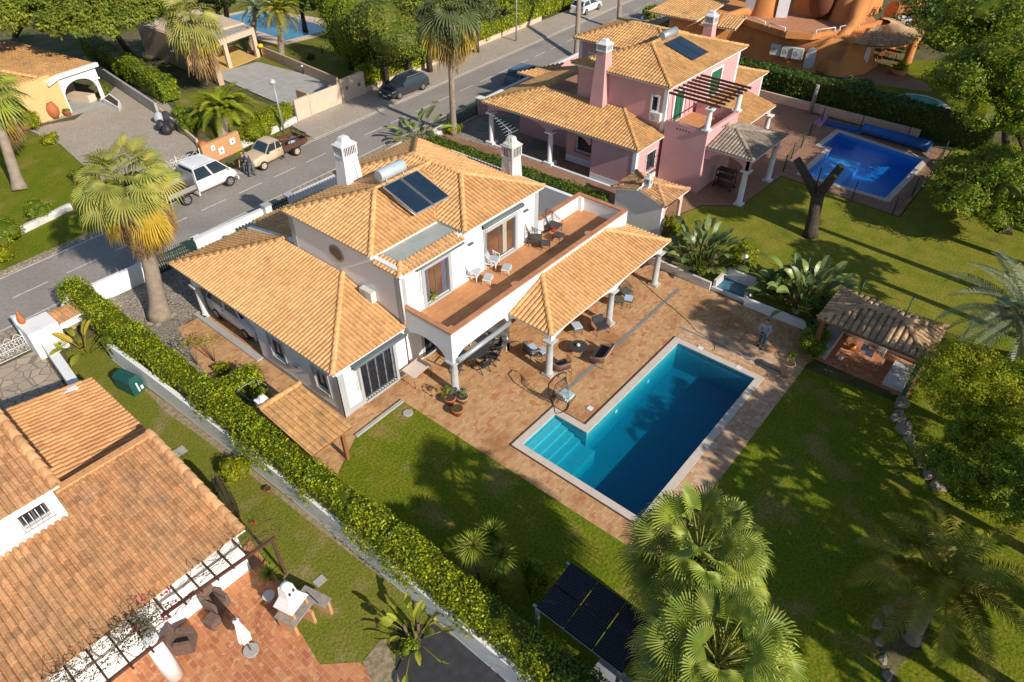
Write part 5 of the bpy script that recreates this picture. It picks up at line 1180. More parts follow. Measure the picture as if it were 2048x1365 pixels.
def r_low(mb):
 P_ = 0.27; x0, y0, y1, z, d = 36.9, 20.4, 34.0, 3.2, 3.4
 roof_plane(mb, (x0, y1, z), (0, -1), (1, 0), [(0, 0), (y1 - y0, 0), (y1 - y0 - d, d), (d, d)], P_, w=0.24)
 roof_plane(mb, (x0, y0, z), (1, 0), (0, 1), [(0, 0), (3.42, 0), (3.42, d), (d, d)], P_, w=0.24)
 roof_plane(mb, (46.8, y1, z), (-1, 0), (0, -1), [(0, 0), (9.9, 0), (9.9 - d, d), (0, d)], P_, w=0.24)
 e = 0.045; ridge(mb, (x0, y0, z + e), (x0 + d, y0 + d, z + d * P_ + e)); ridge(mb, (x0, y1, z + e), (x0 + d, y1 - d, z + d * P_ + e)); ridge(mb, (x0 + d, y1 - d, z + d * P_ + e), (46.8, y1 - d, z + d * P_ + e))
 roof_plane(mb, (43.9, 36.4, 3.0), (0, -1), (1, 0), [(0, 0), (2.6, 0), (2.6, 3.0), (2.6, 3.0), (0.3, 3.0)][:4], 0.2, w=0.24)
tp(K, "lower_roof", r_low)
def r_east(mb):
 P_ = 0.25
 roof_plane(mb, (51.0, 20.35, 3.2), (1, 0), (0, 1), [(0, 0), (5.4, 0), (5.4 - 2.6, 2.6), (0, 2.6)], P_, w=0.24)
 roof_plane(mb, (56.4, 20.35, 3.2), (0, 1), (-1, 0), [(0, 0), (5.2, 0), (2.6, 2.6)], P_, w=0.24)
 e = 0.045; ridge(mb, (56.4, 20.35, 3.2 + e), (53.8, 22.95, 3.85 + e)); ridge(mb, (56.4, 25.55, 3.2 + e), (53.8, 22.95, 3.85 + e)); ridge(mb, (53.8, 22.95, 3.85 + e), (51.0, 22.95, 3.85 + e))
 roof_plane(mb, (44.6, 17.0, 3.1), (1, 0), (0, 1), [(0, 0), (5.7, 0), (5.7, 3.4), (0, 3.4)], 0.22, w=0.24)
tp(K, "east_roof", r_east)
mb = MB()
for a0, a1, xx in ((0, 5.7, 0), (5.7, 9.3, 0)):
 mb.vprism((37.15, 33.6 - a0, 0), (0, -1), [(0, 3.15), (0, 2.45), (0.25, 2.45)] + arch_pts(0.25, a1 - a0 - 0.2, 2.45, 2.95, 12) + [(a1 - a0, 2.45), (a1 - a0, 3.15)], 0.25)
mb.build("carport_arch", PW, K)
for x, y, h, r in ((37.28, 33.35, 2.46, 0.2), (37.28, 27.75, 2.46, 0.2)):
 mb = MB(); column(mb, x, y, 0.02, h, r); mb.box(x - 0.36, x + 0.36, y - 0.36, y + 0.36, 0, 0.22); mb.build("column", PB, K)
mb = MB(); mb.box(36.95, 37.15, 20.9, 33.6, 0.0, 0.12); mb.build("plinth", PB, K)
mb = MB()
wall(mb, (40.1, 20.45), (40.1, 17.4), 0, 4.3, 0.2); wall(mb, (40.3, 17.4), (44.6, 17.4), 0, 4.3, 0.2); wall(mb, (44.6, 17.6), (44.6, 20.45), 0, 4.3, 0.2); mb.build("balcony_parapet", PW, K)
mb = MB(); mb.box(40.3, 44.4, 17.6, 20.68, 3.3, 3.5); mb.build("balcony_floor", MATS["terrace_tile"], K)
mb = MB()
for (px, py, side) in ((40.08, 18.6, 'w'), (43.2, 17.37, 's')):
 for k in range(5):
  s = 0.09; a = k * 0.22
  if side == 'w': i = mb.addv([(px, py + a, 3.9), (px, py + a + 0.14, 3.9), (px, py + a + 0.07, 4.04)]); mb.addf([[i, i + 2, i + 1]])
  else: i = mb.addv([(px - a, py, 3.9), (px - a - 0.14, py, 3.9), (px - a - 0.07, py, 4.04)]); mb.addf([[i, i + 1, i + 2]])
mb.build("vent_hole", MATS["soil"], K)
for x, y in ((40.22, 17.55), (44.5, 17.55)): mb = MB(); column(mb, x, y, 4.3, 5.75, 0.17); mb.build("column", PB, K)
pg = thing("pergola", "brown timber pergola of eight beams over the pink villa balcony", "pergola", (42.5, 19, 4.3))
for k in range(8):
 x = 40.45 + 4.3 * k / 7; mb = MB(); mb.bar((x, 17.0, 5.88), (x, 20.66, 5.95), 0.08, 0.14); mb.build("rafter", MATS["brown_timber"], pg)
mb = MB(); mb.bar((40.1, 17.55, 5.79), (44.8, 17.55, 5.79), 0.1, 0.08); mb.build("beam", MATS["brown_timber"], pg)
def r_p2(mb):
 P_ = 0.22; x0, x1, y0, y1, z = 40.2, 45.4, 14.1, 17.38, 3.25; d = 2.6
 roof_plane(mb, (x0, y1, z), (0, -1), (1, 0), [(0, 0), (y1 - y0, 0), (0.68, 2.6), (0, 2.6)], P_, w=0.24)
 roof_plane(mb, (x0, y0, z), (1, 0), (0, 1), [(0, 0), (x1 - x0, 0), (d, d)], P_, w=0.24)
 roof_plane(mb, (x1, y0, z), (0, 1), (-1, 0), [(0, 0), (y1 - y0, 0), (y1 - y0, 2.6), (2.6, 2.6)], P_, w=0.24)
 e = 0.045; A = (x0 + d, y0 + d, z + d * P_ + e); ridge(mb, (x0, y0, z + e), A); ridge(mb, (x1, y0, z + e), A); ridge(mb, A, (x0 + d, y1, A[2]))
tp(K, "porch_roof", r_p2, "tile_shaded")
mb = MB(); mb.vprism((40.35, 17.4, 0), (0, -1), [(0, 3.2), (0, 2.42)] + arch_pts(0.35, 2.7, 2.42, 3.0) + [(3.1, 2.42), (3.1, 3.2)], 0.22); mb.vprism((40.35, 14.35, 0), (1, 0), [(0, 3.2), (0, 2.42), (0.2, 2.42)] + arch_pts(0.2, 4.4, 2.42, 3.0) + [(4.85, 2.42), (4.85, 3.2)], 0.22)
mb.build("porch_arch", PW, K)
for x, y in ((40.45, 14.5), (44.9, 14.5), (50.0, 17.2)): mb = MB(); column(mb, x, y, 0.016, 2.44, 0.19); mb.build("column", PB, K)
mb = MB(); mb.vprism((44.7, 17.25, 0), (1, 0), [(0, 3.1), (0, 2.5)] + arch_pts(0.3, 5.1, 2.45, 2.9) + [(5.5, 2.45), (5.5, 3.1)], 0.2); mb.build("east_arch", PW, K)
ac_unit("air_conditioner", "cream air conditioner on the pink villa wall over the lean-to roof", (40.33, 21.3, 4.0), rad(-90))
chimney("chimney", "tall pink tapered chimney with a white slatted cap on the pink villa", 40.25, 25.75, 4.0, 7.65, 8.4, 0.36, 0.36, "pink_wall", flare=1.5)
chimney("chimney", "short pink chimney with a white slatted cap at the back of the pink villa", 49.9, 23.0, 6.6, 7.85, 8.7, 0.33, 0.33, "pink_wall", flare=1.15)
r = thing("solar_water_heater", "grey tank and dark solar collector on the pink villa roof", "solar heater", (45.5, 23, 7))
zz = lambda y: 6.48 + (y - 20.4) * 0.28 + 0.1
for k in range(2):
 x0 = 44.6 + 1.15 * k; x1 = x0 + 1.1; mb = MB(); y0, y1 = 21.4, 23.7; mb.hexa([(x0, y0, zz(y0) - .06), (x1, y0, zz(y0) - .06), (x1, y1, zz(y1) - .06), (x0, y1, zz(y1) - .06), (x0, y0, zz(y0)), (x1, y0, zz(y0)), (x1, y1, zz(y1)), (x0, y1, zz(y1))]); mb.build("panel", MATS["solar_glass"], r)
mb = MB(); mb.tube([(45.0, 24.2, 7.75), (46.9, 24.2, 7.75)], 0.28, 16); mb.build("tank", MATS["grey_metal"], r)
r = thing("garden_shed", "small tiled barbecue house with blue shaded back wall between the two villas", "shed", (34.5, 18.2, 0))
mb = MB(); wall(mb, (33.45, 19.75), (33.45, 16.45), 0, 2.2, 0.18); mb.vprism((33.45, 19.75, 0), (0, -1), [(0, 2.2), (3.3, 2.2), (1.65, 2.68)], 0.18)
wall(mb, (36.0, 19.75), (33.63, 19.75), 0, 2.2, 0.15)
mb.build("wall", MATS["white_wall"], r)
mb = MB(); mb.vprism((33.63, 16.45, 0), (1, 0), [(0, 2.2), (0, 0), (0.25, 0), (0.25, 1.4)] + arch_pts(0.25, 2.1, 1.4, 1.95) + [(2.1, 0), (2.4, 0), (2.4, 2.2)], 0.15); mb.build("arch_wall", MATS["pink_pale"], r)
def r_shed(mb): hip_roof(mb, 33.3, 36.2, 16.2, 20.0, 2.22, 0.27, sides="SNE", w=0.25, h=0.07); roof_plane(mb, (33.3, 16.2, 2.22), (1, 0), (0, 1), [(0, 0), (1.5, 0), (1.5, 1.45), (0, 1.8)], 0.27, w=0.25, h=0.07); roof_plane(mb, (34.8, 20.0, 2.22), (-1, 0), (0, -1), [(0, 0), (1.5, 0), (1.5, 1.8), (0, 1.45)], 0.27, w=0.25, h=0.07)
mb = MB(); r_shed(mb); mb.build("roof", [MATS["tile_red"], MATS["soffit"]], r)
chimney("chimney", "little glazed lantern chimney on the barbecue house roof", 34.0, 17.9, 2.4, 2.85, 3.55, 0.15, 0.15, "white_wall", "white_weathered", 1.1)
B = thing("villa", "white villa with weathered terracotta roofs seen from above at the lower left", "villa", (0, 18, 0))
mb = MB(); wall(mb, (-6, 15.95), (4.35, 15.95), 0, 2.3, 0.3); wall(mb, (4.35, 16.25), (4.35, 21.2), 0, 2.3, 0.3); wall(mb, (4.35, 21.2), (4.35, 26.9), 0, 2.2, 0.3); wall(mb, (4.05, 27.0), (-6, 27.0), 0, 2.6, 0.3)
mb.vprism((4.35, 15.95, 0), (0, 1), [(0, 2.3), (5.3, 2.3), (5.3, 3.2)], 0.3)
wall(mb, (-6, 20.1), (1.0, 20.1), 3.0, 4.7, 0.3, [(5.85, 6.65, 3.55, 4.3)]); wall(mb, (1.0, 20.4), (1.0, 25.4), 2.4, 4.7, 0.3)
mb.build("wall", MATS["white_wall"], B)
w = window(B, (-6, 20.1), (1, 0), 5.85, 6.65, 3.55, 4.15, surround=MATS["white_trim"], mull=1, sw=0.05)
mb = MB(); mb.vprism((-6 + 5.8, 20.075, 0), (1, 0), arch_pts(0, 0.9, 4.15, 4.5), 0.02);
for k in range(6):
 x = -6 + 5.8 + 0.9 * k / 5; mb.tube([(x, 20.0, 3.45), (x, 19.95, 3.9), (x, 20.0, 4.15)], 0.014, 4)
mb.tube([(-0.25, 19.98, 3.45), (0.75, 19.98, 3.45)], 0.03, 5); mb.build("window_grille", MATS["white_trim"], w)
def r_big(mb):
 roof_plane(mb, (-6, 15.7, 2.35), (1, 0), (0, 1), [(0, 0), (10.6, 0), (10.6, 5.6), (0, 5.6)], 0.165, w=0.215, c=0.33, h=0.085, lift=0.03)
 ridge(mb, (4.5, 15.7, 2.45), (4.5, 21.3, 3.38), 0.14);
def r_big2(mb):
 roof_plane(mb, (-6, 19.75, 4.72), (1, 0), (0, 1), [(0, 0), (7.2, 0), (7.2, 4.5), (0, 4.5)], 0.2, w=0.24, c=0.36, h=0.09, lift=0.03); ridge(mb, (1.15, 19.75, 4.8), (1.15, 24.2, 5.7), 0.14)
mb = MB(); r_big(mb); mb.build("roof", [MATS["tile_red"], MATS["soffit"]], B)
mb = MB(); mb.bar((1.1, 21.2, 3.32), (4.6, 21.2, 3.32), 0.3, 0.1); mb.box(1.0, 4.5, 21.22, 21.4, 2.3, 3.27); mb.build("verge_band", MATS["tile_peach"], B)
mb = MB(); r_big2(mb); mb.build("upper_roof", [MATS["tile_red"], MATS["soffit"]], B)
def r_small(mb):
 roof_plane(mb, (4.72, 21.4, 2.35), (0, 1), (-1, 0), [(0, 0), (5.85, 0), (5.85, 7), (0, 7)], 0.17, w=0.235, c=0.42, h=0.07, lift=0.025)
mb = MB(); r_small(mb); mb.build("garage_roof", [MATS["tile_peach"], MATS["soffit"]], B)
mb = MB(); mb.lathe((-0.35, 22.3, 4.6), [(0.95, 0), (0.9, 0.6), (0.8, 1.1), (0.6, 1.35), (0.2, 1.45)], 20); mb.build("round_chimney", MATS["white_wall"], B)
mb = MB(); mb.lathe((0.62, 14.55, 0.02), [(0.27, 0), (0.25, 1.2), (0.22, 2.35)], 18); mb.build("column", MATS["white_wall"], B)
pg = thing("pergola", "weathered dark timber pergola carrying bare vines along the white wall", "pergola", (2, 15.2, 0))
mb = MB(); mb.bar((1.2, 15.05, 2.22), (5.1, 14.75, 2.22), 0.09, 0.1); mb.build("beam", MATS["brown_timber"], pg)
mb = MB(); mb.bar((-3, 14.35, 2.22), (0.95, 14.35, 2.22), 0.09, 0.1); mb.build("beam", MATS["brown_timber"], pg)
for k in range(7): x = 1.35 + k * 0.55; mb = MB(); mb.bar((x, 15.95, 2.3), (x, 14.75 - 0.01 * k, 2.3), 0.06, 0.07); mb.build("rafter", MATS["brown_timber"], pg)
for k in range(6): x = -2.6 + k * 0.62; mb = MB(); mb.bar((x, 15.9, 2.3), (x, 14.1, 2.3), 0.06, 0.07); mb.build("rafter", MATS["brown_timber"], pg)
mb = MB(); mb.bar((5.0, 14.8, 0.0), (5.0, 14.8, 2.2), 0.09, 0.09, up=(0, 1, 0)); mb.build("post", MATS["brown_timber"], pg)
r = thing("bougainvillea", "half bare bougainvillea vine with magenta flowers climbing over the pergola", "vine", (1.0, 15.2, 0)); mb = MB(); random.seed(21)
for k in range(60):
 x = random.uniform(-2.8, 5.0); p = Vector((x, random.uniform(14.6, 15.9), 2.38)); pts = [p]
 a = random.uniform(-0.5, 0.5) + (math.pi if random.random() < 0.5 else 0)
 for q in range(6): a += random.uniform(-.5, .5); p = p + Vector((math.cos(a) * 0.22, math.sin(a) * 0.16, random.uniform(-.03, .05))); pts.append(p.copy())
 mb.tube(pts, [0.016, 0.014, 0.012, 0.01, 0.009, 0.008, 0.006], 4, 0, 0.4)
for k in range(150):
 x = random.choice([random.gauss(0.6, 0.5), random.gauss(-1.2, 0.8), random.gauss(4.8, 0.35)]); p = Vector((x, random.gauss(15.2, 0.4), 2.4 + random.random() * 0.2)); mb.tube([p, p + Vector((random.gauss(0, .2), random.gauss(0, .2), random.uniform(0, .3)))], 0.006, 3, 0, 0.3)
mb.build("stem", MATS["bark"], r)
P = np.column_stack([np.concatenate([RNG.normal(0.7, 0.35, 420), RNG.normal(-1.3, 0.7, 350), RNG.normal(0.2, 0.6, 260)]), RNG.normal(15.05, 0.32, 1030), RNG.normal(2.5, 0.12, 1030)]); mb = MB(); leaves(mb, P, np.tile([0, 0, 1.0], (len(P), 1)), 0.075, 0.6, tilt=0.9); mb.build("foliage", MATS["leaf_dry"], r)
P = P[::2] + np.array([0.05, -0.1, 0.05]); mb = MB(); leaves(mb, P, np.tile([0, 0, 1.0], (len(P), 1)), 0.07, 0.6, tilt=0.9); mb.build("foliage", MATS["leaf_olive"], r)
c3 = [G(336, 1180, 2.3), G(343, 1210, 2.2), G(330, 1235, 2.2), G(280, 1200, 2.4), G(270, 1258, 2.4)]
P = np.concatenate([np.array(c) + RNG.normal(0, 0.09, (26, 3)) for c in c3]); mb = MB(); leaves(mb, P, np.tile([0, 0, 1.0], (len(P), 1)), 0.08, 0.9, tilt=0.9); mb.build("flower", MATS["bougainvillea"], r)
bwall("garden_wall", "thick white drive wall running from the urn down to the terracotta roof", (4.75, 34.6), (4.0, 27.4), 1.0, 0.42)
r = thing("entrance_wall", "curved white entrance wall with a scooped top and tiled ledge beside the big hedge", "garden wall", (6.0, 34.3, 0)); mb = MB()
prof = [(0, 0), (3.0, 0), (3.0, 1.7), (2.7, 1.72)] + [(2.55 - 0.9 * (1 - math.cos(t)), 1.15 + 0.5 * math.cos(t) ** 2 - 0.25 * math.sin(t)) for t in np.linspace(0.2, 1.4, 6)] + [(1.0, 0.85), (0.6, 1.2), (0.3, 1.85), (0, 1.95)]
mb.vprism((4.35, 34.9, 0), (1, 0.12), prof, 0.3); mb.box(4.35, 5.7, 33.6, 34.9, 0, 1.55); mb.build("wall", MATS["white_wall"], r)
mb = MB(); roof_plane(mb, (5.8, 33.9, 1.2), (1, 0.1), (-0.1, 1), [(0, 0), (1.3, 0), (1.3, 0.9), (0, 0.9)], 0.25, w=0.2); mb.build("tile_ledge", [MATS["tile_red"], MATS["white_wall"]], r)
c = G(52, 650, 1.95); mb = MB(); mb.lathe((4.6, 34.75, 1.56), [(0.1, 0), (0.16, 0.1), (0.17, 0.3), (0.1, 0.48), (0.06, 0.55), (0.08, 0.62), (0.03, 0.72)], 12); tag(mb.build("urn", MATS["terracotta_pot"], None, loc=(4.6, 34.75, 1.56)), "terracotta urn finial on top of the white entrance wall", "urn")
def scroll_gate(name, label, p, q, h, m, wavy=True):
 p = Vector((*p, 0)); q = Vector((*q, 0)); u = (q - p).normalized(); L_ = (q - p).length; r = thing(name, label, "gate", (p.x, p.y, 0)); mb = MB()
 P = lambda a, z: (p.x + u.x * a, p.y + u.y * a, z)
 tube = lambda pts, rr=0.016: mb.tube([P(a, z) for a, z in pts], rr, 4)
 n = int(L_ / 0.13)
 for k in range(n + 1): a = L_ * k / n; tube([(a, 0.12), (a, h * 0.72)], 0.011)
 mb.build("bar", m, r); mb = MB()
 for z in (0.12, h * 0.42, h * 0.72): tube([(0, z), (L_, z)], 0.024)
 for a in (0, L_ / 2, L_): tube([(a, 0.05), (a, h)], 0.03)
 mb.build("frame", m, r); mb = MB()
 for k in range(int(L_ / 0.42)):
  a = 0.2 + k * 0.42
  for s in (-1, 1):
   tube([(a + s * (0.1 - 0.1 * math.cos(t)) , h * 0.28 + 0.12 * math.sin(t)) for t in np.linspace(0, 5, 12)], 0.012)
   tube([(a + s * (0.1 - 0.1 * math.cos(t)) , h * 0.57 + 0.1 * math.sin(t)) for t in np.linspace(0, 5, 12)], 0.012)
  tube([(a - 0.21 + 0.42 * t, h * 0.72 + 0.22 * math.sin(math.pi * t)) for t in np.linspace(0, 1, 9)], 0.016)
 mb.build("scrollwork", m, r); return r
mat("white_iron", (0.72, 0.72, 0.72), rough=0.5)
scroll_gate("driveway_gate", "ornate white wrought iron gate across the crazy paving drive", (-1.2, 34.7), (4.3, 34.7), 1.35, MATS["white_iron"])
mb = MB(); hp = [(6.75, 31.0), (6.95, 27.0), (7.15, 22), (7.3, 18), (7.38, 14), (7.42, 10), (7.42, 4.5), (7.42, -4)]
for a, b in zip(hp[:-1], hp[1:]): wall(mb, b, a, 0, 1.15, 0.2)
tag(mb.build("garden_wall", MATS["white_wall"], None, loc=(7.2, 15, 0)), "long stained white boundary wall underneath the tall bright hedge", "garden wall")
mb = MB()
for a, b in zip(hp[:-1], hp[1:]): mb.bar((a[0] - 0.17, a[1], 0.03), (b[0] - 0.17, b[1], 0.03), 0.1, 0.06)
struct(mb.build("wall_footing", MATS["concrete"]))
r = thing("barbecue", "white masonry barbecue with hooded chimney and stone counters on the terracotta patio", "barbecue", (4.35, 12.5, 0)); bx, by = 4.35, 12.75
Rz = lambda x, y, z: (bx + (x * math.cos(0.25) - y * math.sin(0.25)), by + (x * math.sin(0.25) + y * math.cos(0.25)), z)
def rbox(mb, x0, x1, y0, y1, z0, z1, f=1.0):
 cx, cy = (x0 + x1) / 2, (y0 + y1) / 2; lo = [(x0, y0), (x1, y0), (x1, y1), (x0, y1)]; mb.hexa([Rz(x, y, z0) for x, y in lo] + [Rz(cx + (x - cx) * f, cy + (y - cy) * f, z1) for x, y in lo])
mb = MB(); rbox(mb, -0.42, 0.42, -0.05, 0.72, 1.2, 1.65, 0.5); rbox(mb, -0.21, 0.21, 0.14, 0.53, 1.65, 2.1, 0.8); q = Rz(0, 0.33, 2.08); mb.ell((q[0], q[1], 2.08), (0.175, 0.165, 0.15), 12, 6); mb.build("hood", MATS["white_wall"], r)
mb = MB(); rbox(mb, -0.35, -0.27, 0.0, 0.65, 0.8, 1.25); rbox(mb, 0.27, 0.35, 0, 0.65, 0.8, 1.25); rbox(mb, -0.27, 0.27, 0.58, 0.65, 0.8, 1.25); rbox(mb, -0.5, -0.4, -0.05, 0.65, 0, 0.74); rbox(mb, 0.6, 0.7, -0.6, 0.3, 0, 0.74); rbox(mb, 0.1, 0.2, -0.3, 0.6, 0, 0.74); mb.build("masonry", MATS["brick_wall"], r)
mb = MB(); rbox(mb, -0.55, 0.4, -0.15, 0.68, 0.74, 0.8); rbox(mb, 0.4, 0.8, -0.6, 0.5, 0.74, 0.8); mb.build("counter", mat("stone_counter", (0.36, 0.32, 0.28), (0.27, 0.24, 0.22), rough=0.7, scale=5), r)
mb = MB();
for s in (-1, 1): q = Rz(s * 0.09, 0.135, 1.85); mb.ell(q, (0.045, 0.03, 0.09), 8, 6)
mb.build("smoke_hole", MATS["soil"], r)
mb = MB(); q = [Rz(x, y, 0.84) for x, y in ((0.45, -0.35), (0.6, 0.25))]; mb.tube(q, 0.02, 5); mb.build("poker", MATS["black_iron"], r)
g = thing("garden_shelter", "open tiled barbecue shelter on the right behind the lawn with a brick counter", "shelter", (29.5, 3, 0))
def r_gz(mb): hip_roof(mb, 28.35, 31.45, 0.45, 5.25, 2.35, 0.36, w=0.29, h=0.10, c=0.36, r=0.13)
mb = MB(); r_gz(mb); mb.build("roof", [MATS["tile_old"], MATS["wood_warm"]], g)
mb = MB(); mb.box(28.5, 31.3, 0.5, 5.15, 0.0, 0.06); mb.build("floor", MATS["saltillo"], g)
for x, y in ((28.6, 0.7), (28.6, 5.0), (31.2, 0.7), (31.2, 5.0)): mb = MB(); mb.box(x - 0.1, x + 0.1, y - 0.1, y + 0.1, 0.06, 2.3); mb.build("post", MATS["wood_warm"] if y > 3 else mat("green_post", (0.05, 0.16, 0.13), rough=0.6), g)
mb = MB(); wall(mb, (31.4, 0.6), (31.4, 5.1), 0.06, 1.0, 0.15); mb.box(28.7, 30.9, 4.35, 4.95, 0.06, 0.85); mb.box(28.7, 30.6, 0.85, 1.7, 0.06, 0.3, 0); mb.build("low_wall", MATS["white_weathered"], g)
mb = MB(); mb.box(28.62, 31.0, 4.28, 5.0, 0.85, 0.92); mb.build("counter", MATS["concrete"], g)
r = thing("drying_rack", "folding clothes drying rack under the tiled shelter roof", "clothes rack", (30, 2.7, 0.06)); mb = MB()
for s in (-0.5, 0.5):
 mb.tube([(29.6, 2.7 + s, 0.06), (30.1, 2.7 + s, 0.95)], 0.014, 4); mb.tube([(30.1, 2.7 + s, 0.06), (29.6, 2.7 + s, 0.95)], 0.014, 4)
for k in range(6): mb.tube([(29.55 + k * 0.12, 2.15, 0.95), (29.55 + k * 0.12, 3.25, 0.95)], 0.008, 3)
mb.build("frame", MATS["white_iron"], r); mb = MB(); mb.box(29.62, 29.66, 2.6, 2.95, 0.55, 0.97); mb.box(29.8, 29.84, 2.9, 3.2, 0.6, 0.97); mb.build("laundry", mat("cloth_blue", (0.35, 0.4, 0.5), rough=0.9), r)
mb = MB(); mb.ell((*G(1681, 716, 0.2)[:2], 0.2), 0.13, 12, 8); tag(mb.build("ball", MATS["white_trim"], None, loc=G(1681, 716, 0.06)), "white ball on the shelter floor by the counter", "ball")
mb = MB(); mb.ell((*G(1706, 693, 0.3)[:2], 0.28), 0.17, 12, 8); tag(mb.build("toy", MATS["orange_fruit"], None, loc=G(1706, 693, 0.06)), "small orange and green toy beside the low wall of the shelter", "toy")
bwall("garden_wall", "low white planter wall at the far right edge of the brick patio", (30.55, 11.4), (30.7, 15.4), 0.5, 0.16, "white_weathered")
bwall("garden_wall", "white planter wall in front of the banana plants and grey paving", (30.5, 5.9), (30.45, 9.35), 0.5, 0.16, "white_wall")
r = thing("fountain", "small square tiled water basin between the planter walls", "fountain", (31.2, 10.3, 0)); mb = MB()
mb.box(30.5, 30.66, 9.4, 11.35, 0, 0.22); mb.box(30.66, 32.1, 9.4, 9.55, 0, 0.55); mb.box(30.66, 32.1, 11.2, 11.35, 0, 0.6); mb.box(31.95, 32.1, 9.55, 11.2, 0, 0.75); mb.build("basin", MATS["white_weathered"], r)
mb = MB(); mb.box(30.66, 31.95, 9.55, 11.2, 0, 0.12); mb.build("water", mat("fountain_water", (0.05, 0.16, 0.24), rough=0.1, spec=0.8), r)
def globe_lamp(label, c, h=1.7, group=None, m="black_iron", glob=True):
 r = thing("garden_lamp", label, "lamp", c, 0, group); mb = MB(); mb.tube([c, (c[0], c[1], c[2] + h)], 0.03, 6); mb.lathe(c, [(0.08, 0), (0.05, 0.1)], 8); mb.build("post", MATS[m], r)
 mb = MB(); mb.ell((c[0], c[1], c[2] + h + 0.1), 0.12, 12, 8); mb.build("globe", MATS["white_trim"], r); return r
globe_lamp("black garden lamp with a white globe behind the tiled basin", (*G(1478, 568)[:2], 0.0))
O = thing("villa", "sculpted orange clay villa with curved walls, white shutters and a round tiled porch", "villa", (72, 22, 0)); OW = MATS["orange_wall"]
def blob(mb, ps, z0, z1, f=0.9, mi=0):
 n = len(ps); c = np.mean(ps, 0); rings = []
 for z, q in ((z0, 1.06), (z0 + (z1 - z0) * 0.15, 1.0), (z0 + (z1 - z0) * 0.6, 0.97), (z1, f)):
  rings.append([(c[0] + (p[0] - c[0]) * q, c[1] + (p[1] - c[1]) * q, z) for p in ps])
 i = mb.addv([v for r_ in rings for v in r_])
 for k in range(3): mb.addf([[i + k * n + j, i + k * n + (j + 1) % n, i + (k + 1) * n + (j + 1) % n, i + (k + 1) * n + j] for j in range(n)], mi, 0.5, True)
 mb.addf([[i + 3 * n + j for j in range(n)]], mi, 0.5)
def circ(cx, cy, rx, ry, n=20, a0=0, a1=2 * math.pi): return [(cx + rx * math.cos(a0 + (a1 - a0) * k / n), cy + ry * math.sin(a0 + (a1 - a0) * k / n)) for k in range(n)]
body = [(69.2, 18.6), (71.5, 17.2), (74.5, 17.0), (78.0, 18.5), (84, 22), (84, 30), (78, 36), (71, 37.0), (66.5, 35.5), (66.8, 31), (69.0, 28.6), (68.6, 25.0), (68.9, 21.5)]
mb = MB(); blob(mb, body, 0, 3.1, 0.97); mb.build("wall", OW, O)
mb = MB(); par = [(68.9, 28.5), (67.9, 25.6), (67.2, 23.4), (68.2, 21.3), (70.6, 20.0), (73.6, 18.8), (76.6, 17.8)]
for a, b in zip(par[:-1], par[1:]): wall(mb, a, b, 2.9, 3.45, 0.3)
mb.build("terrace_parapet", OW, O)
mb = MB(); mb.prism([(69.2, 28.2), (68.3, 25.6), (67.7, 23.5), (68.6, 21.7), (70.9, 20.4), (73.8, 19.2), (76.6, 18.3), (79, 21), (77, 26), (71.5, 28.5)], 3.0, 3.13); mb.build("terrace_floor", MATS["terracotta_coping"], O)
for a, b, k in ((0, 1, 0), (1, 2, 0), (3, 4, 0), (4, 5, 0)):
 p, q = Vector((*par[a], 3.75)), Vector((*par[b], 3.75)); mb = MB(); mb.tube([p.lerp(q, 0.1), p.lerp(q, 0.9)], 0.045, 6)
 for t in (0.1, 0.9): c = p.lerp(q, t); mb.tube([(c.x, c.y, 3.3), (c.x, c.y, 3.75)], 0.06, 6)
 mb.build("handrail", MATS["white_iron"], O)
for a in ([circ(75.9, 20.9, 1.9, 1.6), 3.1, 8.6, 0.62], [circ(77.5, 24.5, 2.6, 2.4), 3.1, 7.5, 0.8], [circ(72.6, 28.3, 1.2, 1.5), 3.1, 6.8, 0.85], [circ(81.0, 22.0, 3.2, 2.6), 3.1, 5.2, 0.45], [circ(84.5, 17.5, 2.6, 2.0), 0, 4.0, 0.4]):
 mb = MB(); blob(mb, *a); mb.build("tower", OW, O)
mb = MB()
for pts, r_ in (([(75.0, 19.7, 5.2), (72.6, 19.2, 3.9), (70.4, 19.6, 2.6), (69.0, 19.9, 0)], [0.9, 0.55, 0.5, 0.6]), ([(70.2, 20.6, 3.2), (69.3, 21.6, 2.7), (68.5, 23.6, 2.9), (68.4, 25.5, 3.0)], [0.4, 0.35, 0.35, 0.3]), ([(69.6, 19.0, 2.9), (71.6, 17.6, 2.6), (73.4, 16.9, 2.8)], [0.4, 0.35, 0.4]), ([(80.5, 18.2, 3.6), (83.0, 16.2, 2.4), (85.5, 14.0, 0.2)], [0.9, 0.6, 0.4]), ([(73.0, 28.2, 3.2), (71.0, 29.6, 3.4), (68.6, 30.4, 3.2), (66.8, 30.0, 3.0)], [0.5, 0.4, 0.4, 0.3])): mb = MB(); mb.tube(pts, r_, 10, 0, 0.5); mb.build("buttress", OW, O)
for a in ((circ(70.2, 20.8, 0.5, 0.6), 0, 3.0, 0.9), (circ(77.4, 14.6, 0.4, 0.4, 10), 0, 2.9, 1.6), (circ(79.6, 17.0, 0.5, 0.5, 10), 0, 2.9, 1.4)): mb = MB(); blob(mb, *a); mb.build("buttress", OW, O)
mb = MB(); mb.ell((74.4, 23.2, 4.9), (0.9, 1.2, 1.7), 16, 10); mb.build("tower_recess_shade", mat("recess_shade", (0.16, 0.06, 0.03), rough=0.9), O)  # solid rounded form, the hollow's shade painted as dark brown
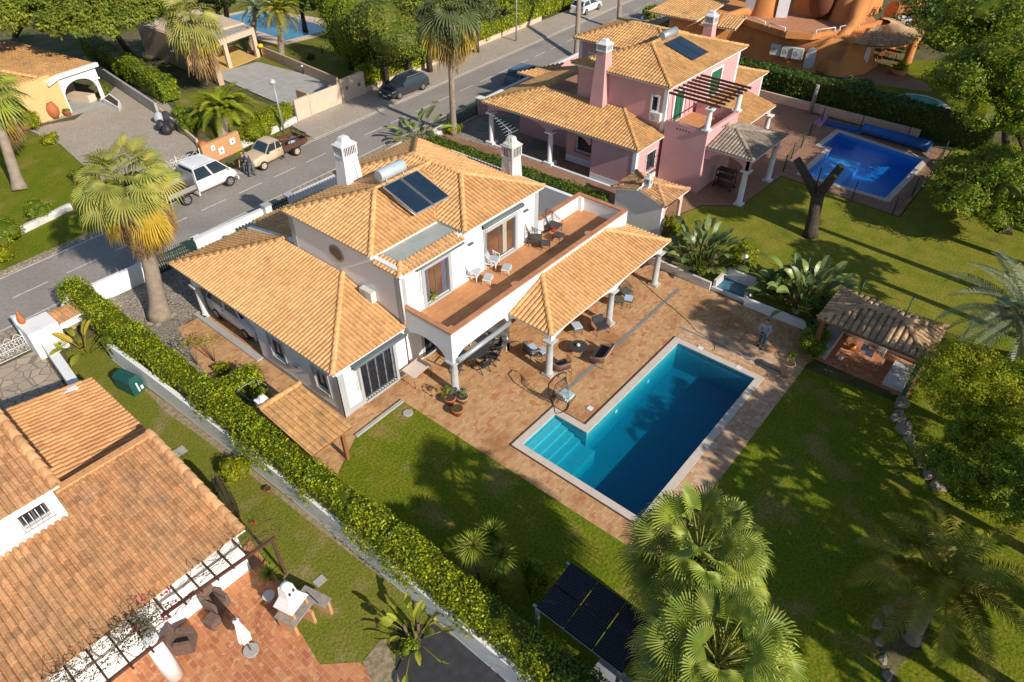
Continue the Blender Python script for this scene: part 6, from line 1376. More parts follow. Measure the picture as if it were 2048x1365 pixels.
def arch_panel(par_, name, p, u, w, h0, h1, z, m, out=0.05, th=0.12):
 mb = MB(); l = math.hypot(*u); ux, uy = u[0] / l, u[1] / l; o = (p[0] + uy * out, p[1] - ux * out, z)
 mb.vprism(o, u, [(0, 0), (w, 0), (w, h0)] + arch_pts(0, w, h0, h1)[::-1][1:-1] + [(0, h0)], th); return mb.build(name, m, par_)
mat("pale_shutter", (0.62, 0.62, 0.66), (0.55, 0.55, 0.6), rough=0.6, scale=3)
for (p, u, w, h0, h1, z) in (((69.0, 26.6), (0.35, -1), 1.3, 0.2, 1.6, 0.3), ((68.7, 21.6), (0.3, -1), 0.9, 1.3, 1.9, 0.2), ((69.3, 19.6), (0.5, -1), 0.6, 1.4, 1.5, 0.4), ((70.6, 18.15), (1, -0.6), 1.3, 2.0, 2.1, 0.2), ((72.0, 17.35), (1, -0.2), 1.0, 2.0, 2.1, 0.2), ((71.4, 29.6), (0.1, -1), 1.2, 2.0, 2.6, 3.15), ((72.2, 26.6), (0.7, -1), 1.1, 2.0, 2.5, 3.15), ((74.9, 20.6), (1, -0.1), 0.6, 0.9, 1.2, 4.3), ((67.0, 32.6), (0.35, -1), 1.0, 1.5, 1.6, 0.3), ((66.9, 30.9), (0.7, -1), 0.8, 1.1, 1.5, 0.5)):
 arch_panel(O, "shuttered_opening", p, u, w, h0, h1, z, MATS["pale_shutter"])
def r_round(mb):
 c = np.array([75.6, 17.6]); R1, R0 = 5.9, 1.2; z0 = 2.75; n = 74
 for k in range(n):
  t0 = math.radians(172) + math.radians(212) * k / n; t1 = math.radians(172) + math.radians(212) * (k + 1) / n
  K_ = 9
  for q in range(K_):
   ra = R1 - (R1 - R0) * q / K_; rb = R1 - (R1 - R0) * (q + 1) / K_; za = z0 + (R1 - ra) * 0.17; zb = z0 + (R1 - rb) * 0.17; rv = random.random(); h = 0.07
   V_ = []
   for r_, z_, l in ((ra, za, 0.02), (rb, zb, 0.0)):
    for t, hh in ((0, 0), (0.25, 0.6), (0.5, 1), (0.75, 0.6), (1, 0)):
     a = t0 + (t1 - t0) * t; V_.append((c[0] + r_ * 0.93 * math.cos(a) * 1.0, c[1] + r_ * 0.62 * math.sin(a), z_ + hh * h * min(1, r_ / 3) + l))
   i = mb.addv(V_); mb.addf([[i + j, i + j + 1, i + 5 + j + 1, i + 5 + j] for j in range(4)], 0, rv)
mb = MB(); r_round(mb); mb.build("porch_roof", [MATS["tile_old"], MATS["soffit"]], O)
mb = MB(); mb.prism([(75.6 + 5.45 * math.cos(a), 17.6 + 3.6 * math.sin(a)) for a in np.linspace(math.radians(172), math.radians(384), 30)], 2.6, 2.72); mb.build("porch_ceiling", OW, O)
sk = G(1820, 68, 3.7); mb = MB(); mb.lathe((79.6, 16.6, 3.05), [(0.75, 0), (0.78, 0.25), (0.6, 0.3), (0.4, 0.15)], 20); mb.build("skylight", MATS["white_trim"], O)
def r_ol(mb):
 roof_plane(mb, (66.0, 31.6, 3.0), (0.1, -1), (1, 0.1), [(0, 0), (3.6, 0), (3.6, 2.8), (0, 2.8)], 0.2, w=0.28, h=0.07); roof_plane(mb, (66.0, 37.5, 3.2), (0.0, -1), (1, 0.0), [(0, 0), (5.6, 0), (5.6, 6.8), (0, 6.8)], 0.08, w=0.3, h=0.05)
mb = MB(); r_ol(mb); mb.build("tile_roof", [MATS["tile_pink"], MATS["soffit"]], O)
for k in range(3):
 c = G(1497 + k * 17, 108 + k * 6, 1.0); p = (68.45 + k * 0.05, 24.4 - k * 1.05, 1.0)
 ac_unit("air_conditioner", ["first white cooling unit in the row of three on the orange wall, nearest the road", "middle cooling unit of the three on the orange wall", "last cooling unit of the three on the orange wall, nearest the round porch"][k], p, rad(-90 + 8), "ac_white", 0.95, 0.95, 0.4, "cooling units on the orange wall")
r = thing("patio_table", "round wooden table under the orange villa's round porch", "table", (77.4, 16.2, 0)); mb = MB(); mb.lathe((77.4, 16.2, 0.7), [(0.85, 0), (0.85, 0.05)], 20); mb.build("table_top", MATS["wood_warm"], r)
for k in range(4): a = k * 1.57 + .7; mb = MB(); mb.tube([(77.4 + 0.6 * math.cos(a), 16.2 + 0.6 * math.sin(a), 0.02), (77.4 + 0.5 * math.cos(a), 16.2 + 0.5 * math.sin(a), 0.7)], 0.04, 5); mb.build("leg", MATS["wood_warm"], r)
def slat_chair(label, c, rz, m="wood_warm", group=None, name="garden_chair", H=1.0, proto=[]):
 r = thing(name, label, "chair", c, rz, group); mb = MB()
 for k in range(6): mb.box(-0.24 + k * 0.082, -0.24 + k * 0.082 + 0.06, -0.24, 0.22, 0.42, 0.45)
 mb.build("seat", MATS[m], r, rel=False); mb = MB()
 for k in range(6): x = -0.24 + k * 0.082; mb.hexa([(x, 0.22, 0.45), (x + 0.055, 0.22, 0.45), (x + 0.055, 0.25, 0.45), (x, 0.25, 0.45), (x, 0.36, H), (x + 0.055, 0.36, H), (x + 0.055, 0.39, H), (x, 0.39, H)])
 mb.bar((-0.26, 0.37, H), (0.26, 0.37, H), 0.04, 0.05); mb.build("backrest", MATS[m], r, rel=False)
 for sx in (-1, 1):
  mb = MB(); mb.bar((sx * 0.25, -0.26, 0), (sx * 0.25, 0.2, 0.45), 0.03, 0.04); mb.build("leg", MATS[m], r, rel=False)
  mb = MB(); mb.bar((sx * 0.22, 0.26, 0), (sx * 0.22, -0.22, 0.45), 0.03, 0.04); mb.build("leg", MATS[m], r, rel=False)
  mb = MB(); mb.bar((sx * 0.27, -0.24, 0.66), (sx * 0.27, 0.28, 0.66), 0.05, 0.03); mb.bar((sx * 0.27, -0.2, 0.43), (sx * 0.27, -0.2, 0.66), 0.03, 0.03, up=(0, 1, 0)); mb.build("armrest", MATS[m], r, rel=False)
 return r
slat_chair("wooden chair turned away on the orange villa terrace, nearer the hedge", (*G(1740, 128)[:2], 0.02), 2.2); slat_chair("wooden chair beside the round table on the orange villa terrace", (*G(1757, 120)[:2], 0.02), 2.4)
mb = MB(); c = (*G(1797, 148)[:2], 0.0); mb.lathe(c, [(0.7, 0), (0.75, 0.4), (0.6, 0.42)], 16); r = thing("planter", "round orange planter full of bright leaves on the terrace edge", "planter", c); mb.build("pot", OW, r)
mb = MB(); crown(mb, 350, [((c[0], c[1], 0.7), (0.6, 0.6, 0.45))], 0.2); mb.build("plant", MATS["leaf_bright"], r)
T = thing("house", "ochre rendered house with a white arched porch beyond the gravel drive", "house", (19, 66, 0))
pA = G(95, 253); pB = G(152, 210);
a0 = G2([(0, 292)])[0]
e0 = (15.0, 63.9); e1_ = (17.6, 64.3)
mb = MB(); q0 = (9.0, 62.6); q1 = (19.3, 64.6); wall(mb, q0, q1, 0, 2.7, 0.3); u_ = Vector((q1[0] - q0[0], q1[1] - q0[1])).normalized()
L_ = math.hypot(q1[0] - q0[0], q1[1] - q0[1])
mb.vprism((*q0, 0), u_, [(4.5, 2.7), (L_, 2.7), (L_ - 0.6, 3.3), (7.2, 3.3)], 0.3); mb.build("wall", MATS["yellow_wall"], T)
q2 = (q1[0] + u_.x * 3.4, q1[1] + u_.y * 3.4)
mb = MB(); mb.vprism((q1[0], q1[1], 0), u_, [(0, 2.9), (0, 0), (0.12, 0), (0.12, 1.2)] + arch_pts(0.12, 3.0, 1.3, 2.3, 12) + [(3.0, 1.9), (3.4, 1.9), (3.4, 2.9)], 0.3); mb.build("arch_wall", MATS["white_wall"], T)
mb = MB(); column(mb, q2[0] - 0.2, q2[1] + 0.1, 0.02, 1.95, 0.17); mb.build("column", MATS["white_wall"], T)
nn = Vector((-u_.y, u_.x)); Q = lambda a, b: (q1[0] + u_.x * a + nn.x * b, q1[1] + u_.y * a + nn.y * b)
mb = MB(); mb.hexa([(*Q(-0.8, -0.3), 3.25), (*Q(3.6, -0.3), 2.7), (*Q(3.6, 0.1), 2.7), (*Q(-0.8, 0.1), 3.25), (*Q(-0.8, -0.3), 3.5), (*Q(3.6, -0.3), 3.1), (*Q(3.6, 0.1), 3.1), (*Q(-0.8, 0.1), 3.5)]) if False else None
mb.hexa([(*Q(0, -0.35), 2.85), (*Q(3.6, -0.35), 2.85), (*Q(3.6, 0), 2.85), (*Q(0, 0), 2.85), (*Q(0, -0.35), 3.15), (*Q(3.6, -0.35), 3.15), (*Q(3.6, 0), 3.15), (*Q(0, 0), 3.15)]); mb.hexa([(*Q(-1.0, -0.35), 2.55), (*Q(0, -0.35), 2.85), (*Q(0, 0), 2.85), (*Q(-1, 0), 2.55), (*Q(-1.0, -0.35), 2.85), (*Q(0, -0.35), 3.15), (*Q(0, 0), 3.15), (*Q(-1, 0), 2.85)]) ; mb.build("fascia", MATS["white_wall"], T)
mb = MB(); v2 = (nn.x, nn.y)
roof_plane(mb, (*Q(3.5, 0.0), 3.1), (-u_.x, -u_.y), v2, [(0, 0), (5.0, 0), (5.0, 12), (0, 12)], 0.02, w=0.3, h=0.06, c=0.5)
roof_plane(mb, (*Q(-1.4, 0.0), 3.2), (-u_.x, -u_.y), v2, [(0, 0), (9, 0), (9, 6), (3.0, 6)], 0.22, w=0.28, h=0.07)
ridge(mb, (*Q(-1.4, 0), 3.35), (*Q(-4.4, 6), 4.6), 0.15)
roof_plane(mb, (*Q(-1.4, 0.0), 3.15), v2, (-u_.x, -u_.y), [(0, 0), (12, 0), (12, 3), (6, 3)], 0.3, w=0.28, h=0.07)
mb.build("roof", [MATS["tile_pink"], MATS["soffit"]], T)
mb = MB(); wall(mb, (*Q(0.4, 4.2),), (*Q(3.4, 4.2),), 0, 2.9, 0.2); mb.build("porch_back_wall", MATS["tan_wall"], T)
mb = MB(); fb(mb, Q(0.4, 4.2), u_, 0.4, 1.2, 0.02, 2.0, 0, 0.03); mb.build("door", MATS["grey_wood"], T)
mb = MB(); mb.hexa([(*Q(2.2, 0.6), 0), (*Q(2.9, 0.6), 0), (*Q(2.2, 3.8), 0), (*Q(1.5, 3.8), 0), (*Q(2.2, 0.6), .6), (*Q(2.9, 0.6), .6), (*Q(2.2, 3.8), .6), (*Q(1.5, 3.8), .6)]); mb.build("planter_wall", MATS["tan_light"], T)
mb = MB(); ps = G2([(208, 207), (240, 225), (243, 212), (222, 196)]); mb.prism(ps, 0, 0.4); mb.prism(grow(ps, -0.13), 0.4, 0.41, 1); tag(mb.build("planter", [MATS["white_wall"], MATS["soil"]], None, loc=(*ps[0], 0)), "triangular white planter beside the arched porch column", "planter")
def pot(name, label, c, prof, m="terracotta_pot", plant=None, cat="plant pot", group=None, soil=True, n=16):
 r = thing(name, label, cat, c, 0, group); mb = MB(); mb.lathe(c, prof, n); mb.build("pot", MATS[m], r)
 if soil: mb = MB(); R_, z = prof[-1]; R_ = max(p[0] for p in prof[-2:]) * 0.86; mb.lathe((c[0], c[1], c[2] + z - 0.03), [(R_, 0), (R_, 0.035)], n); mb.build("soil", MATS["soil"], r)
 if plant: mb = MB(); plant(mb, (c[0], c[1], c[2] + prof[-1][1])); mb.build("plant", MATS[plant.m], r)
 return r
def pl(fn, m): fn.m = m; return fn
pot("jar", "big terracotta oil jar leaning by the ochre house wall", (*G(113, 238)[:2], 0), [(0.18, 0), (0.42, 0.45), (0.47, 0.8), (0.35, 1.15), (0.2, 1.28), (0.27, 1.36)], soil=False, cat="jar")
pot("flower_pot", "terracotta pot of green plants at the corner of the arched porch", (*G(137, 232)[:2], 0), [(0.22, 0), (0.3, 0.4), (0.33, 0.45)], plant=pl(lambda mb, c: crown(mb, 120, [((c[0], c[1], c[2] + 0.05), (0.27, 0.27, 0.12))], 0.12), "leaf_mid"))
pot("flower_pot", "tiny orange pot at the foot of the big oil jar", (*G(105, 237)[:2], 0), [(0.12, 0), (0.16, 0.2), (0.17, 0.22)])
U = thing("house", "tan flat roofed house with a beam canopy over a yellow tiled garage forecourt", "house", (34, 64, 0))
A_, B_, C_, D_ = (30.4, 61.2), (37.9, 65.0), (37.5, 74), (29.5, 75)
mb = MB(); wall(mb, (31.3, 75), (31.0, 60.6), 0, 2.9, 0.3, [(6.0, 6.5, 1.4, 2.1), (7.0, 7.5, 1.4, 2.1)]); wall(mb, (31.0, 60.6), (31.9, 63.4), 0, 2.9, 0.2); mb.box(31.6, 38.2, 69.8, 70.0, 0, 2.7); mb.build("wall", MATS["tan_wall"], U)
for a in (6.0, 7.0): window(U, (31.3, 75), (-0.02, -1), a, a + 0.5, 1.4, 2.1, surround=MATS["white_trim"], sw=0.06, mull=0)
mb = MB(); mb.prism([(31.3, 60.6), (32.2, 63.6), (32.3, 75), (31.5, 75)], 2.75, 2.9) ; mb.prism([(32.3, 66.8), (38.2, 66.8), (38.2, 75), (32.3, 75)], 2.6, 2.85); mb.build("flat_roof", MATS["tan_light"], U)
mb = MB(); mb.bar((31.8, 63.7, 2.5), (37.9, 65.0, 2.5), 0.3, 0.5); mb.bar((37.9, 65.0, 2.5), (38.1, 70, 2.5), 0.3, 0.5); mb.build("fascia_beam", MATS["tan_light"], U)
for k in range(9): mb = MB(); y = 64.2 + k * 0.42 ; x0 = 32.2; mb.bar((x0, y - 0.1, 2.62), (38.0, y + 1.0, 2.62), 0.12, 0.16); mb.build("canopy_beam", MATS["grey_wood"], U)
for x, y in ((32.3, 63.8), (34.2, 64.3), (37.8, 65.0)): mb = MB(); mb.box(x - 0.18, x + 0.18, y - 0.18, y + 0.18, 0, 2.3); mb.build("column", MATS["tan_light"], U)
mb = MB(); mb.prism([(32.0, 63.5), (37.9, 64.8), (38.1, 69.8), (32.0, 69.8)], 0.0, 0.05); mb.build("garage_floor", MATS["garage_yellow"], U)
mb = MB(); wall(mb, (38.2, 65.3), (37.2, 51.8), 0, 1.0, 0.2); tag(mb.build("ramp_wall", MATS["tan_wall"], None, loc=(38, 60, 0)), "tan retaining wall sloping along the concrete driveway", "garden wall")
mb = MB(); c = (38.1, 64.6, 1.1); mb.ell(c, (0.3, 0.25, 0.2), 10, 6); mb.tube([(38.1, 64.5, 1.0), (38.2, 64.2, 0.6), (38.0, 64.3, 0.3), (38.1, 64.6, 0.5), (38.15, 64.5, 0.9)], 0.03, 5); tag(mb.build("hose_reel", mat("yellow_plastic", (0.75, 0.5, 0.02), rough=0.5), None, loc=c), "yellow hose reel hanging on the end of the tan ramp wall", "hose reel")
r = thing("street_wall", "peach street wall with panelled sliding gate between two piers by the dark estate car", "gate", (33, 48.5, 0))
gp = [G2([(594, 242)])[0], G2([(620, 236)])[0], G2([(686, 209)])[0], G2([(733, 190)])[0]]
gp = [(30.3, 48.25), (31.7, 48.35), (35.3, 48.6), (38.0, 48.8)]
mb = MB(); wall(mb, gp[0], gp[1], 0, 1.75, 0.2); mb.build("side_wall", MATS["tan_light"], r)
mb = MB(); wall(mb, (31.75, 48.42), (35.25, 48.66), 0.03, 1.7, 0.08)
mb.build("gate_panel", MATS["tan_light"], r); mb = MB(); wall(mb, gp[2], gp[3], 0, 1.95, 0.3); mb.build("side_wall", MATS["tan_light"], r)
mb = MB(); wall(mb, (31.68, 49.9), (31.68, 48.38), 0, 1.9, 0.15); mb.build("pier", MATS["tan_wall"], r)
mb = MB(); fb(mb, gp[2], (gp[3][0] - gp[2][0], gp[3][1] - gp[2][1]), 0.5, 0.72, 1.0, 1.3, 0, 0.03); fb(mb, gp[2], (gp[3][0] - gp[2][0], gp[3][1] - gp[2][1]), 1.9, 2.15, 0.9, 1.2, 0, 0.03); mb.build("mailbox", MATS["dark_frame"], r)
r = thing("street_wall", "ochre gate wall with white meter boxes behind the parked pickup", "garden wall", (21.5, 47.3, 0))
mb = MB(); w0, w1 = (21.3, 46.75), (24.4, 47.15); wall(mb, w0, w1, 0, 1.45, 0.3); mb.box(21.05, 21.55, 46.6, 47.1, 0, 1.6); mb.build("wall", MATS["brick_wall"], r)
mb = MB(); mb.hexa([(21.0, 46.55, 1.6), (21.6, 46.55, 1.6), (21.6, 47.15, 1.6), (21.0, 47.15, 1.6), (21.15, 46.7, 1.75), (21.45, 46.7, 1.75), (21.45, 47.0, 1.75), (21.15, 47.0, 1.75)]); mb.build("cap", MATS["terracotta_pot"], r)
uu = (w1[0] - w0[0], w1[1] - w0[1])
for a, z, w_, h_ in ((0.55, 0.85, 0.32, 0.38), (1.1, 0.35, 0.45, 0.5), (2.2, 0.7, 0.45, 0.45)):
 mb = MB(); fb(mb, w0, uu, a, a + w_, z, z + h_, 0, 0.03); fx = mb.build("meter_box", MATS["white_trim"], r); mb = MB(); fb(mb, w0, uu, a + w_ * 0.35, a + w_ * 0.65, z + h_ * 0.35, z + h_ * 0.6, 0.03, 0.04); mb.build("meter_window", MATS["dark_frame"], fx)
scroll_gate("driveway_gate", "white scrolled iron gate beside the white crew cab truck", (17.4, 46.9), (20.9, 46.7), 1.45, MATS["white_iron"])
bwall("garden_wall", "low grey white rendered wall on the left lawn verge", (3.0, 45.6), (12.0, 47.6), 0.45, 0.22, "white_weathered")
bwall("garden_wall", "pale wall foot below the shrubs beside the street lamp", (24.5, 47.3), (30.2, 48.2), 0.5, 0.2, "white_weathered")
bwall("garden_wall", "long grey rendered wall between the ochre house drive and the hedge", (23.9, 58.5), (25.6, 75), 1.0, 0.2, "concrete")
bwall("garden_wall", "thin kerb wall on the right side of the gravel drive", (24.0, 58.6), (22.6, 50.5), 0.45, 0.15, "tan_light")
bwall("garden_wall", "pale garden wall beyond the paving under the orange villa hedge", (59.2, 22.4), (58.9, 8.5), 0.7, 0.2, "tan_light")
bwall("garden_wall", "cream hedge wall along the far pavement behind the parked dark estate car", (38.0, 48.95), (66, 51.0), 0.5, 0.2, "tan_light")
bwall("garden_wall", "white wave topped street wall next to the orange villa", (62.5, 36.6), (72.0, 41.3), 0.9, 0.2, "white_wall")
for k, (px, py) in enumerate(((1345, 28), (1360, 20), (1428, 20))):
 c = G(px, py); mb = MB(); mb.lathe((c[0], c[1], 0), [(0.35, 0), (0.33, 1.2), (0.2, 1.3)], 12); tag(mb.build("gate_pier", OW, None, loc=c), ["orange round gate pier nearest the road bend", "second orange round gate pier beside the white street wall", "orange round gate pier next to the orange villa roof"][k], "gate pillar")
LH = MATS["leaf_hedge"]
hedge("hedge", "long bright green clipped hedge between the two gardens on the left", [(7.38, 36.0), (7.5, 30), (7.68, 20), (7.8, 12), (7.85, 5)], 1.1, 0.8, 2.05, LH, 320, 0.098, side_n=1.0, wavy=0.1)
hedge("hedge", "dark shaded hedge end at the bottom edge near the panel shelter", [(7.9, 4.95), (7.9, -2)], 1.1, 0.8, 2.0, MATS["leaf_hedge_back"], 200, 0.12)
hedge("hedge", "short hedge spur by the green net in the villa side garden", [(8.3, 23.6), (10.0, 23.6)], 0.8, 0.0, 1.5, LH, 230, 0.115)
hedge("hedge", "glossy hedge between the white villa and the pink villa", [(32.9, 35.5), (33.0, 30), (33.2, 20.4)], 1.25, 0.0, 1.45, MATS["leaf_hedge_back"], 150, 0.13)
hedge("hedge", "tall dark hedge in front of the orange villa", [(61.6, 29), (61.3, 20), (60.7, 12), (59.9, 4)], 1.7, 0.0, 2.1, MATS["leaf_dark"], 55, 0.2)
hedge("hedge", "bright hedge along the far pavement behind the dark estate car", [(38.4, 49.7), (52, 50.6), (66, 51.8), (74, 52.4)], 1.3, 0.3, 1.9, LH, 75, 0.18)
hedge("hedge", "clipped yellow green hedge behind the street lamp", [(27.0, 48.7), (30.1, 49.0)], 1.1, 0.1, 1.5, MATS["leaf_bright"], 100, 0.15)
hedge("hedge", "dark hedge along the grey wall by the ochre house", [(25.9, 60), (27.4, 78)], 1.6, 0.3, 2.0, MATS["leaf_mid"], 70, 0.18)
fan_palm("palm_tree", "tall fan palm with a yellow and brown skirt beside the white villa's carport", (9.8, 32.4, 0), G(258, 372, 7.3), 0.42, 0.27, n=26, R=1.15, pet=1.5, dead=80, dead_len=2.4, mats=[MATS["fan_gold"], MATS["petiole"]], yellow=24, segs=26, bend=(0.15, 0.1), flare=1.55, el_range=(0.12, 1.3), seed=11, stalks=16)
fan_palm("palm_tree", "big fan palm in full leaf beside the swimming pool, seen from above", (11.6, 3.6, 0), G(1395, 1120, 5.2), 0.3, 0.22, n=80, R=0.9, pet=1.35, segs=32, el_range=(-0.75, 1.4), seed=4)
fan_palm("palm_tree", "fan palm cut by the bottom edge below the big palm", (9.6, 0.5, 0), G(1430, 1335, 5.0), 0.3, 0.22, n=76, R=0.9, pet=1.4, segs=32, el_range=(-0.75, 1.4), seed=8)
fan_palm("palm_tree", "slender tall palm with a hanging golden crown beside the pink villa gate", (36.6, 36.75, 0), G(897, 22, 9.2), 0.24, 0.17, n=30, R=1.5, pet=1.3, dead=26, dead_len=1.9, yellow=12, mats=[MATS["leaf_olive"], MATS["petiole"]], segs=20, seed=5, flare=1.3, stalks=4)
fan_palm("palm_tree", "bare palm trunk rising over the pink villa roof, left of the pair", (*G(1153, 118)[:2], 0), (*G(1164, -150, 9.5)[:2], 9.5), 0.26, 0.2, n=24, R=1.3, pet=1.1, dead=14, segs=16, seed=6)
fan_palm("palm_tree", "bare palm trunk beyond the pink villa, right of the pair", (*G(1237, 60)[:2], 0), (*G(1247, -150, 9.5)[:2], 9.5), 0.26, 0.2, n=24, R=1.3, pet=1.1, dead=14, segs=16, seed=7)
fan_palm("palm_tree", "palm with a thick skirt of hanging dead fronds in front of the tan house", (30.3, 62.3, 0), G(382, 38, 6.2), 0.3, 0.24, n=26, R=1.45, pet=1.3, dead=60, dead_len=4.2, mats=[MATS["fan_grey"], MATS["petiole"]], yellow=5, segs=18, seed=9, stalks=10)
fan_palm("palm_tree", "leaning palm on the left lawn cut by the photo's left edge", (10.9, 53.2, 0), G(-22, 190, 5.6), 0.36, 0.26, n=26, R=1.3, pet=1.2, dead=40, dead_len=2.4, mats=[MATS["fan_leaf"], MATS["petiole"]], yellow=5, segs=18, seed=10, flare=1.5)
feather_palm("palm_tree", "low bright feather palm behind the ochre gate wall", (24.2, 49.6, 0), G(447, 222, 1.7), 0.35, 0.3, n=46, L_=2.9, ll=0.5, m="feather_bright", seed=3, nl=36, el=(1.35, 0.05), droop=1.7, ww=0.05)
feather_palm("palm_tree", "feather palm with a stout trunk beside the far pool, right of the pair", (39.2, 63.0, 0), G(558, 22, 4.2), 0.28, 0.22, n=34, L_=2.7, ll=0.5, m="feather_leaf", seed=12, nl=26, ww=0.06)
feather_palm("palm_tree", "feather palm by the far pool, left of the pair", (37.9, 66.5, 0), G(512, 18, 3.6), 0.28, 0.22, n=28, L_=2.3, ll=0.45, m="feather_grey", seed=13, nl=24, ww=0.06)
feather_palm("palm_tree", "grey green feather palm with orange date stalks at the right edge", (*G(2052, 720)[:2], 0), G(2046, 636, 3.6), 0.3, 0.24, n=44, L_=3.9, ll=0.55, m="feather_grey", seed=14, nl=44, droop=1.3, orange=True, ww=0.035)
feather_palm("palm_tree", "dark feather palm with a rough leaning trunk in the stone bed at lower right", (*G(1822, 1283)[:2], 0), G(1888, 1152, 2.6), 0.22, 0.17, n=34, L_=2.9, ll=0.55, m="feather_leaf", seed=15, nl=42, droop=1.2, el=(1.1, -0.5), ww=0.03)
BL = MATS["banana_leaf"]
leafy_clump("banana_plant", "tall clump of banana like plants by the planter wall behind the porch corner", (*G(1402, 530)[:2], 0), 64, 1.7, 0.95, 0.48, 1.0, BL, cat="banana plant", seed=31, stems=7, el=(1.5, 0.75))
leafy_clump("banana_plant", "dark clump of banana like plants behind the grey paving near the tiled shelter", (*G(1610, 610)[:2], 0), 70, 1.6, 1.0, 0.48, 1.15, BL, cat="banana plant", seed=32, stems=8, el=(1.5, 0.6))
leafy_clump("banana_plant", "traveller palm at the road corner of the white villa", (*G(838, 282)[:2], 0), 20, 1.6, 1.3, 0.46, 0.35, BL, cat="banana plant", seed=33, el=(1.35, 0.5), torn=0.3)
leafy_clump("banana_plant", "bird of paradise clump with an orange dead leaf by the white entrance wall", (*G(172, 705)[:2], 0), 13, 0.9, 1.0, 0.34, 0.25, MATS["banana_bright"], cat="banana plant", seed=34, el=(1.3, 0.35), yellow=2)
leafy_clump("banana_plant", "banana plant with torn yellow green leaves below the hedge at the bottom", (*G(828, 1275)[:2], 0), 16, 1.1, 0.62, 0.28, 0.3, MATS["banana_bright"], cat="banana plant", seed=35, el=(1.45, 0.2), torn=0.35, stems=3)
leafy_clump("banana_plant", "small banana like plant beside the garden shelter hedge corner", (*G(1660, 640)[:2], 0), 12, 0.9, 0.8, 0.3, 0.3, BL, cat="banana plant", seed=36)
def spikes(name, label, heads, m, n, L_, w, cat="yucca", base=None, el=(1.5, -0.9)):
 r = thing(name, label, cat, base)
 for h in heads:
  t = MB(); t.tube([(base[0] + (h[0] - base[0]) * 0.5, base[1] + (h[1] - base[1]) * 0.5, 0), h], [0.06, 0.045], 6); t.build("stem", MATS["bark_light"], r)
 for h in heads: mb = MB(); spiky(mb, h, n, L_, w, el=el); mb.build("leaf_head", m, r)
 return r
yb = G(975, 1190)
spikes("yucca", "three headed yucca with a drooping skirt of leaves on the lawn by the hedge", [G(945, 1092, 2.5), G(982, 1068, 2.2), G(1000, 1112, 2.1), G(985, 1172, 0.7)], MATS["yucca_leaf"], 240, 0.62, 0.035, base=yb)
spikes("agave", "variegated spiky agave in a pot beside the terracotta patio steps", [(*G(541, 1160)[:2], 0.35)], MATS["yucca_leaf"], 60, 0.42, 0.05, cat="agave", base=(*G(541, 1160)[:2], 0.0), el=(1.4, 0.1))
c = G(541, 1200); mb = MB(); mb.lathe(c, [(0.13, 0), (0.2, 0.28), (0.21, 0.3)], 14); tag(mb.build("plant_pot", MATS["white_weathered"], None, loc=c), "round grey plant pot below the spiky agave", "plant pot")
spikes("agave", "spiky grass clump at the foot of the entrance wall plants", [(*G(125, 700)[:2], 0.25)], MATS["banana_bright"], 90, 0.5, 0.03, cat="grass clump", base=(*G(125, 700)[:2], 0.0), el=(1.5, 0.1))
spikes("agave", "striped agave half hidden in the shrubs by the ochre wall", [(*G(390, 250)[:2], 0.9)], MATS["feather_grey"], 30, 0.7, 0.1, cat="agave", base=(*G(390, 250)[:2], 0.0), el=(1.4, 0.2))
def sh(label, px, py, r, m, n, size, z=0.0, **kw): return bush("shrub", label, (*G(px, py, z)[:2], 0), r, MATS[m], n, size, **kw)
sh("round yellow green shrub between the long wall and the terracotta roof", 480, 950, (0.75, 0.65, 0.8), "leaf_bright", 1500, 0.1)
sh("tall dark shrub hugging the left side of the long hedge", 255, 712, (0.75, 1.0, 1.6), "leaf_mid", 2200, 0.09, lobes=6)
sh("rounded bright shrub on the lawn by the ochre house wall", 62, 260, (1.15, 1.0, 1.4), "leaf_bright", 1300, 0.17)
sh("small low shrub in front of the rounded bright one", 103, 287, (0.75, 0.65, 0.7), "leaf_bright", 600, 0.15)
sh("dark round shrub behind the low white wall on the left", 88, 437, (0.9, 0.8, 1.2), "leaf_mid", 1100, 0.13)
sh("large dark shrub at the left edge by the road", 15, 490, (1.2, 1.4, 1.6), "leaf_mid", 1500, 0.15, lobes=6)
sh("flowering hibiscus with red blooms at the left edge of the verge", 12, 525, (0.8, 0.7, 1.0), "leaf_bright", 900, 0.13, flowers=(MATS["red_flower"], 14, 0.12))
sh("clipped dark ball shrub by the arched porch planter", 212, 192, (0.5, 0.5, 0.8), "leaf_mid", 400, 0.12)
sh("bright shrub spilling over the white planter near the tiled shelter", 1620, 705, (1.0, 0.8, 1.3), "leaf_mid", 2200, 0.11, lobes=6)
sh("yellow green shrub between the banana plants", 1480, 535, (1.1, 0.9, 1.3), "leaf_bright", 1700, 0.12, lobes=5)
sh("small flowering bush against the barbecue house corner", 1343, 468, (0.6, 0.6, 1.3), "leaf_bright", 900, 0.1, flowers=(MATS["bougainvillea"], 22, 0.09))
sh("dark shrub mass between the banana plants and the shelter roof", 1560, 590, (1.3, 0.9, 1.5), "leaf_dark", 1700, 0.12, lobes=6)
sh("dark shrub left of the tiled shelter roof", 1640, 655, (0.7, 1.0, 1.9), "leaf_dark", 1500, 0.11, lobes=6)
sh("green shrub against the white road wall near the small entrance gate", 542, 455, (0.8, 0.7, 0.8), "leaf_mid", 900, 0.1)
sh("small yellow flowered shrub on the side path by the villa wall", 447, 745, (0.5, 0.4, 0.5), "leaf_bright", 500, 0.08)
sh("tall green shrub beside the feather palm and the pale wall foot", 515, 285, (1.5, 1.1, 1.6), "leaf_bright", 1700, 0.14, lobes=6)
sh("shrub mass to the left of the feather palm over the ochre wall", 385, 262, (1.1, 1.0, 1.5), "leaf_mid", 1300, 0.14, lobes=5)
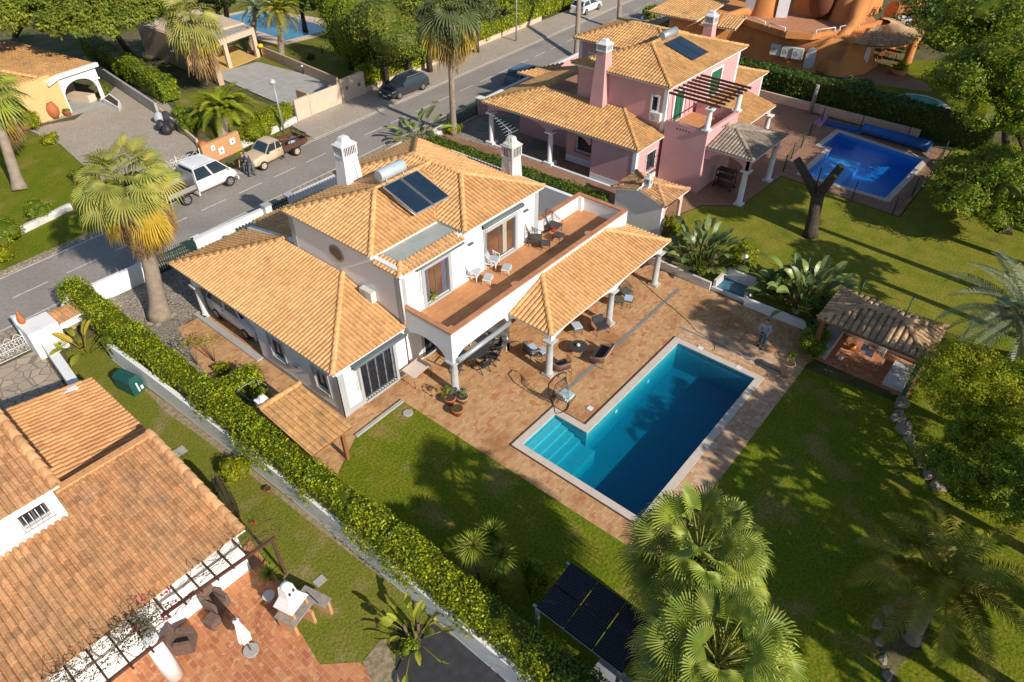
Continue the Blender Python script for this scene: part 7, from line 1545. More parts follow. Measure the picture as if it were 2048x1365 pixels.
sh("shrub by the lamp post behind the parked pickup truck", 560, 258, (0.9, 0.7, 1.2), "leaf_bright", 900, 0.13)
sh("young bush beside the driveway piles of black bags", 362, 235, (0.7, 0.7, 0.8), "leaf_mid", 600, 0.12)
sh("large shrub on the far lawn by the peach street wall", 735, 125, (1.9, 1.6, 2.6), "leaf_olive", 2200, 0.17, lobes=6)
sh("small bright bush in a pot at the top of the concrete drive", 633, 155, (0.5, 0.5, 0.7), "leaf_bright", 350, 0.14)
sh("dark shrub at the left corner of the dark panel shelter", 1068, 1180, (0.5, 0.6, 1.6), "leaf_mid", 1300, 0.085)
sh("low shrub between the long hedge and the dark panel shelter", 1090, 1310, (0.5, 0.6, 1.0), "leaf_mid", 1100, 0.085)
sh("dark low shrub in the brick edged bed of the far lawn", 622, 120, (0.5, 0.5, 0.6), "leaf_dark", 300, 0.14)
sh("bushy shrub by the fence wall in the pink villa garden", 1815, 245, (1.5, 1.0, 1.3), "leaf_dark", 900, 0.2)
sh("round shrub near the orange villa roof and street wall", 1300, 38, (1.2, 1.1, 1.4), "leaf_mid", 600, 0.25)
sh("low shrub left of the orange villa street wall", 1350, 22, (1.0, 1.0, 1.2), "leaf_mid", 500, 0.25)
sh("shrub under the traveller palm at the hedge corner", 905, 268, (0.9, 0.8, 1.0), "leaf_bright", 800, 0.13)
sh("green bush beside the stone edging under the feathery tree", 1985, 1000, (1.2, 1.0, 1.3), "leaf_dark", 1500, 0.12, lobes=6)
sh("leafy plants in the corner below the torn banana plant", 820, 1300, (0.45, 0.4, 0.5), "leaf_mid", 500, 0.08)
sh("vine shrub on the corner of the garden shelter roof", 545, 845, (0.35, 0.6, 2.2), "leaf_bright", 700, 0.09, lobes=5)
sh("dry shrub on the eave end of the terracotta roof", 470, 1040, (0.3, 0.5, 2.6), "leaf_dry", 500, 0.07)
sh("dry bushy shrub behind the tall fan palm crown on the verge", 175, 365, (0.9, 0.9, 1.1), "leaf_mid", 900, 0.14)
sh("shrub at the edge of the gravel drive left of the iron gate", 215, 330, (0.8, 0.7, 0.9), "leaf_bright", 700, 0.14)
for px, py, lab in ((430, 700, "spindly sapling on the cobbled path by the villa carport"), (395, 705, "second spindly sapling nearer the long hedge")):
 c = (*G(px, py + 25)[:2], 0); r = thing("sapling", lab, "sapling", c); t = MB(); mb = MB(); random.seed(px)
 for k in range(5):
  a = k * 1.3; e = (c[0] + 0.3 * math.cos(a), c[1] + 0.3 * math.sin(a), 1.1 + 0.15 * k); t.tube([c, (c[0] + 0.1 * math.cos(a), c[1] + 0.1 * math.sin(a), 0.5), e], [0.02, 0.015, 0.006], 4)
  P = np.array(e) + RNG.normal(0, 0.12, (26, 3)); leaves(mb, P, np.tile([0, 0, 1.0], (26, 1)), 0.11, 0.5, tilt=0.9)
 t.build("stem", MATS["bark_light"], r); mb.build("crown", MATS["leaf_bright"], r)
def tr(label, base, ctop, r, n, size, leaf, nl=12, ls=1.5, seed=1, zs=0.6, **kw):
 lb = rlobes(ctop, r, nl, ls, zs, seed); kw.setdefault("tr", 0.25); kw.setdefault("core", False)
 return tree("tree", label, base, lb, n, size, leaf, trunk_top=(ctop[0], ctop[1], ctop[2] - r[2] * 0.5), **kw)
PT = [(40, 30, (29.5, 76.5)), (135, 20, (24, 79)), (215, 35, (30, 75)), (265, 20, (33, 80))]
tr("spreading umbrella pine over the ochre house, far left", (*G(30, 70)[:2], 0), G(50, 8, 6.5), (7.0, 5.5, 1.7), 34000, 0.33, "leaf_pine", 36, 2.1, 2, bark="pine_bark", clump=30)
tr("umbrella pine with a leaning red trunk between the ochre and tan houses", (*G(263, 112)[:2], 0), G(205, 22, 6.3), (6.0, 4.6, 1.6), 30000, 0.33, "leaf_pine", 32, 1.9, 3, bark="pine_bark", clump=30)
tr("pine crown behind the tan house at the top edge", (*G(455, 50)[:2], 0), G(440, -70, 7.5), (3.5, 3.5, 1.8), 2500, 0.32, "leaf_pine", 10, 1.8, 4, bark="pine_bark")
for k, (px, py, z, rx, rz, n, lf, lab) in enumerate(((690, 60, 3.6, 1.7, 3.6, 5200, "leaf_mid", "tall cypress hedge tree at the left of the far garden's green wall"), (668, 5, 3.8, 1.8, 3.8, 3800, "leaf_mid", "second tall cypress further from the road"), (760, 45, 5.5, 3.0, 2.6, 5200, "leaf_pine", "broad pine behind the cypress hedge"), (850, 20, 5.5, 3.2, 2.6, 5000, "leaf_pine", "pine to the left of the golden palm crown"), (815, 88, 3.0, 2.2, 1.8, 3000, "leaf_dark", "dark bushy tree above the bright pavement hedge"), (950, 10, 4.5, 3.0, 2.4, 4000, "leaf_olive", "grey green tree to the right of the golden palm crown"), (1005, 5, 3.2, 2.4, 1.8, 2600, "leaf_mid", "green tree beside the lamp pole at the top edge"), (600, 5, 3.0, 2.2, 1.9, 2200, "leaf_dark", "dark tree behind the far swimming pool"), (430, 5, 3.0, 1.8, 1.8, 1500, "leaf_dark", "dark tree behind the tan house roof"))):
 c = G(px, py, z); base = (c[0], c[1], 0)
 if "cypress" in lab: tree("cypress_tree", lab, base, [(c, (rx * 0.9, rx * 0.9, rz * 0.95)), ((c[0] + 0.5, c[1] + 1.5, z - 0.3), (rx, rx, rz * 0.85)), ((c[0] + 0.3, c[1] - 1.2, z * 0.8), (rx, rx, rz * 0.8))], n, 0.2, lf, clump=16, low=-0.9, tr=0.2)
 else: tr(lab, base, c, (rx * 1.15, rx * 1.15, rz), int(n * 2.2), 0.25, lf, 16, rx * 0.48, 20 + k, clump=22)
tr("tall tree top at the upper right corner above the huge tree", (*G(2090, 150)[:2], 0), G(2035, 55, 6.5), (7, 7, 3.0), 34000, 0.26, "leaf_mid", 40, 2.2, 49, clump=24, core=True)
c = G(2040, 175, 5.5)
tr("huge dense tree filling the upper right corner", (*G(2012, 470)[:2], 0), c, (5.8, 6.5, 4.2), 80000, 0.2, "leaf_mid", 80, 1.6, 41, tr=0.28, core=True, clump=30, zs=0.75)
tr("lower dark tree under the huge corner tree by the pool fence", (*G(1960, 330)[:2], 0), G(2000, 370, 2.8), (5.0, 3.6, 2.0), 40000, 0.17, "leaf_mid", 50, 1.2, 42, tr=0.16, core=True, clump=20)
tr("tree behind the huge corner tree at the right edge", (*G(2060, 330)[:2], 0), G(2060, 240, 4.5), (3.4, 3.2, 2.6), 7000, 0.2, "leaf_mid", 14, 1.3, 46, tr=0.2, clump=20)
tr("small bare stemmed tree against the orange villa hedge", (*G(1702, 228)[:2], 0), G(1712, 178, 2.2), (1.3, 1.3, 0.9), 1500, 0.2, "leaf_dark", 6, 0.7, 43, tr=0.08)
tr("dark tree at the top right beyond the orange villa", (*G(1880, 60)[:2], 0), G(1880, 30, 3.5), (4, 4, 3), 3500, 0.4, "leaf_dark", 10, 2.2, 44)
tr("conifer among the cars behind the orange villa", (*G(1960, 60)[:2], 0), G(1955, 15, 3.5), (3, 3, 2.6), 2500, 0.4, "leaf_mid", 9, 1.8, 45)
tr("feathery yellow green tree by the stone edging on the right", (*G(1960, 860)[:2], 0), G(1985, 790, 3.0), (3.0, 4.0, 1.6), 52000, 0.1, "leaf_bright", 46, 0.8, 47, tr=0.12, clump=26)
tr("second feathery tree lower on the right edge", (*G(1990, 960)[:2], 0), G(1985, 935, 2.6), (2.8, 2.8, 1.4), 34000, 0.1, "leaf_mid", 32, 0.65, 48, tr=0.1, clump=24)
for k, (x, y, h, r_, lab) in enumerate(((20.5, -7.6, 7.0, 3.2, "tall shade tree beyond the lawn's lower edge"), (22.8, -8.2, 7.0, 3.0, "second shade tree beyond the lawn, toward the shelter"), (14.5, -9.0, 6.5, 2.8, "shade tree beyond the lawn near the bottom palms"), (27.5, -8.0, 9.8, 2.6, "shade tree behind the feather palm"), (39.8, -3.6, 11.0, 3.6, "tall shade tree in the pink villa's lower garden"), (44.2, -4.2, 11.5, 3.6, "tall shade tree near the pink villa's lawn edge"), (36.5, -5.5, 7.5, 2.6, "slim shade tree in the pink villa's garden corner"), (48.5, -2.5, 8.0, 2.8, "rounded shade tree beside the pink villa's fence"), (15.5, -13.5, 7.0, 2.8, "shade tree far beyond the lower right corner"), (20.5, -13.5, 7.5, 2.8, "second shade tree far beyond the lower right corner"), (10.5, -8.5, 6.0, 2.4, "shade tree below the bottom fan palm"), (17.0, -8.5, 6.0, 2.6, "low shade tree beyond the lawn's lower edge"))):
 tr(lab, (x, y, 0), (x, y, h), (r_, r_, 5.0 if h > 10.5 else 2.0), 15000 if h > 10.5 else 5200, 0.26, "leaf_dark", 44 if h > 10.5 else 20, 1.15 if h > 10.5 else 0.8, 60 + k, core=h > 10.5, clump=20)
r = thing("cut_tree", "dark lopped tree trunk with two sawn off limbs on the pink villa lawn", "tree", (39.6, 9.4, 0)); mb = MB()
b0 = Vector((39.55, 9.35, 0)); fk = Vector(G(1637, 385, 2.7)); L1 = Vector(G(1593, 318, 4.3)); R1 = Vector(G(1683, 332, 4.6)); R2 = Vector(G(1672, 352, 4.4))
mb.tube([b0, b0.lerp(fk, 0.15), b0.lerp(fk, 0.5), fk], [0.5, 0.4, 0.35, 0.38], 14, 0, 0.3); mb.tube([fk - Vector((0, 0, 0.3)), fk.lerp(L1, 0.5) + Vector((0, 0, -0.1)), L1], [0.3, 0.25, 0.22], 12, 0, 0.3)
mb.tube([fk - Vector((0, 0, 0.3)), fk.lerp(R1, 0.45) + Vector((0, 0, -0.15)), R1], [0.32, 0.27, 0.23], 12, 0, 0.3); mb.tube([fk.lerp(R1, 0.6), R2], [0.19, 0.17], 10, 0, 0.3); mb.build("trunk", MATS["bark"], r)
mb = MB()
for a, b, q in ((L1, fk, 0.21), (R1, fk, 0.22), (R2, fk, 0.16)): d = (a - b).normalized(); mb.tube([a + d * 0.005, a + d * 0.012], q, 14, 0, 0.5)
mb.build("sawn_face", mat("sawn_wood", (0.30, 0.22, 0.13), (0.2, 0.14, 0.08), rough=0.9, scale=8), r)
mb = MB(); mb.tube([G(1620, 228), (*G(1620, 228)[:2], 2.4)], [0.18, 0.15], 8); tag(mb.build("wooden_post", MATS["grey_wood"], None, loc=G(1620, 228)), "thick grey wooden post beside the orange villa hedge", "post")
ORDN = "first second third fourth fifth sixth seventh eighth".split()
def rocks(label, pts, s, grp):
 for k, (px, py) in enumerate(pts):
  c = G(px, py); mb = MB(); q = s * random.uniform(0.8, 1.2); ax = random.uniform(0, 3.1)
  v = []; n, m = 9, 5
  for i in range(m + 1):
   for j in range(n):
    t = math.pi * i / m; a = 2 * math.pi * j / n; rr = q * (1 + 0.18 * math.sin(3 * a + k) + random.uniform(-.1, .1)); v.append((c[0] + rr * 1.25 * math.sin(t) * math.cos(a), c[1] + rr * 0.85 * math.sin(t) * math.sin(a), 0.02 - rr * 0.5 * math.cos(t)))
  i0 = mb.addv(v); mb.addf([[i0 + a * n + b, i0 + a * n + (b + 1) % n, i0 + (a + 1) * n + (b + 1) % n, i0 + (a + 1) * n + b] for a in range(m) for b in range(n)], 0, 0.5)
  tag(mb.build("rock", mat("rock", (0.36, 0.31, 0.24), (0.25, 0.21, 0.17), rough=0.95, scale=5, bump=0.6), None, loc=c), label.replace("ROCK", ORDN[k] + " rock"), "rock", grp)
random.seed(5)
rocks("pale ROCK of the curved row counted from the tiled shelter", [(1803, 808), (1797, 835), (1808, 858), (1820, 880), (1833, 902), (1848, 925), (1862, 948), (1878, 970)], 0.36, "rocks in the curved row below the tiled shelter")
rocks("pale ROCK edging the lower right planted bed", [(1753, 1250), (1757, 1285), (1765, 1320), (1775, 1352), (1775, 1222), (1800, 1205), (1835, 1198)], 0.2, "rocks edging the planted bed at lower right")
rocks("ROCK from the left at the foot of the tall fan palm", [(302, 648), (316, 650), (345, 632)], 0.17, "rocks at the foot of the tall fan palm")
mb = MB(); mb.sheet(G2([(1755, 1230), (1810, 1195), (1870, 1215), (1850, 1290), (1800, 1330), (1790, 1365), (1762, 1365)]), 0.025); struct(mb.build("planted_bed", MATS["earth"]))
mb = MB(); P = np.array([G(1790 + 45 * random.random(), 1205 + 40 * random.random(), 0.25) for _ in range(30)]); leaves(mb, P, np.tile([0, 0, 1.0], (30, 1)), 0.12, 0.9); tag(mb.build("flower_clump", MATS["red_flower"], None, loc=G(1805, 1220)), "small red flowering clump among the stones at lower right", "flowers")
mb = MB(); P = np.array([G(500 + 12 * random.random(), 1042 + 8 * random.random(), 0.15) for _ in range(20)]); leaves(mb, P, np.tile([0, 0, 1.0], (20, 1)), 0.06, 0.9); tag(mb.build("flower_clump", MATS["red_flower"], None, loc=G(505, 1046)), "fallen red blossoms on the grass beside the terracotta roof", "flowers")
mat("car_white", (0.78, 0.78, 0.78), rough=0.25, spec=0.5); mat("car_dark", (0.035, 0.04, 0.05), rough=0.2, spec=0.8); mat("car_cream", (0.62, 0.48, 0.34), (0.57, 0.44, 0.31), rough=0.4, scale=3)
mat("car_blue", (0.10, 0.15, 0.2), rough=0.2, spec=0.8); mat("tyre", (0.025, 0.025, 0.025), rough=0.85); mat("rim", (0.42, 0.42, 0.43), rough=0.35, metal=0.7)
mat("car_glass", (0.025, 0.04, 0.055), rough=0.06, spec=1.0); mat("lamp_lens", (0.7, 0.72, 0.75), rough=0.1); mat("tail_lens", (0.45, 0.02, 0.02), rough=0.2); mat("bumper", (0.06, 0.06, 0.065), rough=0.6); mat("number_plate", (0.75, 0.75, 0.7), rough=0.5)
def car(name, label, c, rz, prof, W_, paint, cab, wheels, wr=0.32, cat="car", low=0.22, side_split=(0.5,), rimm="rim", rails=False, roofm=None, boxy=0.76):
 """prof: body sections (x, z_bottom, z_top, halfwidth); cab: (x_ws_base, x_ws_top, x_rear_top, x_rear_base, z_base, z_top)"""
 r = thing(name, label, cat, c, rz); mb = MB(); rings = []; W2 = W_ / 2
 for x, zb, zt, hw in prof:
  h = zt - zb; rings.append([(x, -hw * 0.9, zb), (x, -hw, zb + h * 0.25), (x, -hw, zb + h * 0.7), (x, -hw * 0.93, zt - h * 0.04), (x, -hw * 0.75, zt), (x, 0, zt + 0.015), (x, hw * 0.75, zt), (x, hw * 0.93, zt - h * 0.04), (x, hw, zb + h * 0.7), (x, hw, zb + h * 0.25), (x, hw * 0.9, zb)])
 n = len(rings[0]); i = mb.addv([v for q in rings for v in q])
 mb.addf([[i + k * n + j, i + (k + 1) * n + j, i + (k + 1) * n + (j + 1) % n, i + k * n + (j + 1) % n] for k in range(len(rings) - 1) for j in range(n)], 0, 0.5, True)
 mb.addf([[i + j for j in range(n)]], 0, 0.5); mb.addf([[i + (len(rings) - 1) * n + j for j in range(n)][::-1]], 0, 0.5)
 a, b, cc, d, zb, zt = cab; wb = W2 * 0.93; wt = W2 * boxy
 base = [(a, -wb, zb), (a, wb, zb), (d, wb, zb), (d, -wb, zb)]; top = [(b, -wt, zt), (b, wt, zt), (cc, wt, zt), (cc, -wt, zt)]
 mid = [((b * 0.85 + cc * 0.15), 0, zt + 0.05)]
 s = mb.addv(base + top); rm = 1
 mb.addf([[s + 0, s + 1, s + 5, s + 4][::-1], [s + 2, s + 3, s + 7, s + 6][::-1], [s + 1, s + 2, s + 6, s + 5][::-1], [s + 3, s + 0, s + 4, s + 7][::-1]], 0, 0.5)
 rn = [(b, zt), (b - (b - cc) * 0.2, zt + 0.035), (b - (b - cc) * 0.6, zt + 0.045), (cc + 0.05 * (b - cc), zt + 0.02), (cc, zt)]
 tt = []
 for x, z in rn: tt += [(x, -wt, z - 0.01), (x, -wt * 0.6, z + 0.02), (x, wt * 0.6, z + 0.02), (x, wt, z - 0.01)]
 s = mb.addv(tt); mb.addf([[s + k * 4 + j, s + k * 4 + j + 1, s + (k + 1) * 4 + j + 1, s + (k + 1) * 4 + j] for k in range(4) for j in range(3)], 1 if roofm else 0, 0.5, True)
 body = mb.build("body", [MATS[paint]] + ([MATS[roofm]] if roofm else []), r, rel=False)
 def pane(q, nm, f=0.1):
  q = [Vector(v) for v in q]; ce = sum(q, Vector()) / 4; no = (q[1] - q[0]).cross(q[3] - q[0]).normalized()
  if no.dot(ce - Vector(((a + d) / 2, 0, (zb + zt) / 2 - 0.3))) < 0: no = -no
  m = MB(); m.poly([v + (ce - v) * f + no * 0.008 for v in q]); m.build(nm, MATS["car_glass"], body, rel=False)
 B_, T_ = [Vector(v) for v in base], [Vector(v) for v in top]
 pane([B_[0], B_[1], T_[1], T_[0]], "windscreen", 0.09); pane([B_[2], B_[3], T_[3], T_[2]], "rear_window", 0.14)
 for (b0, b1, t0, t1) in ((B_[1], B_[2], T_[1], T_[2]), (B_[0], B_[3], T_[0], T_[3])):
  cuts = [0.0] + list(side_split) + [1.0]
  for u, v in zip(cuts[:-1], cuts[1:]): pane([b0.lerp(b1, u), b0.lerp(b1, v), t0.lerp(t1, v), t0.lerp(t1, u)], "side_window", 0.11)
 for x in wheels:
  for sgn in (-1, 1):
   y = sgn * (W2 - 0.1); m = MB(); m.tube([(x, y - 0.11, wr), (x, y - 0.09, wr), (x, y + 0.09, wr), (x, y + 0.11, wr)], [wr * 0.93, wr, wr, wr * 0.93], 20); w = m.build("wheel", MATS["tyre"], r, rel=False)
   m = MB(); ys = y + sgn * 0.112; m.tube([(x, ys, wr), (x, ys + sgn * 0.004, wr)], wr * 0.62, 16)
   m.build("rim", MATS[rimm], w, rel=False)
   m = MB()
   for k in range(5): t = k * 1.2566; m.bar((x + 0.25 * wr * math.cos(t), ys + sgn * 0.006, wr + 0.25 * wr * math.sin(t)), (x + 0.56 * wr * math.cos(t + .3), ys + sgn * 0.006, wr + 0.56 * wr * math.sin(t + .3)), 0.004, wr * 0.13, up=(-math.sin(t), 0, math.cos(t)))
   m.build("rim_slot", MATS["tyre"], w, rel=False)
 x1 = prof[-1][0]; x0 = prof[0][0]; zf = prof[-1]; zr = prof[0]
 for sgn in (-1, 1):
  m = MB(); m.box(x1 - 0.14, x1 + 0.012, sgn * W2 * 0.62 - 0.15, sgn * W2 * 0.62 + 0.15, zf[2] - 0.24, zf[2] - 0.1); m.build("headlight", MATS["lamp_lens"], r, rel=False)
  m = MB(); m.box(x0 - 0.012, x0 + 0.1, sgn * W2 * 0.75 - 0.1, sgn * W2 * 0.75 + 0.1, zr[2] - 0.3, zr[2] - 0.12); m.build("tail_light", MATS["tail_lens"], r, rel=False)
  m = MB(); m.box(a - 0.2, a - 0.08, sgn * (W2 + 0.02), sgn * (W2 + 0.18), zb + 0.02, zb + 0.14); m.build("wing_mirror", MATS["bumper"] if paint != "car_white" else MATS["car_white"], r, rel=False)
  m = MB();
  for u in side_split: xx = a + (d - a) * u - 0.25; m.box(xx, xx + 0.14, sgn * W2 * 0.985 - 0.015, sgn * W2 * 0.985 + 0.02, zb - 0.14, zb - 0.11)
  m.build("door_handle", MATS["bumper"], r, rel=False)
  if rails: m = MB(); m.tube([(b - 0.15, sgn * wt * 0.9, zt + 0.02), (b - 0.3, sgn * wt * 0.9, zt + 0.07), (cc + 0.2, sgn * wt * 0.9, zt + 0.07), (cc + 0.1, sgn * wt * 0.9, zt + 0.02)], 0.02, 4); m.build("roof_rail", MATS["alu"], r, rel=False)
 m = MB(); m.box(x1 - 0.06, x1 + 0.03, -W2 * 0.9, W2 * 0.9, low, low + 0.2); m.box(x0 - 0.03, x0 + 0.06, -W2 * 0.9, W2 * 0.9, low, low + 0.2); m.build("bumper", MATS["bumper"] if paint in ("car_cream",) else MATS[paint], r, rel=False)
 m = MB(); m.box(x1 + 0.01, x1 + 0.035, -0.35, 0.35, low + 0.22, low + 0.38); m.build("grille", MATS["bumper"], r, rel=False)
 m = MB(); m.box(x1 + 0.03, x1 + 0.04, -0.26, 0.26, low + 0.05, low + 0.15); m.build("number_plate", MATS["number_plate"], r, rel=False)
 return r
EST = [(-2.3, 0.35, 0.9, 0.8), (-2.2, 0.22, 1.0, 0.88), (-1.2, 0.2, 1.02, 0.9), (0.7, 0.2, 0.98, 0.9), (1.5, 0.2, 0.92, 0.88), (2.15, 0.24, 0.8, 0.82), (2.3, 0.35, 0.7, 0.7)]
w0 = G(798.4, 201); w1 = G(847.9, 181.5); an = math.atan2(w0[1] - w1[1], w0[0] - w1[0]); cc_ = ((w0[0] + w1[0]) / 2, (w0[1] + w1[1]) / 2); nv = (-math.sin(an), math.cos(an))
car("parked_car", "dark grey estate car parked on the far pavement beside the hedge", (cc_[0] - nv[0] * 0.85, cc_[1] - nv[1] * 0.85, 0.07), an, EST, 1.82, "car_dark", (1.05, 0.3, -1.75, -2.2, 0.96, 1.42), (1.42, -1.42), 0.33, side_split=(0.42, 0.74), rails=True)
SUV = [(-2.2, 0.4, 1.0, 0.82), (-2.1, 0.25, 1.08, 0.9), (1.4, 0.25, 1.05, 0.92), (2.1, 0.3, 0.9, 0.85), (2.25, 0.4, 0.8, 0.75)]
a0 = G(1140, 25);
car("parked_car", "sleek white car parked on the far pavement near the top edge", (*G(1172, 24)[:2], 0.07), rad(4), EST, 1.85, "car_white", (1.15, 0.35, -1.5, -2.15, 0.95, 1.4), (1.42, -1.42), 0.35, side_split=(0.5,))
car("parked_car", "blue grey car parked in the shade beside the pink villa's street wall", (*G(1052, 150, 0.6)[:2], 0.01), rad(4), EST, 1.85, "car_blue", (1.05, 0.3, -1.75, -2.2, 0.96, 1.45), (1.42, -1.42), 0.33, side_split=(0.42, 0.74), rails=True)
c0 = G(429, 636); c1_ = G(486, 678)
car("parked_car", "white van like car parked under the villa's carport roof", (12.55, 28.6, 0.01), rad(-90), [(-2.1, 0.4, 1.1, 0.82), (-2.0, 0.25, 1.15, 0.88), (0.9, 0.25, 1.1, 0.9), (1.7, 0.25, 0.98, 0.86), (2.05, 0.35, 0.8, 0.75)], 1.8, "car_white", (1.1, 0.4, -1.8, -2.05, 1.05, 1.6), (1.3, -1.3), 0.32, side_split=(0.45,))
for k, (px, py) in enumerate(((1915, 6), (1985, 22))):
 car("parked_car", ["pale car glimpsed between the trees at the top right corner", "second pale car parked in the far top right corner"][k], (*G(px, py)[:2], 0.0), 0.5, EST, 1.82, "car_white", (1.05, 0.3, -1.75, -2.2, 0.96, 1.42), (1.42, -1.42), 0.33)
pf = G(529, 341); pr = G(596, 311); an = math.atan2(pf[1] - pr[1], pf[0] - pr[0]); nv = (-math.sin(an), math.cos(an)); cx, cy = (pf[0] + pr[0]) / 2, (pf[1] + pr[1]) / 2
PK = [(-0.35, 0.45, 1.12, 0.82), (0.6, 0.4, 1.12, 0.85), (1.2, 0.4, 1.08, 0.85), (2.1, 0.42, 0.98, 0.82), (2.25, 0.5, 0.85, 0.75)]
p = car("pickup_truck", "cream pickup truck with a dark slatted load bed parked facing the two men", (cx - nv[0] * 0.78 , cy - nv[1] * 0.78, 0.0), an, PK, 1.7, "car_cream", (1.15, 0.6, -0.25, -0.35, 1.1, 1.62), (1.5, -1.5), 0.34, cat="pickup truck", side_split=(0.62,), rimm="car_cream")
mb = MB(); mb.box(-2.55, -0.42, -0.85, 0.85, 0.68, 0.76); mb.build("load_bed", MATS["brown_timber"], p, rel=False)
for nm, bx_ in (("side_board", (-2.55, -0.42, 0.8, 0.85)), ("side_board", (-2.55, -0.42, -0.85, -0.8)), ("tailboard", (-2.6, -2.55, -0.85, 0.85)), ("headboard", (-0.42, -0.38, -0.85, 0.85))):
 mb = MB(); mb.box(bx_[0], bx_[1], bx_[2], bx_[3], 0.76, 1.08)
 if nm != "side_board":
  for y in (-0.82, -0.3, 0.3, 0.82): mb.box(bx_[0], bx_[1], y - 0.02, y + 0.02, 1.08, 1.42)
  mb.box(bx_[0], bx_[1], -0.85, 0.85, 1.38, 1.43)
 else:
  for x in (-2.5, -1.8, -1.1, -0.5): mb.box(x - 0.02, x + 0.02, bx_[2], bx_[3], 1.08, 1.42)
  mb.box(-2.55, -0.42, bx_[2], bx_[3], 1.38, 1.43)
 mb.build(nm, MATS["brown_timber"], p, rel=False)
mb = MB(); mb.box(-2.6, 1.9, -0.45, 0.45, 0.4, 0.66); mb.build("chassis", MATS["bumper"], p, rel=False)
def on_bed(x, y, z):
 return (cx - nv[0] * 0.78 + math.cos(an) * x - math.sin(an) * y, cy - nv[1] * 0.78 + math.sin(an) * x + math.cos(an) * y, z)
for k, (x, y, col, lab, sz) in enumerate(((-0.9, -0.3, "orange_fruit", "orange power tool lying in the pickup's load bed", 0.17), (-1.5, 0.4, "tank_metal", "pale blue sack in the middle of the pickup's load bed", 0.26), (-2.1, -0.2, "car_blue", "dark blue bundle at the tail of the pickup's load bed", 0.24), (-1.3, -0.45, "bumper", "black crate near the side of the pickup's load bed", 0.2))):
 q = on_bed(x, y, 0.77); mb = MB(); mb.ell((q[0], q[1], q[2] + sz * 0.55), (sz * 1.3, sz, sz * 0.6), 9, 6); mb.box(q[0] - sz, q[0] + sz, q[1] - sz * 0.6, q[1] + sz * 0.6, 0.77, 0.77 + sz * 0.7); tag(mb.build("cargo", MATS[col], None, loc=q), lab, "cargo")
mb = MB(); a_, b_ = on_bed(-0.5, 0.5, 1.5), on_bed(-2.0, 0.1, 1.0); mb.tube([a_, b_], 0.03, 5); tag(mb.build("tool_handle", MATS["wood_warm"], None, loc=b_), "long wooden tool handle sloping across the pickup's load", "tool")
vf = G(462, 374); an = math.atan2(YU(20) - YU(19), 1) ; tc_ = (G(440, 380)[0], 0)
fw = G(458, 372); c = (fw[0] - 1.55, fw[1] + 0.78 - 0.1, 0.0)
VN = [(-0.75, 0.42, 1.25, 0.9), (-0.6, 0.4, 1.3, 0.96), (1.2, 0.4, 1.25, 0.96), (1.8, 0.4, 1.12, 0.92), (2.2, 0.42, 0.95, 0.85), (2.35, 0.5, 0.8, 0.75)]
v = car("crew_cab_truck", "white crew cab flatbed truck parked half behind the tall fan palm", c, rad(4), VN, 1.95, "car_white", (1.85, 1.05, -0.73, -0.76, 1.22, 2.1), (1.6, -1.75), 0.36, cat="truck", side_split=(0.5,), rimm="rim", boxy=0.87)
mb = MB(); mb.box(-2.9, -0.85, -0.92, 0.92, 0.7, 0.8); mb.build("load_bed", MATS["brown_timber"], v, rel=False); mb = MB(); mb.box(-2.8, 1.9, -0.45, 0.45, 0.42, 0.68); mb.build("chassis", MATS["bumper"], v, rel=False)
mb = MB(); mb.box(-0.88, -0.84, -0.92, 0.92, 0.8, 1.9); mb.build("headboard", MATS["alu"], v, rel=False)
mb = MB()
for k in range(9): y = -0.62 + k * 0.155; mb.box(-0.6, 0.9, y, y + 0.02, 2.135, 2.15)
mb.build("roof_rib", MATS["car_white"], v, rel=False)
for s in (-0.9, 0.87): mb = MB(); mb.box(-2.9, -0.9, s, s + 0.03, 0.8, 1.1); mb.build("side_board", MATS["alu"], v, rel=False)
def street_lamp(label, c, h, glob=True):
 r = thing("street_lamp", label, "street lamp", c); mb = MB(); mb.tube([c, (c[0], c[1], c[2] + h)], [0.09, 0.055], 10); mb.build("pole", MATS["grey_metal"], r)
 mb = MB(); mb.ell((c[0] - 0.05, c[1], c[2] + h + 0.18), (0.26, 0.26, 0.22), 14, 8); mb.build("globe", mat("lamp_globe", (0.45, 0.48, 0.48), rough=0.2), r)
 mb = MB(); mb.lathe((c[0] - .05, c[1], c[2] + h - 0.02), [(0.07, 0), (0.16, 0.08)], 10); mb.build("collar", MATS["grey_metal"], r); return r
street_lamp("globe street lamp beside the hedge behind the cream pickup", (*G(568.6, 266)[:2], 0.07), 3.75)
street_lamp("tall street lamp pole on the far pavement near the top edge", (*G(1032.5, 84)[:2], 0.07), 6.5)
for (px, py, lab, h) in ((607, 150, "short bollard light at the end of the ramp wall", 0.8), (645, 108, "short bollard light on the far lawn near the bed", 0.8), (550, 112, "small white lawn light between the two feather palms", 0.35)):
 c = G(px, py); mb = MB(); mb.tube([c, (c[0], c[1], h)], 0.05, 8, 0); mb.ell((c[0], c[1], h), 0.1, 8, 6, 1); tag(mb.build("bollard_light", [MATS["black_iron"], MATS["white_trim"]], None, loc=c), lab, "garden light")
bar_gate("driveway_gate", "dark green barred gate across the pink villa's carport drive", (36.9, 37.6), (40.6, 37.9), 1.3, MATS["dark_green_metal"])
r = pier("pink gate pier between the dark gate and the pink carport", 41.1, 37.9, 0.28, 1.3, "pink_wall", "white_trim")
bwall("garden_wall", "pink street wall with white coping in the shade of the pink villa", (41.4, 37.85), (60, 39.0), 1.1, 0.2, "pink_wall", cap="white_trim")
bwall("garden_wall", "small white rocky wall end beside the slender palm", (35.0, 37.3), (36.7, 37.4), 0.7, 0.3, "white_weathered")
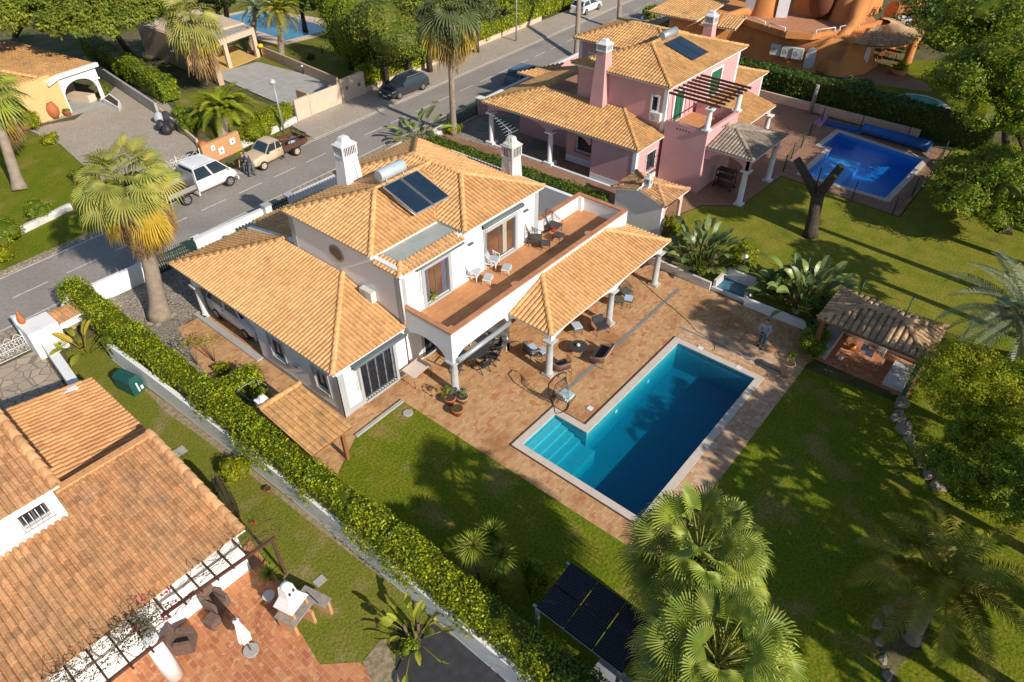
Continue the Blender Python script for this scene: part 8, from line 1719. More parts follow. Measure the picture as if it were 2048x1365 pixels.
fr = thing("pool_fence", "dark green wire fence round the blue swimming pool", "fence", (46, 13.5, 0))
FP = [(46.9, 14.2), (49.3, 14.6), (51.6, 14.8), (54.2, 15.2), (57.2, 15.4), (57.7, 12.5), (57.4, 9.0), (57.0, 6.2), (53.0, 6.0), (49.0, 6.1), (45.4, 6.3), (45.9, 9.0), (46.4, 11.6)]
for x, y in FP: mb = MB(); mb.tube([(x, y, 0), (x, y, 1.3)], 0.04, 6); mb.build("post", MATS["dark_green_metal"], fr)
mb = MB()
for (a, b), (c, d) in zip(FP, FP[1:] + FP[:1]):
 for z in np.linspace(0.1, 1.2, 7): mb.tube([(a, b, z), (c, d, z)], 0.006, 3, cap=False)
 L_ = math.hypot(c - a, d - b); n = int(L_ / 0.3)
 for k in range(n): t = k / n; mb.tube([(a + (c - a) * t, b + (d - b) * t, 0.1), (a + (c - a) * t, b + (d - b) * t, 1.2)], 0.005, 3, cap=False)
mb.build("wire_mesh", MATS["dark_green_metal"], fr)
fr = thing("wire_fence", "thin green fence posts and wire behind the tiled shelter", "fence", (32.5, 5, 0)); FQ = [G2([(1608, 555)])[0], (32.6, 7.2), G2([(1715, 600)])[0], G2([(1812, 628)])[0], G2([(1925, 680)])[0]]
for x, y in FQ: mb = MB(); mb.tube([(x, y, 0), (x, y, 1.3)], 0.03, 6); mb.build("post", mat("green_post", (0.05, 0.16, 0.13), rough=0.6), fr)
mb = MB()
for (a, b), (c, d) in zip(FQ[:-1], FQ[1:]):
 for z in (0.3, 0.7, 1.1): mb.tube([(a, b, z), (c, d, z)], 0.006, 3, cap=False)
mb.build("wire", MATS["dark_green_metal"], fr)
r = thing("pool_cover_roller", "long rolled blue pool cover lying beside the far end of the blue pool", "pool cover", (57.2, 10, 0)); mb = MB(); mb.tube([(56.9, 7.2, 0.45), (57.1, 10, 0.45), (57.2, 12.2, 0.45)], [0.42, 0.4, 0.38], 14); mb.build("rolled_cover", mat("cover_blue", (0.012, 0.09, 0.33), (0.02, 0.13, 0.42), rough=0.5, scale=3), r)
mb = MB(); mb.hexa([(57.0, 12.2, 0.02), (57.4, 12.2, 0.02), (57.6, 15.0, 0.02), (57.0, 15.0, 0.02), (57.0, 12.2, 0.3), (57.4, 12.2, 0.35), (57.6, 15, 0.18), (57.0, 15, 0.12)]); mb.build("loose_flap", MATS["cover_blue"], r)
mb = MB(); q = G2([(1628, 248), (1650, 232), (1656, 240), (1640, 258)]); mb.prism(q, 0.02, 0.22); tag(mb.build("sun_bed", mat("lilac_plastic", (0.45, 0.36, 0.52), (0.5, 0.2, 0.4), rough=0.5, scale=1.2), None, loc=(*q[0], 0)), "pink and lilac inflatable bed at the corner of the blue pool", "inflatable")
def table_round(name, label, c, R, h, top_m, legs_m, nleg=4, th=0.035, splay=0.75, group=None, cat="table"):
 r = thing(name, label, cat, c, 0, group); mb = MB(); mb.lathe((0, 0, h - th), [(R, 0), (R, th)], 28); mb.build("table_top", MATS[top_m], r, rel=False)
 for k in range(nleg): a = 2 * math.pi * k / nleg + 0.6; mb = MB(); mb.tube([(R * splay * math.cos(a), R * splay * math.sin(a), 0), (R * splay * 0.8 * math.cos(a), R * splay * 0.8 * math.sin(a), h - th)], 0.018, 5); mb.build("leg", MATS[legs_m], r, rel=False)
 return r
def wicker(name, label, c, rz, m, cush=None, high=1.0, w=0.62, d=0.62, group=None, lace=True, seat_h=0.4, ottoman=False, leg="black_iron"):
 """rounded woven armchair: curved strut back, seat, cushion"""
 r = thing(name, label, "chair" if not ottoman else "footstool", c, rz, group); W2 = w / 2
 mb = MB(); mb.box(-W2, W2, -d / 2, d / 2, seat_h - 0.08, seat_h); mb.build("seat", MATS[m], r, rel=False)
 for sx in (-1, 1):
  for sy in (-1, 1): mb = MB(); mb.tube([(sx * W2 * 0.9, sy * d * 0.45, 0), (sx * W2 * 0.86, sy * d * 0.42, seat_h - 0.05)], 0.018, 5); mb.build("leg", MATS[m], r, rel=False)
 if not ottoman:
  mb = MB(); n = 15; top = [];
  for k in range(n):
   t = math.pi * (k / (n - 1)); x = W2 * 1.08 * math.cos(t); y = -d * 0.1 + d * 0.62 * math.sin(t) ** 0.8 if True else 0; z = seat_h + 0.22 + (high - seat_h - 0.22) * math.sin(t) ** 1.3; y2 = y + 0.14 * math.sin(t)
   top.append((x * 1.08, y2, z)); bx_ = (x * 0.9, min(d / 2, y), seat_h - 0.03); mb.tube([bx_, (x * 1.02, y * 0.7 + y2 * 0.3 , (z + seat_h) / 2), top[-1]], 0.012, 4)
  mb.tube([(W2 * 1.1, -d * 0.42, seat_h + 0.16)] + top + [(-W2 * 1.1, -d * 0.42, seat_h + 0.16)], 0.02, 5)
  if lace:
   for f in (0.35, 0.6, 0.8): mb.tube([(p[0] * 0.98, p[1] - 0.05 * (1 - f), seat_h + (p[2] - seat_h) * f) for p in top], 0.011, 3)
  for sx in (-1, 1): mb.tube([(sx * W2 * 1.1, -d * 0.42, seat_h + 0.16), (sx * W2, -d * 0.42, 0.02)], 0.016, 4)
  mb.build("backrest", MATS[m], r, rel=False)
 else:
  mb = MB()
  for sx in (-1, 1): mb.tube([(sx * W2, -d / 2, seat_h - 0.1), (sx * W2, 0, seat_h * 0.45), (sx * W2, d / 2, seat_h - 0.1)], 0.012, 4)
  mb.build("apron", MATS[m], r, rel=False)
 if cush:
  mb = MB(); mb.ell((0, 0, seat_h + 0.035), (W2 * 0.98, d * 0.49, 0.05), 14, 6) if False else mb.box(-W2 * 0.92, W2 * 0.92, -d * 0.47, d * 0.42, seat_h + 0.002, seat_h + 0.075); mb.build("cushion", MATS[cush], r, rel=False)
  if not ottoman: mb = MB(); mb.hexa([(-W2 * 0.8, d * 0.28, seat_h + 0.08), (W2 * 0.8, d * 0.28, seat_h + 0.08), (W2 * 0.8, d * 0.40, seat_h + 0.08), (-W2 * 0.8, d * 0.40, seat_h + 0.08), (-W2 * 0.7, d * 0.48, high - 0.1), (W2 * 0.7, d * 0.48, high - 0.1), (W2 * 0.7, d * 0.56, high - 0.1), (-W2 * 0.7, d * 0.56, high - 0.1)]); mb.build("back_cushion", MATS[cush], r, rel=False)
 return r
mat("rattan_dark", (0.075, 0.065, 0.06), rough=0.7); mat("rattan_green", (0.10, 0.11, 0.09), rough=0.7); mat("rattan_white", (0.70, 0.68, 0.64), rough=0.6); mat("cush_grey", (0.42, 0.44, 0.5), rough=0.9); mat("cush_blue", (0.42, 0.52, 0.66), rough=0.9); mat("cush_dark", (0.045, 0.045, 0.05), rough=0.9); mat("rope_pink", (0.42, 0.235, 0.17), rough=0.8); mat("wicker_brown", (0.19, 0.125, 0.10), (0.12, 0.08, 0.065), rough=0.9, scale=14); mat("cush_aqua", (0.38, 0.55, 0.60), rough=0.9); mat("cush_cream", (0.66, 0.6, 0.52), rough=0.9)
TZ_ = 2.815
a = G(947, 558, TZ_); wicker("terrace_chair", "white cane peacock chair on the terrace, nearer the parapet end", a, rad(25), "rattan_white", "cush_grey", 1.2, 0.72, 0.62)
a = G(976, 567, TZ_); wicker("footstool", "white cane footstool with grey cushion beside the nearer peacock chair", a, rad(25), "rattan_white", "cush_grey", w=0.5, d=0.42, ottoman=True, seat_h=0.36)
a = G(985, 534, TZ_); wicker("terrace_chair", "white cane peacock chair on the terrace, beneath the right balcony door", a, rad(25), "rattan_white", "cush_grey", 1.2, 0.72, 0.62)
a = G(1013, 547, TZ_); wicker("footstool", "white cane footstool with grey cushion beneath the right balcony door", a, rad(25), "rattan_white", "cush_grey", w=0.5, d=0.42, ottoman=True, seat_h=0.36)
a = G(1070, 488, TZ_); wicker("terrace_chair", "dark woven armchair against the villa wall on the terrace", a, rad(35), "rattan_dark", None, 1.15, 0.75, 0.7)
a = G(1091, 498, TZ_); wicker("footstool", "dark woven footstool touching the wall side armchair", a, rad(35), "rattan_dark", None, w=0.5, d=0.5, ottoman=True, seat_h=0.4)
a = G(1107, 463, TZ_); wicker("terrace_chair", "dark woven armchair with a red cloth in the middle of the terrace", a, rad(5), "rattan_dark", None, 1.2, 0.75, 0.7)
a = G(1116, 482, TZ_); wicker("footstool", "dark woven footstool in front of the armchair with the red cloth", a, rad(5), "rattan_dark", None, w=0.5, d=0.5, ottoman=True, seat_h=0.4)
mb = MB(); q = G(1108, 462, TZ_ + 0.42); mb.ell((q[0], q[1] + 0.05, q[2] + 0.02), (0.16, 0.12, 0.1), 8, 5); tag(mb.build("red_cloth", MATS["red_flower"], None, loc=q), "crumpled red cloth on the dark terrace armchair", "cloth")
dt = G(940, 722, 0.02); dc = (dt[0] + 0.2, dt[1] + 0.15, 0.018)
r = table_round("dining_table", "round black dining table under the terrace", dc, 0.95, 0.74, "cush_dark", "cush_dark"); mb = MB(); mb.lathe((dc[0], dc[1], dc[2] + 0.745), [(0.4, 0), (0.4, 0.02)], 26); tag(mb.build("lazy_susan", mat("susan", (0.36, 0.27, 0.15), (0.28, 0.22, 0.13), rough=0.5, scale=6), None, loc=dc), "round tan turntable in the middle of the black dining table", "turntable")
mb = MB()
for k in range(3): mb.lathe((dc[0] + 0.08 * math.cos(k * 2.1), dc[1] + 0.08 * math.sin(k * 2.1), dc[2] + 0.766), [(0.025, 0), (0.03, 0.12), (0.015, 0.16)], 8)
tag(mb.build("cruet_set", MATS["tank_metal"], None, loc=(dc[0], dc[1], dc[2] + 0.766)), "glass cruet set on the tan turntable", "cruet set")
for k, (aa, lab) in enumerate(((-70, "black folding chair at the table's patio side, left of the middle"), (-38, "black folding chair at the table's patio side, beside the column"), (-5, "black folding chair at the right of the black dining table"), (35, "black folding chair at the back right of the dining table"), (-105, "black folding chair half behind the terrace column"), (190, "black folding chair on the barred door side of the dining table"))):
 t = rad(aa); slat_chair(lab, (dc[0] + 1.2 * math.cos(t), dc[1] + 1.2 * math.sin(t), 0.018), t + rad(-90), "cush_dark", None, "folding_chair", 0.92)
def rope_chair(name, label, c, rz, w=0.75, cat="armchair"):
 r = thing(name, label, cat, c, rz); W2 = w / 2; mb = MB()
 mb.box(-W2 + 0.04, W2 - 0.04, -0.32, 0.30, 0.3, 0.42); mb.build("seat_cushion", MATS["cush_dark"], r, rel=False)
 mb = MB(); mb.hexa([(-W2 + 0.06, 0.2, 0.43), (W2 - 0.06, 0.2, 0.43), (W2 - 0.06, 0.32, 0.43), (-W2 + 0.06, 0.32, 0.43), (-W2 + 0.06, 0.3, 0.74), (W2 - 0.06, 0.3, 0.74), (W2 - 0.06, 0.4, 0.74), (-W2 + 0.06, 0.4, 0.74)]); mb.build("back_cushion", MATS["cush_dark"], r, rel=False)
 mb = MB(); path_t = [(-W2 - 0.08, -0.34, 0.60), (-W2 - 0.06, 0.2, 0.68), (-W2 + 0.08, 0.42, 0.74), (W2 - 0.08, 0.42, 0.74), (W2 + 0.06, 0.2, 0.68), (W2 + 0.08, -0.34, 0.60)]; path_b = [(-W2, -0.34, 0.3), (-W2, 0.2, 0.28), (-W2 + 0.08, 0.33, 0.28), (W2 - 0.08, 0.33, 0.28), (W2, 0.2, 0.28), (W2, -0.34, 0.3)]
 for (a, b), (c_, d) in zip(zip(path_t[:-1], path_t[1:]), zip(path_b[:-1], path_b[1:])):
  n = max(3, int((Vector(a) - Vector(b)).length / 0.035))
  for k in range(n): t = (k + 0.5) / n; mb.tube([Vector(a).lerp(Vector(b), t), Vector(c_).lerp(Vector(d), t)], 0.009, 4)
 mb.tube(path_t, 0.016, 5); mb.tube(path_b, 0.016, 5); mb.build("rope_back", MATS["rope_pink"], r, rel=False)
 for sx in (-1, 1): mb = MB(); mb.tube([(sx * W2, -0.3, 0.3), (sx * (W2 - 0.03), -0.36, 0.0), (sx * (W2 - 0.03), 0.36, 0.0), (sx * W2, 0.3, 0.28)], 0.012, 5); mb.build("leg", MATS["black_iron"], r, rel=False)
 return r
z = 0.018
q = G(1200, 655, 0.25); rope_chair("lounge_chair", "pink rope armchair with black cushions in front of the second porch column", (q[0], q[1], z), rad(-25))
q = G(1121, 737, 0.25); rope_chair("lounge_chair", "pink rope armchair with its back to the viewer beside the first porch column", (q[0] + .1, q[1], z), rad(155), 0.72)
q = G(1203, 712, 0.25); rope_chair("lounge_sofa", "pink rope sofa with black cushions over the drain channel", (q[0], q[1], z), rad(190), 1.25, "sofa")
q = G(1157, 692, 0.45); r = table_round("coffee_table", "round dark coffee table in the middle of the rope lounge set", (q[0], q[1], z), 0.46, 0.42, "cush_dark", "black_iron", 3)
mb = MB(); mb.lathe((q[0] - .02, q[1], z + 0.422), [(0.06, 0), (0.1, 0.06), (0.08, 0.13), (0.05, 0.14)], 14); tag(mb.build("vase", MATS["cush_cream"], None, loc=(q[0], q[1], z + .42)), "white round vase on the dark coffee table", "vase")
q = G(1063, 703, 0.3); wicker("wicker_armchair", "dark wicker armchair with pale blue cushions under the porch roof end", (q[0], q[1], z), rad(75), "rattan_dark", "cush_blue", 0.95, 0.68, 0.62)
q = G(1085, 706, 0.3); wicker("footstool", "wicker footstool with a pale cushion behind the first porch column", (q[0], q[1], z), rad(75), "rattan_dark", "cush_grey", w=0.5, d=0.45, ottoman=True)
q = G(1153, 655, 0.35); wicker("footstool", "dark wicker footstool with a blue cushion at the edge of the porch roof", (q[0], q[1], z), rad(60), "rattan_green", "cush_blue", w=0.55, d=0.5, ottoman=True)
q = G(1135, 640, 0.35); wicker("wicker_armchair", "wicker armchair mostly hidden under the porch tiles beside the blue footstool", (q[0] - .05, q[1] + .3, z), rad(20), "rattan_green", "cush_grey", 0.95, 0.66, 0.6)
q = G(1251, 586, 0.3); wicker("wicker_armchair", "green lacy armchair behind the small table under the porch", (q[0], q[1], z), rad(-10), "rattan_green", None, 1.0, 0.62, 0.6)
q = G(1256, 600, 0.35); wicker("footstool", "green wicker seat with a blue cushion beyond the second porch column", (q[0], q[1], z), rad(20), "rattan_green", "cush_blue", w=0.5, d=0.48, ottoman=True, seat_h=0.42)
q = G(1237, 600, 0.5); table_round("side_table", "small green wicker side table beside the second porch column", (q[0], q[1], z), 0.3, 0.55, "rattan_green", "rattan_green", 3)
q = G(1120, 815); r = thing("swing_chair", "hanging crescent swing chair with aqua cushion on a curved stand by the pool step", "swing chair", (q[0], q[1], z)); ox, oy = q[0], q[1]
mb = MB(); n = 16; st = []
for k in range(n): t = -0.3 + 2.5 * k / (n - 1); st.append((ox + 0.10 - 0.75 * math.cos(t * 0.95) + 0.1, oy + 0.25 - 0.0 * t, 0.05 + z + 1.0 + 0.95 * math.sin(t * 1.1 - 1.2)))
bow = [(ox + 0.55 * math.cos(t), oy + 0.2 + 0.55 * math.sin(t), z + 0.03) for t in np.linspace(-2.6, 1.2, 16)]
up_ = [(ox - 0.05, oy + 0.35, z + 0.03), (ox - 0.25, oy + 0.5, z + 0.7), (ox - 0.25, oy + 0.5, z + 1.3), (ox - 0.05, oy + 0.3, z + 1.75), (ox + 0.25, oy + 0.1, z + 1.9), (ox + 0.35, oy, z + 1.8)]
mb.tube(bow, 0.025, 6); mb.tube(up_, 0.03, 6); mb.tube([bow[0], (ox - 0.05, oy + 0.35, z + 0.04), bow[-1]], 0.022, 5); mb.build("stand", MATS["black_iron"], r)
mb = MB(); hg = Vector((ox + 0.32, oy + 0.0, z + 1.75)); cc = Vector((ox + 0.25, oy - 0.05, z + 0.5))
for k in range(13):
 a = math.pi * (k / 12 - 0.5) ; s = math.sin(a)
 mb.tube([hg + Vector((0, 0, -0.1)), cc + Vector((-0.42 * math.cos(a * 0.6), 0.34 * s, 0.75)), cc + Vector((-0.5 * math.cos(a * 0.6), 0.45 * s, 0.2)), cc + Vector((-0.2, 0.4 * s, -0.1)), cc + Vector((0.35, 0.38 * s, 0.02))], 0.009, 4)
for f in (0.9, 0.6, 0.3, 0.0): mb.tube([cc + Vector((-0.5 * math.cos(a * 0.6) * (1 - f * 0.35), (0.45 - f * 0.2) * math.sin(a), 0.05 + f * 0.95)) for a in np.linspace(-1.57, 1.57, 9)], 0.01, 4)
mb.tube([hg, hg + Vector((0, 0, -0.15))], 0.012, 4); mb.build("woven_shell", MATS["rattan_dark"], r)
mb = MB(); mb.hexa([cc + Vector(v) for v in ((-0.25, -0.3, -0.02), (0.35, -0.3, 0.0), (0.35, 0.3, 0.0), (-0.25, 0.3, -0.02), (-0.25, -0.28, 0.08), (0.35, -0.28, 0.1), (0.35, 0.28, 0.1), (-0.25, 0.28, 0.08))]); mb.build("seat_cushion", MATS["cush_aqua"], r)
mb = MB(); mb.hexa([cc + Vector(v) for v in ((-0.3, -0.25, 0.1), (-0.2, -0.25, 0.1), (-0.2, 0.25, 0.1), (-0.3, 0.25, 0.1), (-0.46, -0.22, 0.5), (-0.36, -0.22, 0.5), (-0.36, 0.22, 0.5), (-0.46, 0.22, 0.5))]); mb.build("back_cushion", MATS["cush_cream"], r)
PP_ = [(0.16, 0), (0.25, 0.32), (0.28, 0.33), (0.28, 0.38), (0.24, 0.38)]
q = G(901, 808); pot("flower_pot", "terracotta pot with a bushy plant left of the terrace corner column", (q[0], q[1], z), PP_, plant=pl(lambda mb, c: crown(mb, 260, [((c[0] - .05, c[1] + .15, c[2] + 0.3), (0.28, 0.28, 0.3))], 0.09, core=False), "leaf_mid"))
q = G(926, 806); pot("flower_pot", "pale pot with a succulent right of the terrace corner column", (q[0], q[1], z), PP_, "pale_pot", plant=pl(lambda mb, c: crown(mb, 240, [((c[0], c[1], c[2] + 0.22), (0.22, 0.22, 0.26))], 0.11, core=False), "leaf_olive"))
q = G(916, 830); pot("flower_pot", "lowest terracotta pot, mostly bare soil, nearest the lawn", (q[0], q[1], z), PP_, plant=pl(lambda mb, c: crown(mb, 60, [((c[0], c[1], c[2] - 0.02), (0.18, 0.18, 0.06))], 0.08, core=False), "leaf_mid"))
q = G(1570, 752); pot("flower_pot", "large tapering pale pot with a leafy plant at the pool's far right corner", (q[0], q[1], z), [(0.2, 0), (0.3, 0.4), (0.27, 0.75), (0.3, 0.78), (0.27, 0.8)], "pale_pot", plant=pl(lambda mb, c: crown(mb, 160, [((c[0], c[1], c[2] + 0.35), (0.25, 0.25, 0.4))], 0.13, core=False), "leaf_mid"))
q = G(538, 985); pot("flower_pot", "terracotta pot beside the round yellow green shrub", (q[0], q[1], 0.01), [(0.08, 0), (0.14, 0.2), (0.15, 0.22)])
q = G(980, 1303, 0.4); pot("flower_pot", "small terracotta pot fixed against the white wall below the hedge at the bottom", (7.3, G(980, 1303, 0.6)[1], 0.55), [(0.06, 0), (0.09, 0.12), (0.1, 0.14)])
q = G(503, 1303); r = thing("parasol", "closed white parasol standing in a round concrete base on the terracotta patio", "parasol", (q[0], q[1], 0.02)); mb = MB(); mb.lathe((q[0], q[1], 0.02), [(0.25, 0), (0.25, 0.07), (0.24, 0.08)], 26); mb.build("base", MATS["concrete"], r)
tp_ = G(487, 1224, 2.05); b_ = Vector((q[0], q[1], 0.08)); t_ = Vector((q[0] + 0.02, q[1] + 0.0, 2.0)); mb = MB(); mb.tube([b_, t_], 0.025, 8); mb.build("pole", MATS["wood_warm"], r)
mb = MB(); n = 24; prof = [(0.75, 0.17), (0.9, 0.19), (1.3, 0.14), (1.7, 0.09), (1.92, 0.07), (1.98, 0.1), (2.03, 0.03)]; V_ = []
for z_, rr in prof:
 for k in range(n): f = rr * (1.12 if k % 3 == 0 else 0.8 if z_ < 1.9 else 1); a = 2 * math.pi * k / n; V_.append((q[0] + f * math.cos(a), q[1] + f * math.sin(a), z_))
i = mb.addv(V_); mb.addf([[i + a * n + k, i + a * n + (k + 1) % n, i + (a + 1) * n + (k + 1) % n, i + (a + 1) * n + k] for a in range(len(prof) - 1) for k in range(n)], 0, 0.5); mb.build("canopy", mat("canvas_white", (0.70, 0.70, 0.72), rough=0.9), r)
def club(label, c, rz, w=0.75, ott=False, name="wicker_chair"):
 r = thing(name, label, "armchair" if not ott else "footstool", c, rz); W2 = w / 2
 mb = MB(); mb.box(-W2, W2, -W2, W2 * 0.9, 0.0, 0.38 if not ott else 0.36); mb.build("seat", MATS["wicker_brown"], r, rel=False)
 if not ott:
  mb = MB(); mb.hexa([(-W2, W2 * 0.7, 0.38), (W2, W2 * 0.7, 0.38), (W2, W2, 0.38), (-W2, W2, 0.38), (-W2 * 0.9, W2 * 0.95, 0.85), (W2 * 0.9, W2 * 0.95, 0.85), (W2 * 0.9, W2 * 1.2, 0.85), (-W2 * 0.9, W2 * 1.2, 0.85)]); mb.build("backrest", MATS["wicker_brown"], r, rel=False)
  for s in (-1, 1): mb = MB(); mb.box(min(s * W2, s * (W2 - 0.12)), max(s * W2, s * (W2 - 0.12)), -W2, W2 * 0.7, 0.38, 0.6); mb.build("armrest", MATS["wicker_brown"], r, rel=False)
 return r
q = G(432, 1205, 0.3); club("brown wicker armchair by the pergola wall with its footstool", (q[0], q[1], 0.02), rad(15), 0.62)
q = G(424, 1243, 0.2); club("square brown wicker footstool on the terracotta patio", (q[0], q[1], 0.02), rad(15), 0.4, True, "footstool")
q = G(368, 1283, 0.3); club("brown wicker armchair under the bougainvillea beside the white column", (q[0], q[1], 0.02), rad(50), 0.62)
q = G(268, 778); r = thing("garden_box", "dark green plastic garden composter with a sloped lid beside the hedge wall", "composter", (q[0], q[1], 0)); A = Matrix.Rotation(rad(12), 4, 'Z'); o_ = Vector((q[0] - 0.05, q[1] + 0.1, 0))
T4 = lambda ps: [o_ + (A @ Vector(p)) for p in ps]
mb = MB(); mb.hexa(T4([(-0.32, -0.62, 0), (0.32, -0.62, 0), (0.32, 0.62, 0), (-0.32, 0.62, 0), (-0.30, -0.55, 0.72), (0.30, -0.55, 0.72), (0.30, 0.55, 0.72), (-0.30, 0.55, 0.72)])); mb.build("body", mat("bin_green", (0.015, 0.085, 0.075), rough=0.45), r)
mb = MB(); mb.hexa(T4([(-0.33, -0.58, 0.72), (0.33, -0.58, 0.72), (0.33, 0.58, 0.72), (-0.33, 0.58, 0.72), (-0.18, -0.5, 0.92), (0.18, -0.5, 0.92), (0.18, 0.5, 0.92), (-0.18, 0.5, 0.92)])); mb.build("lid", MATS["bin_green"], r)
mb = MB(); mb.hexa(T4([(-0.05, -0.64, 0.12), (0.02, -0.64, 0.12), (0.02, -0.62, 0.12), (-0.05, -0.62, 0.12), (-0.05, -0.60, 0.6), (0.02, -0.60, 0.6), (0.02, -0.57, 0.6), (-0.05, -0.57, 0.6)])); mb.hexa(T4([(0.1, -0.64, 0.15), (0.22, -0.64, 0.15), (0.22, -0.62, 0.15), (0.1, -0.62, 0.15), (0.1, -0.62, 0.35), (0.22, -0.62, 0.35), (0.22, -0.6, 0.35), (0.1, -0.6, 0.35)])); mb.build("sticker", MATS["white_trim"], r)
q = G(300, 760); r = thing("bicycle", "old bicycle leaning between the green composter and the hedge wall", "bicycle", (q[0], q[1], 0)); bo = Vector((q[0], q[1], 0)); bd = Vector((0.15, -1, 0)).normalized()
for s in (-0.48, 0.48):
 mb = MB(); mb.tube([bo + bd * (s + 0.3 * math.cos(t)) + Vector((0.1 * math.sin(t), 0, 0.31 + 0.3 * math.sin(t))) for t in np.linspace(0, 6.283, 19)], 0.016, 4); w_ = mb.build("wheel", MATS["tyre"], r)
 mb = MB();
 for t in np.linspace(0, 3.1, 6): mb.tube([bo + bd * (s + 0.29 * math.cos(t)) + Vector((0, 0, 0.31 + 0.29 * math.sin(t))), bo + bd * (s - 0.29 * math.cos(t)) + Vector((0, 0, 0.31 - 0.29 * math.sin(t)))], 0.003, 3)
 mb.build("spoke", MATS["alu"], w_)
mb = MB(); J = lambda s, z: bo + bd * s + Vector((0.03, 0, z))
for a, b in (((-0.48, 0.31), (0, 0.3)), ((0, 0.3), (0.38, 0.72)), ((0.38, 0.72), (-0.15, 0.75)), ((-0.15, 0.75), (0, 0.3)), ((-0.15, 0.75), (-0.48, 0.31)), ((0.38, 0.8), (0.48, 0.31))): mb.tube([J(*a), J(*b)], 0.016, 5)
mb.build("frame", MATS["grey_metal"], r); mb = MB(); mb.tube([J(0.38, 0.9) + Vector((-0.2, 0, 0)), J(0.38, 0.9) + Vector((0.2, 0, 0))], 0.014, 5); mb.tube([J(0.38, 0.72), J(0.38, 0.9)], 0.014, 5); mb.build("handlebar", MATS["black_iron"], r); mb = MB(); mb.ell(J(-0.17, 0.83), (0.07, 0.13, 0.03), 8, 5); mb.build("saddle", MATS["tyre"], r)
r = thing("net_goal", "small green net frame behind the hedge spur", "net frame", (9.2, 22.6, 0)); mb = MB(); ns = [(8.7, 23.0), (9.7, 23.0), (9.7, 22.0), (8.7, 22.0)]
for x, y in ns: mb.tube([(x, y, 0), (x, y, 1.3)], 0.02, 5)
for a, b in zip(ns, ns[1:] + ns[:1]): mb.tube([(*a, 1.3), (*b, 1.3)], 0.02, 5)
mb.build("frame", MATS["grey_metal"], r); mb = MB()
for k in range(10): x = 8.7 + k * 0.11; mb.tube([(x, 22.0, 0.1), (x, 22.0, 1.3)], 0.006, 3); mb.tube([(8.7, 22 + k * .11, 0.1), (8.7, 22 + k * .11, 1.3)], 0.006, 3)
for k in range(10): z_ = 0.1 + k * 0.13; mb.tube([(8.7, 23, z_), (8.7, 22, z_), (9.7, 22, z_)], 0.006, 3)
mb.build("netting", MATS["green_shutter"], r)
random.seed(9)
for k, (px, py, m, lab) in enumerate(((326, 262, "black_iron", "black refuse sack at the left of the heap on the drive"), (337, 270, "black_iron", "black refuse sack at the front of the heap on the drive"), (345, 262, "black_iron", "black refuse sack at the right of the heap on the drive"), (322, 246, "cush_grey", "pale grey bag on top of the heap by the drive wall"), (336, 244, "cush_dark", "dark sack at the back of the heap by the drive wall"))):
 q = G(px, py); mb = MB(); n, m_ = 12, 8; V_ = []
 for i in range(m_ + 1):
  for j in range(n): t = math.pi * i / m_; a = 2 * math.pi * j / n; rr = 0.42 * (1 + 0.1 * math.sin(4 * a + k) + random.uniform(-.05, .05)); V_.append((q[0] + rr * math.sin(t) * math.cos(a), q[1] + rr * math.sin(t) * math.sin(a), 0.4 - 0.4 * math.cos(t) * (1.25 if i > m_ - 2 else 1)))
 i0 = mb.addv(V_); mb.addf([[i0 + a * n + b, i0 + a * n + (b + 1) % n, i0 + (a + 1) * n + (b + 1) % n, i0 + (a + 1) * n + b] for a in range(m_) for b in range(n)], 0, 0.5, True); tag(mb.build("refuse_sack", MATS[m], None, loc=q), lab, "sack")
r_h = MB(); pts = [G(*p, 0.03) for p in ((1263, 545), (1285, 565), (1322, 598), (1350, 620), (1375, 642), (1392, 662), (1415, 676), (1428, 688), (1430, 698), (1424, 702))]; r_h.tube(pts, 0.018, 5); tag(r_h.build("garden_hose", mat("hose_green", (0.12, 0.13, 0.03), rough=0.5), None, loc=pts[0]), "thin green garden hose lying across the patio to the pool", "hose")
q = G(1447, 375); r = thing("trolley", "black metal trolley rack standing under the shaded porch of the pink villa", "trolley", (q[0], q[1], 0.02)); mb = MB()
for x in (-0.35, 0.35):
 for y in (-0.6, 0.6): mb.tube([(q[0] + x, q[1] + y, 0.1), (q[0] + x * 0.6, q[1] + y, 1.3)], 0.03, 5)
for z_ in (0.25, 0.8, 1.25): mb.box(q[0] - 0.35, q[0] + 0.35, q[1] - 0.6, q[1] + 0.6, z_, z_ + 0.03)
mb.build("frame", MATS["black_iron"], r); mb = MB()
for x in (-0.35, 0.35):
 for y in (-0.6, 0.6): mb.tube([(q[0] + x - 0.03, q[1] + y, 0.09), (q[0] + x + 0.03, q[1] + y, 0.09)], 0.09, 10)
mb.build("castor", MATS["tyre"], r)
for px, py, s, lab in ((1058 - 700, 905, 0.28, "pale square inspection cover on the neighbour's grass"), (640, 1163, 0.2, "square concrete cover in the grass by the barbecue")):
 q = G(px, py); mb = MB(); mb.hexa([(q[0] + s * a, q[1] + s * b, z0) for z0 in (0.011, 0.04) for a, b in ((-1, -0.8), (1, -0.8), (1, 0.8), (-1, 0.8))]); tag(mb.build("inspection_cover", MATS["concrete"], None, loc=q), lab, "drain cover")
